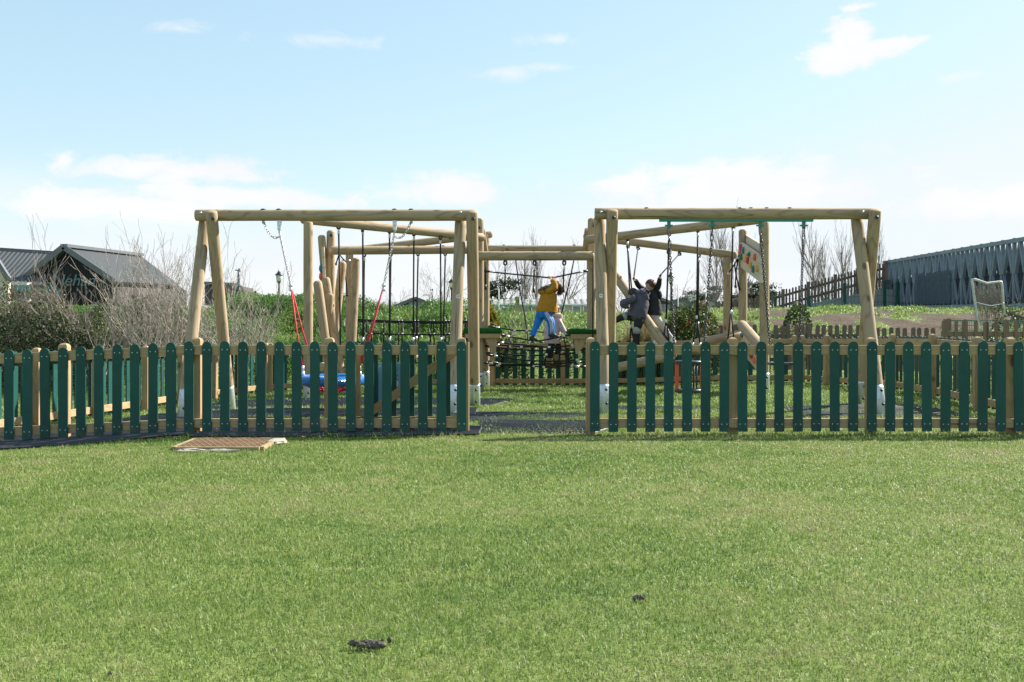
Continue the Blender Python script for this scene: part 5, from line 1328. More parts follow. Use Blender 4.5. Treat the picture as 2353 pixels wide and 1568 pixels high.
bare_shrub(120, 22.6, 620, 6, 'bare shrub with thin brown twigs below the cream building', -.1, 16, 'twigbr', depth=3, kids=1)
bare_shrub(300, 22.8, 620, 8, 'bare brown shrub low in front of the gabled building\'s roof end', .1, 26, 'twigbr', depth=3, kids=1)
bare_shrub(548, 21.6, 610, 8, 'thin bare shrub under the left swing beam, tall single twigs', .0, 7, depth=3, kids=1, wide=.3)
bare_shrub(596, 21.4, 640, 8, 'low spreading bare shrub left of the red swing rope', .0, 8, depth=3, kids=1)
bare_shrub(455, 21.9, 640, 9, 'low bare shrub between the legs of the left swing frame', .05, 9, depth=3, kids=1)
bare_shrub(1206, 22.6, 690, 4, 'sparse bare sapling seen through the rope bridge', .1, 10, 'twigbr', depth=2, kids=1)

def clump(n, u0, u1, v0, v1, Y0, Y1, rag=.35, seed=1, kx=1.6):
    """leaf positions filling an uneven mound between picture limits"""
    rg = np.random.default_rng(seed); u = rg.uniform(u0, u1, n); Y = rg.uniform(Y0, Y1, n); x = (u - 1176.5) * Y / FPX
    g = ground(x, Y); top = 1 - (v0 - 784) * Y / FPX; s = (u - u0) / (u1 - u0); env = np.clip(1 - np.abs(2 * s - 1) ** 3, 0, 1) ** .6
    H = np.maximum(.15, (top - g) * env * (1 - rag + rag * 2 * fbm(x * kx + seed, Y * kx, 3)))
    t = rg.random(n) ** .55; z = g + H * t
    keep = rg.random(n) < .25 + 1.3 * (fbm(x * 3.3 + seed * 2, z * 3.3 + Y * 2, 3) - .2); return np.stack([x, Y, z], 1)[keep], t[keep]
def leafy(name, cl, size, m, label, cat, tn=.2, toff=.42, asp=1.5, grp=None, stems=0):
    p, t = cl; n = len(p); b = (float(p[:, 0].mean()), float(p[:, 1].mean()), float(p[:, 2].min()))
    tint = toff + (fbm(p[:, 0] * 2.5, p[:, 2] * 2.5 + p[:, 1], 3) - .45) * 1.1 + nr.normal(0, tn, n)
    if stems:
        r = thing(name, b, label, cat, grp)
        leaf_mesh('foliage', p, size * nr.uniform(.6, 1.3, n), tint, m, np.array([0, 0, .3]), asp, r, b)
        rg = np.random.default_rng(n); sg = []
        for i in range(stems):
            q = p[rg.integers(n)]; grow(sg, (b[0] + rg.normal(0, .25), b[1] + rg.normal(0, .15), b[2]), (q[0] - b[0], q[1] - b[1], q[2] - b[2] + .15), max(.3, (q[2] - b[2]) * .9), .012, 1, rg, .5, .2, 4, 1, .12)
        tubes_np('stems', sg, 'twigbr', r, b); return r
    o = leaf_mesh(name, p, size * nr.uniform(.6, 1.3, n), tint, m, np.array([0, 0, .3]), asp, None, b); tag(o, label, cat, grp); return o
leafy('evergreen_hedge', clump(22000, -90, 250, 722, 800, 21.3, 23.2, .3, 2), .042, 'leafdk', 'dark evergreen hedge low behind the far left fence', 'hedge', .22, .30, stems=20)
leafy('bramble_bush', clump(14000, -60, 190, 655, 800, 23.4, 25.0, .5, 3), .045, 'leafbr', 'tall brownish bramble at the left edge behind the dark hedge', 'bush', .22, .5, stems=30)
leafy('bramble_bush', clump(15000, 120, 470, 690, 800, 23.2, 25.4, .45, 5), .045, 'leafbr', 'green and brown bramble bush behind the pale bare shrubs', 'bush', .22, .36, stems=30)
leafy('red_tipped_shrub', clump(9000, 1512, 1668, 697, 815, 22.2, 23.4, .35, 7, 2.5), .055, 'leafred', 'rounded glossy shrub with red new leaves behind the right swing chains', 'shrub', .26, .50, 1.9, stems=14)
leafy('dark_shrub', clump(4500, 2258, 2420, 702, 815, 17.4, 18.6, .4, 9, 2.5), .034, 'leafdk', 'dark purple brown shrub at the right edge behind the green fence', 'shrub', .3, .48, stems=12)
leafy('low_bush', clump(1800, 1800, 1866, 700, 740, 26.5, 27.3, .3, 11, 3), .05, 'leafred', 'small green bush high on the bank right of the climbing wall', 'bush', .12, .38)
leafy('low_bush', clump(1800, 1240, 1330, 770, 830, 22.0, 22.6, .4, 12, 3), .05, 'leafred', 'low leafy bush just behind the back fence under the rope bridge', 'bush', .12, .5)
leafy('low_bush', clump(2500, 1120, 1215, 762, 840, 22.1, 22.8, .4, 13, 3), .05, 'leafred', 'leafy weed clump at the foot of the golden conifer', 'bush', .12, .5)
def conifer():
    Y = 22.9; n = 15000; x0 = ux(1108, Y); z0 = G(x0, Y); H = 1 - (688 - 784) * Y / FPX - z0; t = nr.random(n) ** 1.25; a = nr.random(n) * 2 * np.pi
    R_ = .68 * (1 - t) ** .72 * (.72 + .5 * vnoise(a * 2.2 + 5, t * 6)) + .03; k = nr.random(n) ** .35
    p = np.stack([x0 + np.cos(a) * R_ * k, Y + np.sin(a) * R_ * k, z0 + t * H + .12 * k], 1)
    tint = .28 + .45 * (k - .6) * 1.5 + (vnoise(a * 4, t * 14) - .5) * .7 + nr.normal(0, .13, n)
    r = thing('golden_conifer', (x0, Y, z0), 'golden green conifer shrub beside the left platform', 'conifer')
    leaf_mesh('foliage', p, .05 * nr.uniform(.6, 1.3, n), tint, 'leafgold', np.array([0, 0, .2]), 2.4, r, (x0, Y, z0))
    tubes_np('trunk', [(x0, Y, z0 - .05, .06, x0, Y, z0 + H * .7, .02)], 'barkdk', r, (x0, Y, z0), 8)
conifer()
def reeds(u0, u1, vtop, Y0, Y1, n, label, seed):
    rg = np.random.default_rng(seed); u = rg.uniform(u0, u1, n); Y = rg.uniform(Y0, Y1, n); x = (u - 1176.5) * Y / FPX; c0 = (u0 + u1) / 2
    H = (1 - (vtop - 784) * Y / FPX - ground(x, Y)) * rg.uniform(.45, 1.05, n) * (1 - .5 * np.abs((u - c0) / (u1 - u0) * 2) ** 2)
    b = (float(x.mean()), float(Y.mean()), float(ground(x, Y).min()))
    o = blades('ornamental_grass', np.stack([x, Y, ground(x, Y)], 1), H, rg.uniform(.008, .018, n), np.abs(rg.normal(.18, .14, n)), rg.uniform(.1, .95, n), M['reed'], 1.2); tag(o, label, 'ornamental grass'); return o
reeds(1418, 1560, 702, 22.2, 23.2, 3400, 'clump of tall tan green grass behind the bending child', 5)

# ------------------------------------------------------------ far trees
def tree(u, Y, vtop, kind, seed, label, grp='bare trees on the skyline', wide=1.0, lean=0.0):
    rg = np.random.default_rng(seed); x = ux(u, Y); z = G(x, Y) - .2; H = 1 - (vtop - 784) * Y / FPX - z
    r = thing('bare_tree' if kind != 'pine' else 'pine_tree', (x, Y, z), label, 'tree', grp if kind != 'pine' else 'dark pines on the skyline'); b = (x, Y, z)
    px = Y / 1000.0
    if kind == 'poplar':
        tr = []; grow(tr, b, (lean, 0, 1), H * .92, .16, 0, rg, seg=8, wob=.03); cr = []
        for i in range(46):
            s = tr[min(7, int(rg.uniform(.12, .95) * 8))]; a = rg.uniform(0, 6.28); grow(cr, s[0:3], (math.cos(a) * .34 * wide + lean * 1.5, math.sin(a) * .34 * wide, 1), H * rg.uniform(.16, .34), .035, 2, rg, .34, .45, 4, 1, .09, .6, .6, .009 + .009 * px)
        tubes_np('trunk', tr, 'barkfar', r, b, 6); tubes_np('crown', cr, 'barkfar', r, b)
    elif kind == 'spread':
        tr = []; grow(tr, b, (lean, 0, 1), H * .36, .17, 0, rg, seg=4, wob=.05); top = tr[-1][4:7]; cr = []
        for i in range(9):
            a = rg.uniform(0, 6.28); grow(cr, top if i > 2 else tr[2][4:7], (math.cos(a) * .8 * wide, math.sin(a) * .8 * wide, rg.uniform(.45, 1.0)), H * rg.uniform(.3, .42), .075, 3, rg, .62, .18, 4, 1, .16, .6, .66, .011 + .012 * px)
        tubes_np('trunk', tr, 'barkfar', r, b, 6); tubes_np('crown', cr, 'barkfar', r, b)
    else:
        tr = []; grow(tr, b, (0, 0, 1), H * .85, .16, 0, rg, seg=6, wob=.04); P_, T_ = [], []
        for i in range(26):
            s = tr[min(5, int(rg.uniform(.3, 1.0) * 6))][4:7]; a = rg.uniform(0, 6.28); q = np.array(s) + np.array([math.cos(a), math.sin(a), rg.uniform(-.05, .35)]) * H * rg.uniform(.08, .30) * wide
            n = 150; pp = q + rg.normal(0, 1, (n, 3)) * np.array([.095, .095, .035]) * H * .8; P_.append(pp); T_.append(rg.uniform(.1, .7) + (pp[:, 2] - q[2]) * .6); tr.append((*s, .05, *q, .02))
        tubes_np('trunk', tr, 'barkdk', r, b, 5); p = np.concatenate(P_); leaf_mesh('crown', p, (.16 + .1 * px) * rg.uniform(.6, 1.3, len(p)), np.concatenate(T_) + rg.normal(0, .15, len(p)), 'leafpine', np.array([0, 0, .4]), 2.2, r, b)
    return r
tree(1148, 118, 588, 'spread', 21, 'tall loose bare tree rising over the dark pine left of the mustard coat', wide=.6)
tree(1142, 108, 640, 'pine', 22, 'dark broad pine beside the pale caravan roof', wide=1.1)
tree(1208, 120, 592, 'poplar', 23, 'upright bare tree between the hanging ropes, left of the mustard coat')
tree(1229, 122, 588, 'poplar', 24, 'second upright bare tree, close to the middle hanging rope', wide=.8)
tree(1300, 118, 582, 'spread', 25, 'wide spreading bare tree above the caravan roof right of the mustard coat', wide=1.0)
tree(1350, 122, 606, 'spread', 26, 'bare tree half hidden by the post of the right platform')
tree(912, 125, 664, 'spread', 27, 'small round bare tree over the dark hut roof', wide=.7)
tree(1022, 118, 612, 'spread', 28, 'bare tree half hidden behind the left swing frame\'s right leg', wide=.7)
tree(985, 130, 672, 'spread', 29, 'tiny bare bush tree beside the aerial mast', wide=.8)
tree(1648, 112, 545, 'poplar', 30, 'tallest bare poplar, left of the far right post', wide=1.5, lean=-.05)
tree(1676, 114, 548, 'poplar', 31, 'tall bare poplar right behind the far right post', wide=1.1, lean=-.05)
tree(1700, 116, 590, 'poplar', 32, 'bare poplar hidden partly by the climbing wall post', wide=1.2)
tree(1598, 120, 662, 'pine', 33, 'dark pine above the chalet roofs', wide=1.5)
tree(1752, 124, 640, 'pine', 34, 'dark pine between the two posts of the climbing wall', wide=1.2)
tree(1716, 116, 668, 'pine', 36, 'low dark pine behind the climbing wall post', wide=1.2)
tree(1572, 112, 640, 'spread', 35, 'small bare tree right of the black jacket', wide=.8)
tree(1425, 112, 655, 'spread', 37, 'small bare tree behind the slanting strut', wide=.8)
tree(1880, 105, 556, 'poplar', 38, 'wind swept bare tree over the sloping brown fence', wide=1.6, lean=-.14)
tree(1912, 108, 578, 'poplar', 39, 'second wind swept bare tree over the sloping brown fence', wide=1.3, lean=-.14)
tree(1958, 108, 562, 'poplar', 40, 'bare tree just left of the right swing frame leg', wide=1.2, lean=-.12)
tree(2032, 110, 572, 'poplar', 41, 'bare tree at the end of the steel bridge', wide=1.0, lean=-.1)
tree(2010, 112, 584, 'poplar', 42, 'thin bare tree between the right swing frame leg and the bridge', wide=.8, lean=-.1)

# ============================================================ buildings, bridge, fences beyond
M['slate'] = None
def ribbed(name, base, dark, axis, scale, rough=.5):
    m, t, b = mat(name); v = coords(t); w = t.n('ShaderNodeTexWave'); w.wave_type = 'BANDS'; w.bands_direction = axis; t.put(w.inputs['Vector'], v); w.inputs['Scale'].default_value = scale
    n = t.noise(v, .8, 4); c = t.mix(t.rng(w.outputs['Fac'], .15, .5), (*dark, 1), (*base, 1)); t.put(b.inputs['Base Color'], t.mix(t.rng(n, .3, .7, 0, .3), c, (*[q * .7 for q in base], 1))); b.inputs['Roughness'].default_value = rough; b.inputs['Specular IOR Level'].default_value = .2; bump(t, b, w.outputs['Fac'], .8, .04); return m
M['roofgrey'] = ribbed('grey standing seam roof', (0.078, 0.086, 0.092), (0.028, 0.033, 0.037), 'X', 1.05, .75)
M['darkclad'] = ribbed('near black ribbed cladding', (0.020, 0.022, 0.030), (0.010, 0.010, 0.014), 'X', 1.6, .6)
M['greyclad'] = ribbed('brown grey cladding', (0.12, 0.105, 0.105), (0.07, 0.06, 0.06), 'X', 1.2, .6)
M['tile'] = ribbed('pale tile effect caravan roof', (0.34, 0.325, 0.32), (0.10, 0.095, 0.095), 'X', .55, .6)
M['cream'] = plain('cream render', (0.60, 0.54, 0.45), 0.8, 0, 0.2, 0.06, 1)
M['beige'] = plain('beige caravan cladding', (0.42, 0.37, 0.33), 0.6, 0, 0.3, 0.05, 1)
M['offwhite'] = plain('off white cladding', (0.62, 0.60, 0.56), 0.6, 0, 0.3, 0.05, 1)
M['trim'] = plain('grey metal trim', (0.12, 0.13, 0.145), 0.5, 0.2, 0.4, 0.08, 2)
M['tealpanel'] = plain('teal panel', (0.03, 0.20, 0.25), 0.4, 0, 0.5, 0.15, 2)
M['aqua'] = plain('pale aqua lettering', (0.095, 0.18, 0.20), 0.5, 0, 0.4, 0.08)
M['pane'] = plain('window glass', (0.10, 0.13, 0.15), 0.08, 0, 0.8, 0.15, 2)
M['red'] = plain('red sign board', (0.62, 0.05, 0.10), 0.5, 0, 0.4, 0.05)
M['blackpaint'] = plain('black paint', (0.013, 0.014, 0.016), 0.4, 0, 0.5, 0.1)
M['checkw'] = M['offwhite']
def prism(mb, pts, y0, y1, mi=0):
    """a flat outline (x, z) given depth from y0 to y1"""
    k = len(pts); vs = [(x, y0, z) for x, z in pts] + [(x, y1, z) for x, z in pts]
    mb.add(vs, [tuple(range(k)), tuple(range(2 * k - 1, k - 1, -1))] + [(i + k, (i + 1) % k + k, (i + 1) % k, i) for i in range(k)], mi)
def xz(u, v, Y): p = P(u, v, Y); return (p.x, p.z)
GZ = 1.45
# dark gabled building
YG = 70; gb = thing('gabled_building', (ux(230, YG), YG, GZ), 'near black gabled building with grey ribbed roof and pale script sign', 'building')
ap = xz(154, 570, YG); el_ = xz(50, 652, YG); er = xz(258, 640, YG)
mb = MB(); prism(mb, [(el_[0], GZ), (er[0], GZ), (er[0], er[1] - .1), (ap[0], ap[1] - .12), (el_[0], el_[1] - .1)], YG, YG + 16); mb.build('wall', ['darkclad'], gb)
dx = ux(335, YG + 22) - ap[0] - 0; back = Vector((ux(322, YG + 14) - ap[0], 15.0, 0))
a0 = Vector((ap[0], YG - .5, ap[1])); r0 = Vector((er[0] + .35, YG - .5, er[1] - .25)); l0 = Vector((el_[0] - .35, YG - .5, el_[1] - .25))
ra = P(324, 589, YG + 13); rr_ = P(412, 655, YG + 9.5); lb_ = l0 + (ra - a0)
def slab(mb, q, th, mi=0):
    q = [Vector(p) for p in q]; d = Vector((0, 0, -th)); mb.add(q + [p + d for p in q], [(0, 1, 2, 3), (7, 6, 5, 4)] + [(i, i + 4, (i + 1) % 4 + 4, (i + 1) % 4) for i in range(4)], mi)
def roof_part(q, parent, name='roof', m='roofgrey', th=.2):
    """a roof slope: local x runs along the eaves so the ribs run up the slope"""
    q = [Vector(p) for p in q]; o0 = q[0]; xd = (q[1] - q[0]); xd.normalize(); yd = (q[3] - q[0]); yd = (yd - xd * yd.dot(xd)).normalized(); zd = xd.cross(yd)
    W = Matrix.Translation(o0) @ Matrix((xd, yd, zd)).transposed().to_4x4(); Wi = W.inverted(); mb = MB(); s = -1 if zd.z > 0 else 1
    l = [Wi @ p for p in q]; mb.add(l + [p + Vector((0, 0, s * th)) for p in l], [(0, 1, 2, 3), (7, 6, 5, 4)] + [(i, i + 4, (i + 1) % 4 + 4, (i + 1) % 4) for i in range(4)])
    return mb.build(name, [m], parent, None, W)
roof_part([r0, rr_, ra, a0], gb); roof_part([l0, lb_, ra, a0], gb)
mb = MB(); mb.bar(a0 + Vector((0, -.1, .02)), r0 + Vector((0, -.1, .02)), .12, .38); mb.bar(a0 + Vector((0, -.1, .02)), l0 + Vector((0, -.1, .02)), .12, .38); mb.build('barge_board', ['trim'], gb)
mb = MB(); mb.bar(a0 + Vector((0, 0, .12)), ra + Vector((0, 0, .12)), .5, .22); mb.build('ridge_cap', ['trim'], gb)
mb = MB(); q = [r0 + Vector((-.3, .6, 0)), rr_ + Vector((-.4, 0, 0))]; mb.add([(q[0].x, q[0].y, GZ), (q[1].x, q[1].y, GZ), (q[1].x, q[1].y, q[1].z - .15), (q[0].x, q[0].y, q[0].z - .15)], [(0, 1, 2, 3)])
mb.add([(q[0].x + .1, q[0].y + .3, GZ), (q[1].x + .1, q[1].y + .3, GZ), (q[1].x + .1, q[1].y + .3, q[1].z - .15), (q[0].x + .1, q[0].y + .3, q[0].z - .15)], [(3, 2, 1, 0)]); mb.build('side_wall', ['greyclad'], gb)
text_mesh('sign_lettering', 'Nehan', 1.15, 'aqua', Matrix.Translation(P(168, 645.5, YG - .06)) @ RX, gb, .03, .25)
mb = MB(); c = P(113, 672, YG - .05); mb.lathe([(.72, 0), (.72, .05)], 24, 0, c, Matrix.Rotation(R(90), 3, 'X'), False); mb.build('round_sign', ['tealpanel'], gb)
mb = MB(); mb.box(P(95, 668, YG - .05), (.5, .08, .35)); mb.build('small_sign', ['trim'], gb)
for u in (232, 262, 290, 318, 350): 
    f = (u - 225) / 190; p = r0.lerp(rr_, f); mb = MB(); mb.box((p.x + .0, p.y - .12, GZ + 1.5), (.7, .1, 1.0)); mb.build('window', ['pane'], gb)
# pale building at the left edge
YW = 66; wb = thing('cream_building', (ux(-10, YW), YW, GZ), 'cream building with grey ribbed roof at the left edge of the photo', 'building')
mb = MB(); c0 = xz(-160, 649, YW + 1); c1_ = xz(62, 649, YW + 1); prism(mb, [(c0[0], GZ), (c1_[0], GZ), (c1_[0], c1_[1]), (c0[0], c0[1])], YW + 1, YW + 12); mb.build('wall', ['offwhite'], wb)
roof_part([P(-120, 648, YW), P(100, 655, YW + 1.5), P(128, 583, YW + 10), P(-120, 567, YW + 7)], wb)
mb = MB(); mb.bar(P(-120, 566, YW + 7), P(128, 582, YW + 10), .5, .25); mb.build('ridge_cap', ['trim'], wb)
mb = MB(); prism(mb, [xz(-120, 700, YW - 3), xz(19, 700, YW - 3), xz(19, 640, YW - 3), xz(-12, 586, YW - 3), xz(-120, 560, YW - 3)], YW - 3, YW - 2.7); mb.build('porch_wall', ['cream'], wb)
mb = MB(); mb.bar(P(-14, 588, YW - 3.15), P(22, 645, YW - 3.15), .3, .3); mb.build('barge_board', ['trim'], wb)
mb = MB(); mb.box(P(42, 673, YW - .4), (1.5, .1, 1.0)); mb.build('poster', ['tealpanel'], wb)
mb = MB(); mb.box(P(24, 676, YW - .46), (.5, .1, .55)); mb.build('small_sign', ['orange'], wb)

# grey box building with a dish and a mast
YX = 80; bx_ = thing('box_building', (ux(520, YX), YX, GZ), 'grey box shaped building with pale aqua edge behind the left swing frame', 'building')
mb = MB(); prism(mb, [xz(470, 702, YX), xz(545, 702, YX), xz(545, 656, YX), xz(470, 653, YX)], YX, YX + 5); mb.build('wall', ['greyclad'], bx_)
mb = MB(); mb.bar(P(470, 650.5, YX - .1), P(549, 654, YX - .1), .3, .22); mb.bar(P(548, 654, YX - .1), P(548, 702, YX - .1), .2, .16, 0, (0, 1, 0)); mb.build('edge_trim', ['aqua'], bx_)
mb = MB(); mb.lathe([(.02, -.22), (.42, -.12), (.66, .08), (.64, .10), (.4, -.08), (.02, -.16)], 20, 0, P(554.5, 674.5, YX - .6), Matrix.Rotation(R(78), 3, 'Y') @ Matrix.Rotation(R(0), 3, 'X')); mb.tube([P(548, 677, YX - .2), P(553, 676, YX - .6)], .08, 6); mb.build('satellite_dish', ['blackpaint'], bx_)
mb = MB(); mb.tube([P(548, 655, YX), P(548.5, 622, YX)], .11, 8); mb.tube([P(540, 621, YX), P(550, 622, YX)], .05, 6); mb.tube([P(550, 625, YX), P(550, 617, YX)], .09, 6); mb.build('mast', ['trim'], bx_)
YL = 88; lw = thing('low_kiosk', (ux(640, YL), YL, GZ), 'low white kiosk with chequered front and red end board beside the lamp post', 'kiosk')
mb = MB(); mb.box(((ux(553, YL) + ux(719, YL)) / 2, YL + 2, (GZ + P(0, 689, YL).z) / 2), (ux(719, YL) - ux(553, YL), 4, P(0, 689, YL).z - GZ)); mb.build('wall', ['offwhite'], lw)
mb = MB(); mb.box(((ux(555, YL) + ux(690, YL)) / 2, YL - .2, P(0, 687.5, YL).z), (ux(690, YL) - ux(555, YL), .6, .28)); mb.build('fascia', ['trim'], lw)
mb = MB(); mb.box(P(704, 689, YL - .2), (1.3, .5, .26)); mb.build('end_board', ['red'], lw)
mb = MB(); cw = .22
for r_ in range(3):
    for k in range(22):
        if (k + r_) % 2 == 0: mb.box((ux(556, YL) + .2 + k * cw, YL - .04, P(0, 692.5, YL).z - r_ * cw), (cw, .05, cw))
mb.build('chequer_front', ['blackpaint'], lw)
for u, vt in ((632.5, 690), (647 + 14, 682)):
    mb = MB(); p = P(u, vt, 74); mb.tube([(p.x, 74, GZ - .3), (p.x, 74, p.z)], .17, 8); o = mb.build('timber_bollard', ['blackpaint']); tag(o, 'dark timber bollard just left of the lamp post' if u < 640 else 'dark timber bollard just right of the lamp post', 'bollard', 'timber bollards at the lamp post')
def lamp(u, v, Y, s, label):
    top = P(u, v, Y); z0 = GZ - .3; r = thing('street_lamp', (top.x, Y, z0), label, 'street lamp', 'black lantern street lamps'); c = Vector((top.x, Y, top.z))
    mb = MB(); mb.lathe([(.13, z0), (.10, z0 + .8), (.065, z0 + 1.0), (.05, top.z - 1.35 * s), (.07, top.z - 1.25 * s), (.22 * s, top.z - 1.13 * s), (.22 * s, top.z - 1.1 * s)], 12, 0, (c.x, c.y, 0)); mb.build('post', ['blackpaint'], r)
    mb = MB(); mb.lathe([(.2 * s, -1.1 * s), (.30 * s, -.78 * s), (.33 * s, -.46 * s), (.31 * s, -.46 * s), (.28 * s, -.78 * s), (.18 * s, -1.08 * s)], 14, 0, c); mb.build('lantern', ['lampglass'], r)
    mb = MB(); mb.lathe([(.42 * s, -.48 * s), (.40 * s, -.43 * s), (.22 * s, -.25 * s), (.11 * s, -.1 * s), (.07 * s, -.08 * s), (.08 * s, -.03 * s), (.03 * s, 0)], 14, 0, c); mb.build('cap', ['blackpaint'], r)
def glassy():
    m, t, b = mat('clear lantern glass'); b.inputs['Base Color'].default_value = (.85, .88, .9, 1); b.inputs['Roughness'].default_value = .1; b.inputs['Transmission Weight'].default_value = .35; return m
M['lampglass'] = glassy()
lamp(641, 622, 62, .62, 'black lantern street lamp between the left swing leg and the red ropes')
lamp(1037.5, 640, 72, .62, 'black lantern street lamp peeping out beside the left swing frame\'s right leg')
lamp(1542, 626, 64, .62, 'black lantern street lamp behind the chain nearest the black jacket')
lamp(587, 668, 78, .55, 'small black lantern street lamp just above the chequered kiosk')

# caravans and chalets
def caravan(u0, u1, vr, ve, Y, label, wallm='beige', roofm='tile', wins=(), depth=3.6):
    x0, x1 = ux(u0, Y), ux(u1, Y); zr = P(0, vr, Y).z; ze = P(0, ve, Y).z; r = thing('static_caravan', ((x0 + x1) / 2, Y + 1.8, GZ), label, 'caravan', 'caravans beyond the bank')
    mb = MB(); mb.box(((x0 + x1) / 2, Y + depth / 2, (GZ + ze) / 2), (x1 - x0 - .1, depth, ze - GZ)); mb.build('wall', [wallm], r)
    roof_part([(x0 - .1, Y - .18, ze - .02), (x1 + .1, Y - .18, ze - .02), (x1 + .1, Y + depth / 2, zr), (x0 - .1, Y + depth / 2, zr)], r, 'roof', roofm, .08); roof_part([(x1 + .1, Y + depth + .18, ze - .02), (x0 - .1, Y + depth + .18, ze - .02), (x0 - .1, Y + depth / 2, zr), (x1 + .1, Y + depth / 2, zr)], r, 'roof', roofm, .08)
    mb = MB(); mb.box(((x0 + x1) / 2, Y - .2, ze - .06), (x1 - x0 + .2, .1, .12)); mb.build('gutter', ['white'], r)
    for (wu, ww, vt) in wins:
        f_ = MB(); xx = ux(wu, Y); zt = P(0, vt, Y).z; f_.box((xx, Y - .03, zt - .45), (ww, .07, .95)); w = f_.build('window', ['white'], r)
        g = MB(); g.box((xx, Y - .07, zt - .45), (ww - .16, .03, .8)); g.build('pane', ['pane'], w)
    return r
caravan(1131, 1189, 686, 698.5, 88, 'pale tile roofed caravan left of the brown chimney post', wins=((1159, .75, 706), (1142, .5, 703)))
caravan(1192, 1372, 686, 698.8, 88.5, 'long pale tile roofed caravan behind the mustard coat', wins=((1211, .8, 703), (1226, .8, 703), (1325, .8, 703), (1290, .6, 703), (1349, .7, 703)))
mb = MB(); mb.box((ux(1189, 87), 87, (GZ + P(0, 683, 87).z) / 2), (.33, .33, P(0, 683, 87).z - GZ)); o = mb.build('brick_pier', ['tanwood']); tag(o, 'tan brown pier standing between the two pale caravans', 'pier')
caravan(838, 925, 692, 706, 96, 'grey tile roofed caravan behind the dark hut', 'greyclad', 'tile', ())
caravan(1014, 1045, 702, 710, 96, 'low grey roofed caravan beside the half hidden lamp post', 'greyclad', 'roofgrey', ())
def hut(u0, u1, ua, va, ve, Y, label, wallm, trim='trim', depth=6, name='chalet'):
    r = thing(name, (ux(ua, Y), Y, GZ), label, 'chalet', 'chalets beyond the bank'); a, l, rr = Vector((*P(ua, va, Y),)), P(u0, ve, Y), P(u1, ve, Y)
    mb = MB(); prism(mb, [(l.x + .15, GZ), (rr.x - .15, GZ), (rr.x - .15, rr.z), (a.x, a.z - .1), (l.x + .15, l.z)], Y, Y + depth); mb.build('wall', [wallm], r)
    D = Vector((0, depth + .4, 0)); o = Vector((0, -.3, 0))
    roof_part([l + o - Vector((.2, 0, .1)), a + o, a + o + D, l + o + D - Vector((.2, 0, .1))], r, 'roof', 'roofgrey', .14); roof_part([a + o, rr + o + Vector((.2, 0, -.1)), rr + o + D + Vector((.2, 0, -.1)), a + o + D], r, 'roof', 'roofgrey', .14)
    mb = MB(); mb.bar(a + Vector((0, -.34, -.1)), l + Vector((-.2, -.34, -.2)), .1, .26); mb.bar(a + Vector((0, -.34, -.1)), rr + Vector((.2, -.34, -.2)), .1, .26); mb.build('barge_board', [trim], r)
    mb = MB(); mb.box(P((u0 + u1) / 2, ve + 6, Y - .04), (1.3, .06, .9)); mb.build('window', ['pane'], r); return r
hut(912, 1003, 955, 683, 700, 80, 'dark gabled hut roof peeping over the bank below the left swing frame', 'darkclad', 'trim')
hut(1496, 1572, 1516, 684, 704, 92, 'dark gabled chalet nearest the black jacket', 'greyclad')
hut(1543, 1616, 1560, 686, 705, 96, 'pale gabled chalet below the dark pine', 'offwhite')
hut(1590, 1668, 1632, 687, 706, 98, 'pale gabled chalet left of the far right post', 'offwhite')
hut(1672, 1748, 1704, 682, 704, 100, 'grey gabled chalet behind the climbing wall post', 'greyclad')
def pole(u, v, Y, label, arms=(), m='trim', r=.05):
    p = P(u, v, Y); mb = MB(); mb.tube([(p.x, Y, GZ - .2), (p.x, Y, p.z)], r, 6)
    for (du, dv, eu, ev) in arms: mb.tube([P(u + du, v + dv, Y), P(u + eu, v + ev, Y)], r * .7, 5)
    o = mb.build('aerial_mast', [m]); tag(o, label, 'mast', 'aerial masts over the roofs'); return o
pole(995, 664, 92, 'thin aerial mast with a curled top beside the dark hut', ((0, 0, -3, 3), (0, 4, -5, 2)))
pole(987, 678, 90, 'short aerial mast with one long arm beside the dark hut', ((0, 0, -15, .5), (0, 6, 4, 6)))
pole(1146, 664, 80, 'pale bent aerial mast in front of the dark pine', ((0, 0, -4, -6), (0, 1, -10, 1)), 'offwhite')
pole(1558, 655, 88, 'tall pale pole in front of the small bare tree', (), 'offwhite')
pole(1622, 672, 88, 'pale pole above the middle chalet', ((0, 3, -4, 3),), 'offwhite')
pole(1680, 650, 92, 'pale mast with small bracket behind the far right post', ((0, 0, -4, 3), (0, 8, -3, 3)), 'offwhite')
mb = MB(); c = P(1594, 684.5, 84)
for k in range(8): a = R(45 * k); mb.bar(c, c + Vector((math.cos(a) * .42, 0, math.sin(a) * .42)), .03, .13)
mb.tube([c + Vector((0, .1, 0)), (c.x, c.y + .1, GZ)], .04, 6); o = mb.build('garden_windmill', ['offwhite']); tag(o, 'small white spinning windmill between two chalets', 'windmill')

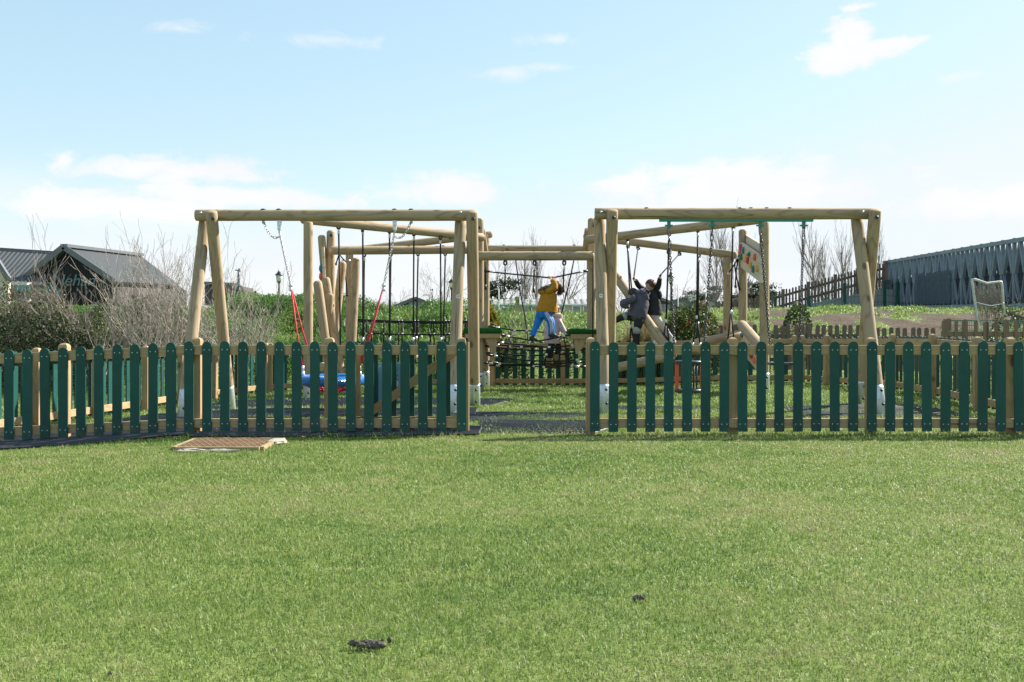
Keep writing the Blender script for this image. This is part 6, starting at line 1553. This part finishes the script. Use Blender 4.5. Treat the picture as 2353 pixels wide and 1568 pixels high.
# ---- brown paling fence at the foot of the bank, tan fence at the right
def paling_fence(label, x0, x1, Y, spacing, w, ztop, h, mats, grp=None, jit=.02, rail_h=(.16,), posts=(), y_slope=0.0, sizes=(1,)):
    root = thing('paling_fence', ((x0 + x1) / 2, Y, ztop - h), label, 'fence'); meshes = {}
    for s in sizes: meshes[s] = picket_mesh('picket', w * s, h, .02, [mats[0]], 0.0, None, 6, .8)
    n = int((x1 - x0) / spacing)
    for i in range(n + 1):
        x = x0 + i * spacing; s = sizes[i % len(sizes)]
        inst('picket', meshes[s], Matrix.Translation((x, Y + y_slope * (x - x0), ztop - h + rnd.uniform(-jit, jit))) @ Matrix.Rotation(rnd.gauss(0, .012), 4, 'Y'), root)
    for rh in rail_h: rail_part((x0 - .05, Y + .035, ztop - rh), (x1 + .05, Y + .035 + y_slope * (x1 - x0), ztop - rh), .04, .09, root, mats[1])
    for px in posts: mb = MB(); mb.box((px, Y + .1, ztop - h / 2 + .02), (.1, .1, h)); mb.build('post', [mats[0]], root)
    return root
paling_fence('weathered brown paling fence along the foot of the bank', ux(1640, 23), ux(1992, 23), 23.0, .1585, .098, 1.375, 1.05, ('oldwood', 'oldrail'), jit=.012, rail_h=(.26, .8), posts=(ux(1700, 23), ux(1860, 23)))
paling_fence('weathered brown paling fence lower down, running to the tan fence', ux(2000, 22.6), ux(2158, 22.6), 22.6, .1585, .098, 1.30, 1.0, ('oldwood', 'oldrail'), jit=.012, rail_h=(.26, .8))
paling_fence('tan paling fence with alternating narrow and wide pales at the right edge', ux(2172, 17.2), ux(2420, 17.2), 17.2, .176, .082, 1.36, 1.2, ('tanwood', 'tanrail'), jit=.02, rail_h=(.235, .9), posts=(ux(2177, 17.3),), sizes=(1.2, .72))

# ---- retaining wall, ramp fence, mesh fence
M['concrete'] = plain('grey concrete', (0.30, 0.31, 0.31), 0.85, 0, 0.2, 0.12, 1.2, .2, 8)
def ramp_pt(t): return P(2029, 664, 52.5).lerp(P(1790, 707, 80), t)
wl_ = MB(); A0 = P(2029, 664, 51.2); A1 = P(1812, 709, 51.2); Bk = P(2078, 666, 51.2)
prof = [Bk, A0, A1]
for a, b in zip(prof, prof[1:]):
    d = Vector((0, .4, 0)); vs = [(a.x, a.y, 1.2), (b.x, b.y, 1.2), tuple(b), tuple(a)]; vs += [(q[0], q[1] + .4, q[2]) for q in vs]
    wl_.add(vs, [(0, 1, 2, 3), (7, 6, 5, 4), (3, 2, 6, 7), (0, 4, 5, 1), (0, 3, 7, 4), (1, 5, 6, 2)])
o = wl_.build('retaining_wall', ['concrete']); tag(o, 'sloping grey concrete retaining wall below the brown ramp fence', 'wall')
rf = thing('paling_fence', tuple(A0), 'long brown paling fence climbing the ramp to the steel bridge', 'fence')
path = [P(2036, 662, 52.0), P(1971, 676, 52.0), P(1920, 687, 52.0), P(1858, 699, 52), P(1800, 709, 52.0), P(1742, 716, 52.5), P(1690, 720, 53), P(1638, 722, 53)]
tops = [P(2036, 603, 52.0), P(1971, 619, 52.0), P(1920, 633, 52.0), P(1858, 650, 52), P(1800, 667, 52), P(1742, 682, 52.5), P(1690, 690, 53), P(1638, 693, 53)]
for (a, b, ta, tb) in zip(path, path[1:], tops, tops[1:]):
    L = (b - a).length; n = int(L / .165); mb = MB(); d = (b - a).normalized()
    for i in range(n):
        f = i / n; p = a.lerp(b, f); h = ta.lerp(tb, f).z; p.z -= .5
        w_ = .046; q0, q1 = p - d * w_, p + d * w_; nn = Vector((d.y, -d.x, 0)) * .012; hh = h + rnd.uniform(-.03, .03)
        pts = [q0, q1, Vector((q1.x, q1.y, hh - .05)), Vector((p.x + d.x * .02, p.y + d.y * .02, hh)), Vector((p.x - d.x * .02, p.y - d.y * .02, hh)), Vector((q0.x, q0.y, hh - .05))]
        mb.add([x - nn for x in pts] + [x + nn for x in pts], [(0, 1, 2, 3, 4, 5), (11, 10, 9, 8, 7, 6)] + [(k, k + 6, (k + 1) % 6 + 6, (k + 1) % 6) for k in range(6)])
    mb.build('paling_panel', ['oldwood'], rf)
    for k in (.12, .62): mb = MB(); mb.bar(ta + Vector((0, 0, -.18 - k)) + Vector((0, .05, 0)), tb + Vector((0, .05, -.18 - k)), .05, .13); mb.build('rail', ['oldrail'], rf)
    mb = MB(); mb.box((a.x - .02, a.y - .02, (a.z + ta.z) / 2), (.15, .15, ta.z - a.z + .10)); mb.build('post', ['oldwood'], rf)
mf = thing('mesh_fence', (ux(1941, 50), 50, GZ), 'dark green wire mesh fence in front of the concrete wall', 'fence'); mp = []
for u, vt, Y in ((2062, 648, 50), (2033, 645, 50), (1941, 650, 50.2), (1859.5, 680, 50.4), (1781.5, 684, 50.6)):
    p = P(u, vt, Y); mp.append(p); mb = MB(); mb.box((p.x, Y, (p.z + 1.2) / 2), (.13, .13, p.z - 1.2)); mb.build('post', ['greenpost'] if 'greenpost' in M else ['green'], mf)
for a, b in zip(mp, mp[1:]):
    mb = MB(); n = int((b - a).length / .16)
    for i in range(n): p = a.lerp(b, i / n); mb.box((p.x, p.y, (p.z + 1.2) / 2), (.011, .011, p.z - 1.2))
    for k in range(6): mb.bar(a + Vector((0, 0, -.1 - k * .32)), b + Vector((0, 0, -.1 - k * .32)), .014, .014)
    mb.build('wire_panel', ['green'], mf)

# ---- the steel truss bridge
M['bridge'] = plain('blue grey galvanised bridge steel', (0.175, 0.212, 0.258), 0.65, 0.0, 0.3, 0.2, 3)
M['bridgeshade'] = plain('bridge steel in painted shade', (0.032, 0.042, 0.058), 0.7, 0.0, 0.4, 0.1, 3)  # shade inside the bridge painted as a darker copy of its steel
def see_mesh():
    m, t, b = mat('fine dark wire mesh'); b.inputs['Base Color'].default_value = (.05, .075, .11, 1); b.inputs['Roughness'].default_value = .7
    tr = t.n('ShaderNodeBsdfTransparent'); mx = t.n('ShaderNodeMixShader'); mx.inputs[0].default_value = .55
    t.L.new(tr.outputs[0], mx.inputs[1]); t.L.new(b.outputs[0], mx.inputs[2]); t.L.new(mx.outputs[0], m.node_tree.nodes['Material Output'].inputs[0]); return m
M['wiremesh'] = see_mesh()
bd = thing('truss_bridge', (19.5, 48, 2.4), 'grey steel truss footbridge with mesh sides at the right edge', 'bridge')
L0t, L0b = P(2031, 604, 53), P(2031, 708, 53); R0t, R0b = P(2353, 550, 35.4), P(2353, 703, 35.4); ext = 1.55
L1t, L1b = L0t.lerp(R0t, ext), L0b.lerp(R0b, ext); OFF = Vector((2.9, 0, 0)); NB = 26
def truss(off, parent, name, m='bridge'):
    T = lambda f: L0t.lerp(L1t, f) + off; B = lambda f: L0b.lerp(L1b, f) + off; Mi = lambda f, k: B(f).lerp(T(f), k)
    w = .10
    for nm, q0, q1, hh in (('top_chord', T(0), T(1), .15), ('bottom_chord', B(0), B(1), .17)):
        mb = MB(); mb.bar(q0, q1, .14, hh); mb.build(nm, [m], parent)
    mb = MB()
    for i in range(NB):
        f0, f1 = i / NB, (i + 1) / NB; fm = (f0 + f1) / 2
        mb.bar(Mi(f0, .02), Mi(f0, .98), .10, .12, 0, (1, 0, 0)); mb.bar(Mi(fm, .98), Mi(f0 + .004, .50), w, .125, 0, (1, 0, 0)); mb.bar(Mi(fm, .98), Mi(f1 - .004, .50), w, .125, 0, (1, 0, 0))
        mb.bar(Mi(f0 + .004, .50), Mi(fm, .02), .05, .075, 0, (1, 0, 0)); mb.bar(Mi(f1 - .004, .50), Mi(fm, .02), .05, .075, 0, (1, 0, 0))
        mb.box(T(f0) + Vector((0, 0, .085)), (.10, .08, .03))
    mb.build(name, [m], parent)
truss(Vector((0, 0, 0)), bd, 'lattice'); truss(OFF, bd, 'lattice', 'bridgeshade')  # far truss is the same steel, its shade put into the colour
Tn = lambda f: L0t.lerp(L1t, f); Bn = lambda f: L0b.lerp(L1b, f)
mb = MB(); dq = [Bn(0) + Vector((0, 0, .28)), Bn(1) + Vector((0, 0, .28)), Bn(1) + OFF + Vector((0, 0, .28)), Bn(0) + OFF + Vector((0, 0, .28))]; slab(mb, dq, .12); mb.build('deck', ['bridgeshade'], bd)
for i in range(NB // 2 + 1): p = Bn(i * 2 / NB); mb = MB(); mb.bar(p + Vector((-.02, 0, .06)), p + OFF + Vector((0, 0, .06)), .12, .22); mb.build('cross_beam', ['bridge'], bd)
mb = MB()
for off in (Vector((.22, 0, 0)), OFF - Vector((.22, 0, 0))):
    for k in (.36, .52, .62, .70): mb.bar(Bn(0).lerp(Tn(0), k) + off, Bn(1).lerp(Tn(1), k) + off, .04, .06)
mb.build('handrails', ['bridgeshade'], bd)
for off, k0, k1, wa in ((Vector((.25, 0, 0)), .12, .62, .022), (OFF - Vector((.25, 0, 0)), .08, .60, .03)):
    mb = MB()
    for i in range(230):
        f = i / 230; mb.bar(Bn(f).lerp(Tn(f), k0) + off, Bn(f).lerp(Tn(f), k1) + off, .035 if f < .33 else wa, .03, 0, (0, 1, 0))
    mb.build('infill_panel', ['bridgeshade'], bd)
def screen(f0, f1, k0, k1, off): 
    mb = MB(); a, b = Bn(f0).lerp(Tn(f0), k0) + off, Bn(f1).lerp(Tn(f1), k0) + off; c, d = Bn(f1).lerp(Tn(f1), k1) + off, Bn(f0).lerp(Tn(f0), k1) + off; t = Vector((.02, 0, 0))
    mb.add([a, b, c, d, a + t, b + t, c + t, d + t], [(0, 1, 2, 3), (7, 6, 5, 4), (0, 3, 7, 4), (1, 5, 6, 2), (3, 2, 6, 7), (0, 4, 5, 1)]); mb.build('mesh_screen', ['wiremesh'], bd)
screen(.21, .385, .06, .66, Vector((-.13, 0, 0))); screen(0.0, .06, .06, .6, Vector((-.13, 0, 0)))
mb = MB()
for i in range(NB // 2):
    f = (2 * i + 1) / NB; mb.bar(Tn(f).lerp(Bn(f), .35) + Vector((.1, 0, 0)), Bn(f) + OFF * .5 + Vector((0, .4, .3)), .06, .10)
mb.build('sway_braces', ['bridgeshade'], bd)
for f in (.0, .36, .72):
    p = Bn(f); mb = MB(); mb.box((p.x + 1.45, p.y, (p.z - .1 + 1.0) / 2), (2.9, .5, p.z - 1.1)); mb.build('support', ['bridgeshade'], bd)

# ---- bent white frame hung with netting, and green wire fence behind the tan fence
Yg = 21.5; gf = thing('goal_frame', P(2270, 800, Yg), 'bent white tube frame hung with ragged netting, leaning before the bridge', 'goal')
tl, tr_, bl_, br_ = P(2234, 642, Yg), P(2301, 648, Yg), P(2253, 800, Yg), P(2313, 800, Yg); tm = P(2268, 651.5, Yg)
M['galvtube'] = plain('worn white galvanised tube', (0.48, 0.47, 0.46), 0.5, 0.2, 0.4, 0.12)
mb = MB(); mb.tube([bl_, bl_.lerp(tl, .5) + Vector((.01, 0, 0)), tl - Vector((0, 0, .06)), tl, tl + Vector((.05, 0, .0)), tm, tr_ - Vector((.05, 0, 0)), tr_, tr_ - Vector((-.015, 0, .08)), br_], .027, 10); mb.build('tube', ['galvtube'], gf)
for k in (.33, .67, .9):
    a, b = tl.lerp(bl_, k), tr_.lerp(br_, k); mb = MB(); mb.tube([a, a.lerp(b, .25) - Vector((0, 0, .03)), a.lerp(b, .55) - Vector((0, 0, .06)), a.lerp(b, .8) - Vector((0, 0, .03)), b], .011, 6); mb.build('cross_wire', ['white'], gf)
rg = np.random.default_rng(4); sg = []
for i in range(190):
    f = rg.uniform(.04, .96); top = (tl.lerp(tm, f * 2) if f < .5 else tm.lerp(tr_, f * 2 - 1)); g0 = np.array(top); k = rg.uniform(.0, .3); p = g0 + np.array([0, .04, -k]); L = rg.uniform(.2, 1.0)
    for j in range(4): q = p + np.array([rg.normal(.02, .03), rg.normal(0, .01), -L / 4]); sg.append((*p, .004, *q, .004)); p = q
tubes_np('netting', sg, 'twig', gf, WL[gf.name])
gw = thing('mesh_fence', (ux(2220, 24.5), 24.5, .4), 'green wire mesh fence low behind the tan paling fence', 'fence'); mb = MB(); xa, xb = ux(2180, 24.5), ux(2420, 24.5); zt = P(0, 737, 24.5).z
for k in range(9): mb.bar((xa, 24.5, zt - k * .12), (xb, 24.5, zt - k * .12), .012, .014 if k else .03)
for i in range(46): xx = xa + (xb - xa) * i / 45; mb.box((xx, 24.51, zt - .5), (.008, .008, 1.0))
mb.build('wire_panel', ['greensteel'], gw); mb = MB(); mb.box((xa, 24.5, zt - .5), (.06, .06, 1.1)); mb.build('post', ['green'], gw)
# ============================================================ small things on the lawn
def rusty():
    m, t, b = mat('rusty chequered plate'); v = coords(t); n = t.noise(v, 5, 5, .65); n2 = t.noise(v, 40, 3)
    c = t.ramp(t.math('ADD', t.math('MULTIPLY', n, .7), t.math('MULTIPLY', n2, .3)), [(.3, (.19, .11, .06)), (.5, (.30, .19, .11)), (.7, (.38, .29, .16))]); t.put(b.inputs['Base Color'], c); b.inputs['Roughness'].default_value = .75; bump(t, b, n2, .4, .004); return m
M['rust'] = rusty()
M['stone'] = plain('pale broken concrete', (0.33, 0.30, 0.245), 0.9, 0, 0.2, 0.2, 12, .6, 30)
M['ochre'] = plain('ochre concrete edge', (0.33, 0.255, 0.14), 0.9, 0, 0.2, 0.2, 12, .5, 40)
mc = [P(402, 1037, 9.05), P(592, 1037, 9.05), P(635, 1016, 9.85), P(452, 1017, 9.8)]; zg_ = .035
mc = [Vector((1 and p.x, p.y, G(p.x, p.y) + .030)) for p in (P(405, 0, 9.1), P(597, 0, 9.1), P(640, 0, 9.95), P(455, 0, 9.95))]
mcov = thing('inspection_cover', tuple((mc[0] + mc[2]) / 2), 'rusty ribbed inspection cover set in a pale concrete edge on the lawn', 'inspection cover')
mb = MB(); slab(mb, mc, .03); a, b, c, d = mc
for i in range(26):
    for j in range(11):
        s, t_ = (i + .5) / 26, (j + .5) / 11; p = a.lerp(b, s).lerp(d.lerp(c, s), t_); mb.box(p + Vector((0, 0, .004)), (.028, .018, .010), 0, Matrix.Rotation(R(35 if (i + j) % 2 else -35), 3, 'Z'))
mb.build('plate', ['rust'], mcov)
mb = MB(); cx_ = (a + b + c + d) / 4
for q, r_ in ((a, b), (b, c), (c, d), (d, a)):
    o_ = ((q + r_) / 2 - cx_).normalized() * .018; mb.bar(q + o_ - Vector((0, 0, .020)), r_ + o_ - Vector((0, 0, .020)), .04, .05)
mb.build('edge', ['ochre'], mcov)
def lump(name, c, sx, sy, sz, m, label, cat, n=1, grp=None, seed=0):
    rg = np.random.default_rng(seed); mb = MB()
    for i in range(n):
        o_ = Vector((rg.normal(0, sx * .5), rg.normal(0, sy * .4), rg.uniform(0, sz * .3))) if n > 1 else Vector((0, 0, 0))
        k0 = len(mb.v); s = rg.uniform(.55, 1.0) if n > 1 else 1; mb.blob(Vector(c) + o_, (sx * s * (.5 if n > 1 else 1), sy * s * (.6 if n > 1 else 1), sz * s), 10)
        for k in range(k0, len(mb.v)): v = Vector(mb.v[k]); j = 1 + rg.normal(0, .16); cc = Vector(c) + o_; mb.v[k] = tuple(cc + (v - cc) * j)
    mb.s = [False] * len(mb.s); o = mb.build(name, [m]); tag(o, label, cat, grp); return o
for (u, Y, sx, lb) in ((440, 8.96, .15, 'flat pale broken concrete slab at the front left of the rusty cover'), (515, 8.93, .15, 'flat pale broken concrete slab at the front middle of the rusty cover')):
    x = ux(u, Y); lump('concrete_slab', (x, Y, G(x, Y) + .012), sx, .05, .02, 'stone', lb, 'slab', 1, 'broken slabs by the cover', int(u))
x = ux(640, 9.7); lump('concrete_slab', (x, 9.7, G(x, 9.7) + .02), .09, .18, .028, 'stone', 'pale broken concrete slab at the right end of the rusty cover', 'slab', 1, 'broken slabs by the cover', 6)
M['clod'] = plain('dry dark earth', (0.125, 0.105, 0.09), 0.95, 0, 0.15, 0.4, 60, .8, 90)
def onlawn(u, v):
    Y = 1.0 * FPX / (v - 784); return Vector((ux(u, Y), Y, G(ux(u, Y), Y)))
p = onlawn(845, 1492); lump('earth_clod', p + Vector((0, 0, .018)), .045, .022, .014, 'clod', 'long crumbled dark earth clod on the near lawn', 'clod', 9, 'dark clods on the lawn', 3)
p = onlawn(885, 1486); lump('earth_clod', p + Vector((0, 0, .02)), .02, .012, .012, 'clod', 'small dark crumb just right of the long clod', 'clod', 2, 'dark clods on the lawn', 5)
p = onlawn(1478, 1384); lump('earth_clod', p + Vector((0, 0, .016)), .022, .016, .012, 'clod', 'small dark earth clod alone on the lawn, right of the middle', 'clod', 4, 'dark clods on the lawn', 4)
p = onlawn(253, 1553); lump('earth_clod', p + Vector((0, 0, .008)), .008, .007, .007, 'clod', 'tiny dark crumb at the bottom left of the lawn', 'clod', 1, 'dark clods on the lawn', 8)
for (u, v, s, lb) in ((1370, 1000, .10, 'dark loose earth heaped at the post right of the opening'), (1668, 998, .10, 'dark loose earth heaped at the second post of the right fence'), (2010, 997, .12, 'dark loose earth heaped at the third post of the right fence')):
    p = P(u, v, 10.46); p.z = .0; lump('earth_heap', p, s, .05, .018, 'clod', lb, 'earth', 6, 'earth heaped at the fence posts', int(u))
M['dryleaf'] = plain('orange brown dead leaf', (0.46, 0.19, 0.08), 0.7, 0, 0.3, 0.2)
for i, (u, v, lb) in enumerate(((1146, 1015, 'dead orange leaf on the lawn in front of the open gate'), (776 / 1.0, 1024, 'dead orange leaf on the lawn right of the rusty cover'))):
    p = onlawn(u if i else 695, v) if i == 0 else onlawn(1095, 1012); mb = MB(); q = [p + Vector((x_, y_, .04 + z_)) for x_, y_, z_ in ((-.03, 0, 0), (0, -.02, .012), (.035, 0, .004), (0, .02, .012))]
    mb.add(q + [k - Vector((0, 0, .002)) for k in q], [(0, 1, 2, 3), (7, 6, 5, 4)] + [(j, j + 4, (j + 1) % 4 + 4, (j + 1) % 4) for j in range(4)]); o = mb.build('dead_leaf', ['dryleaf']); tag(o, 'dead orange leaf on the lawn right of the rusty cover' if i == 0 else 'dead orange leaf on the lawn in front of the opening', 'leaf', 'dead leaves')
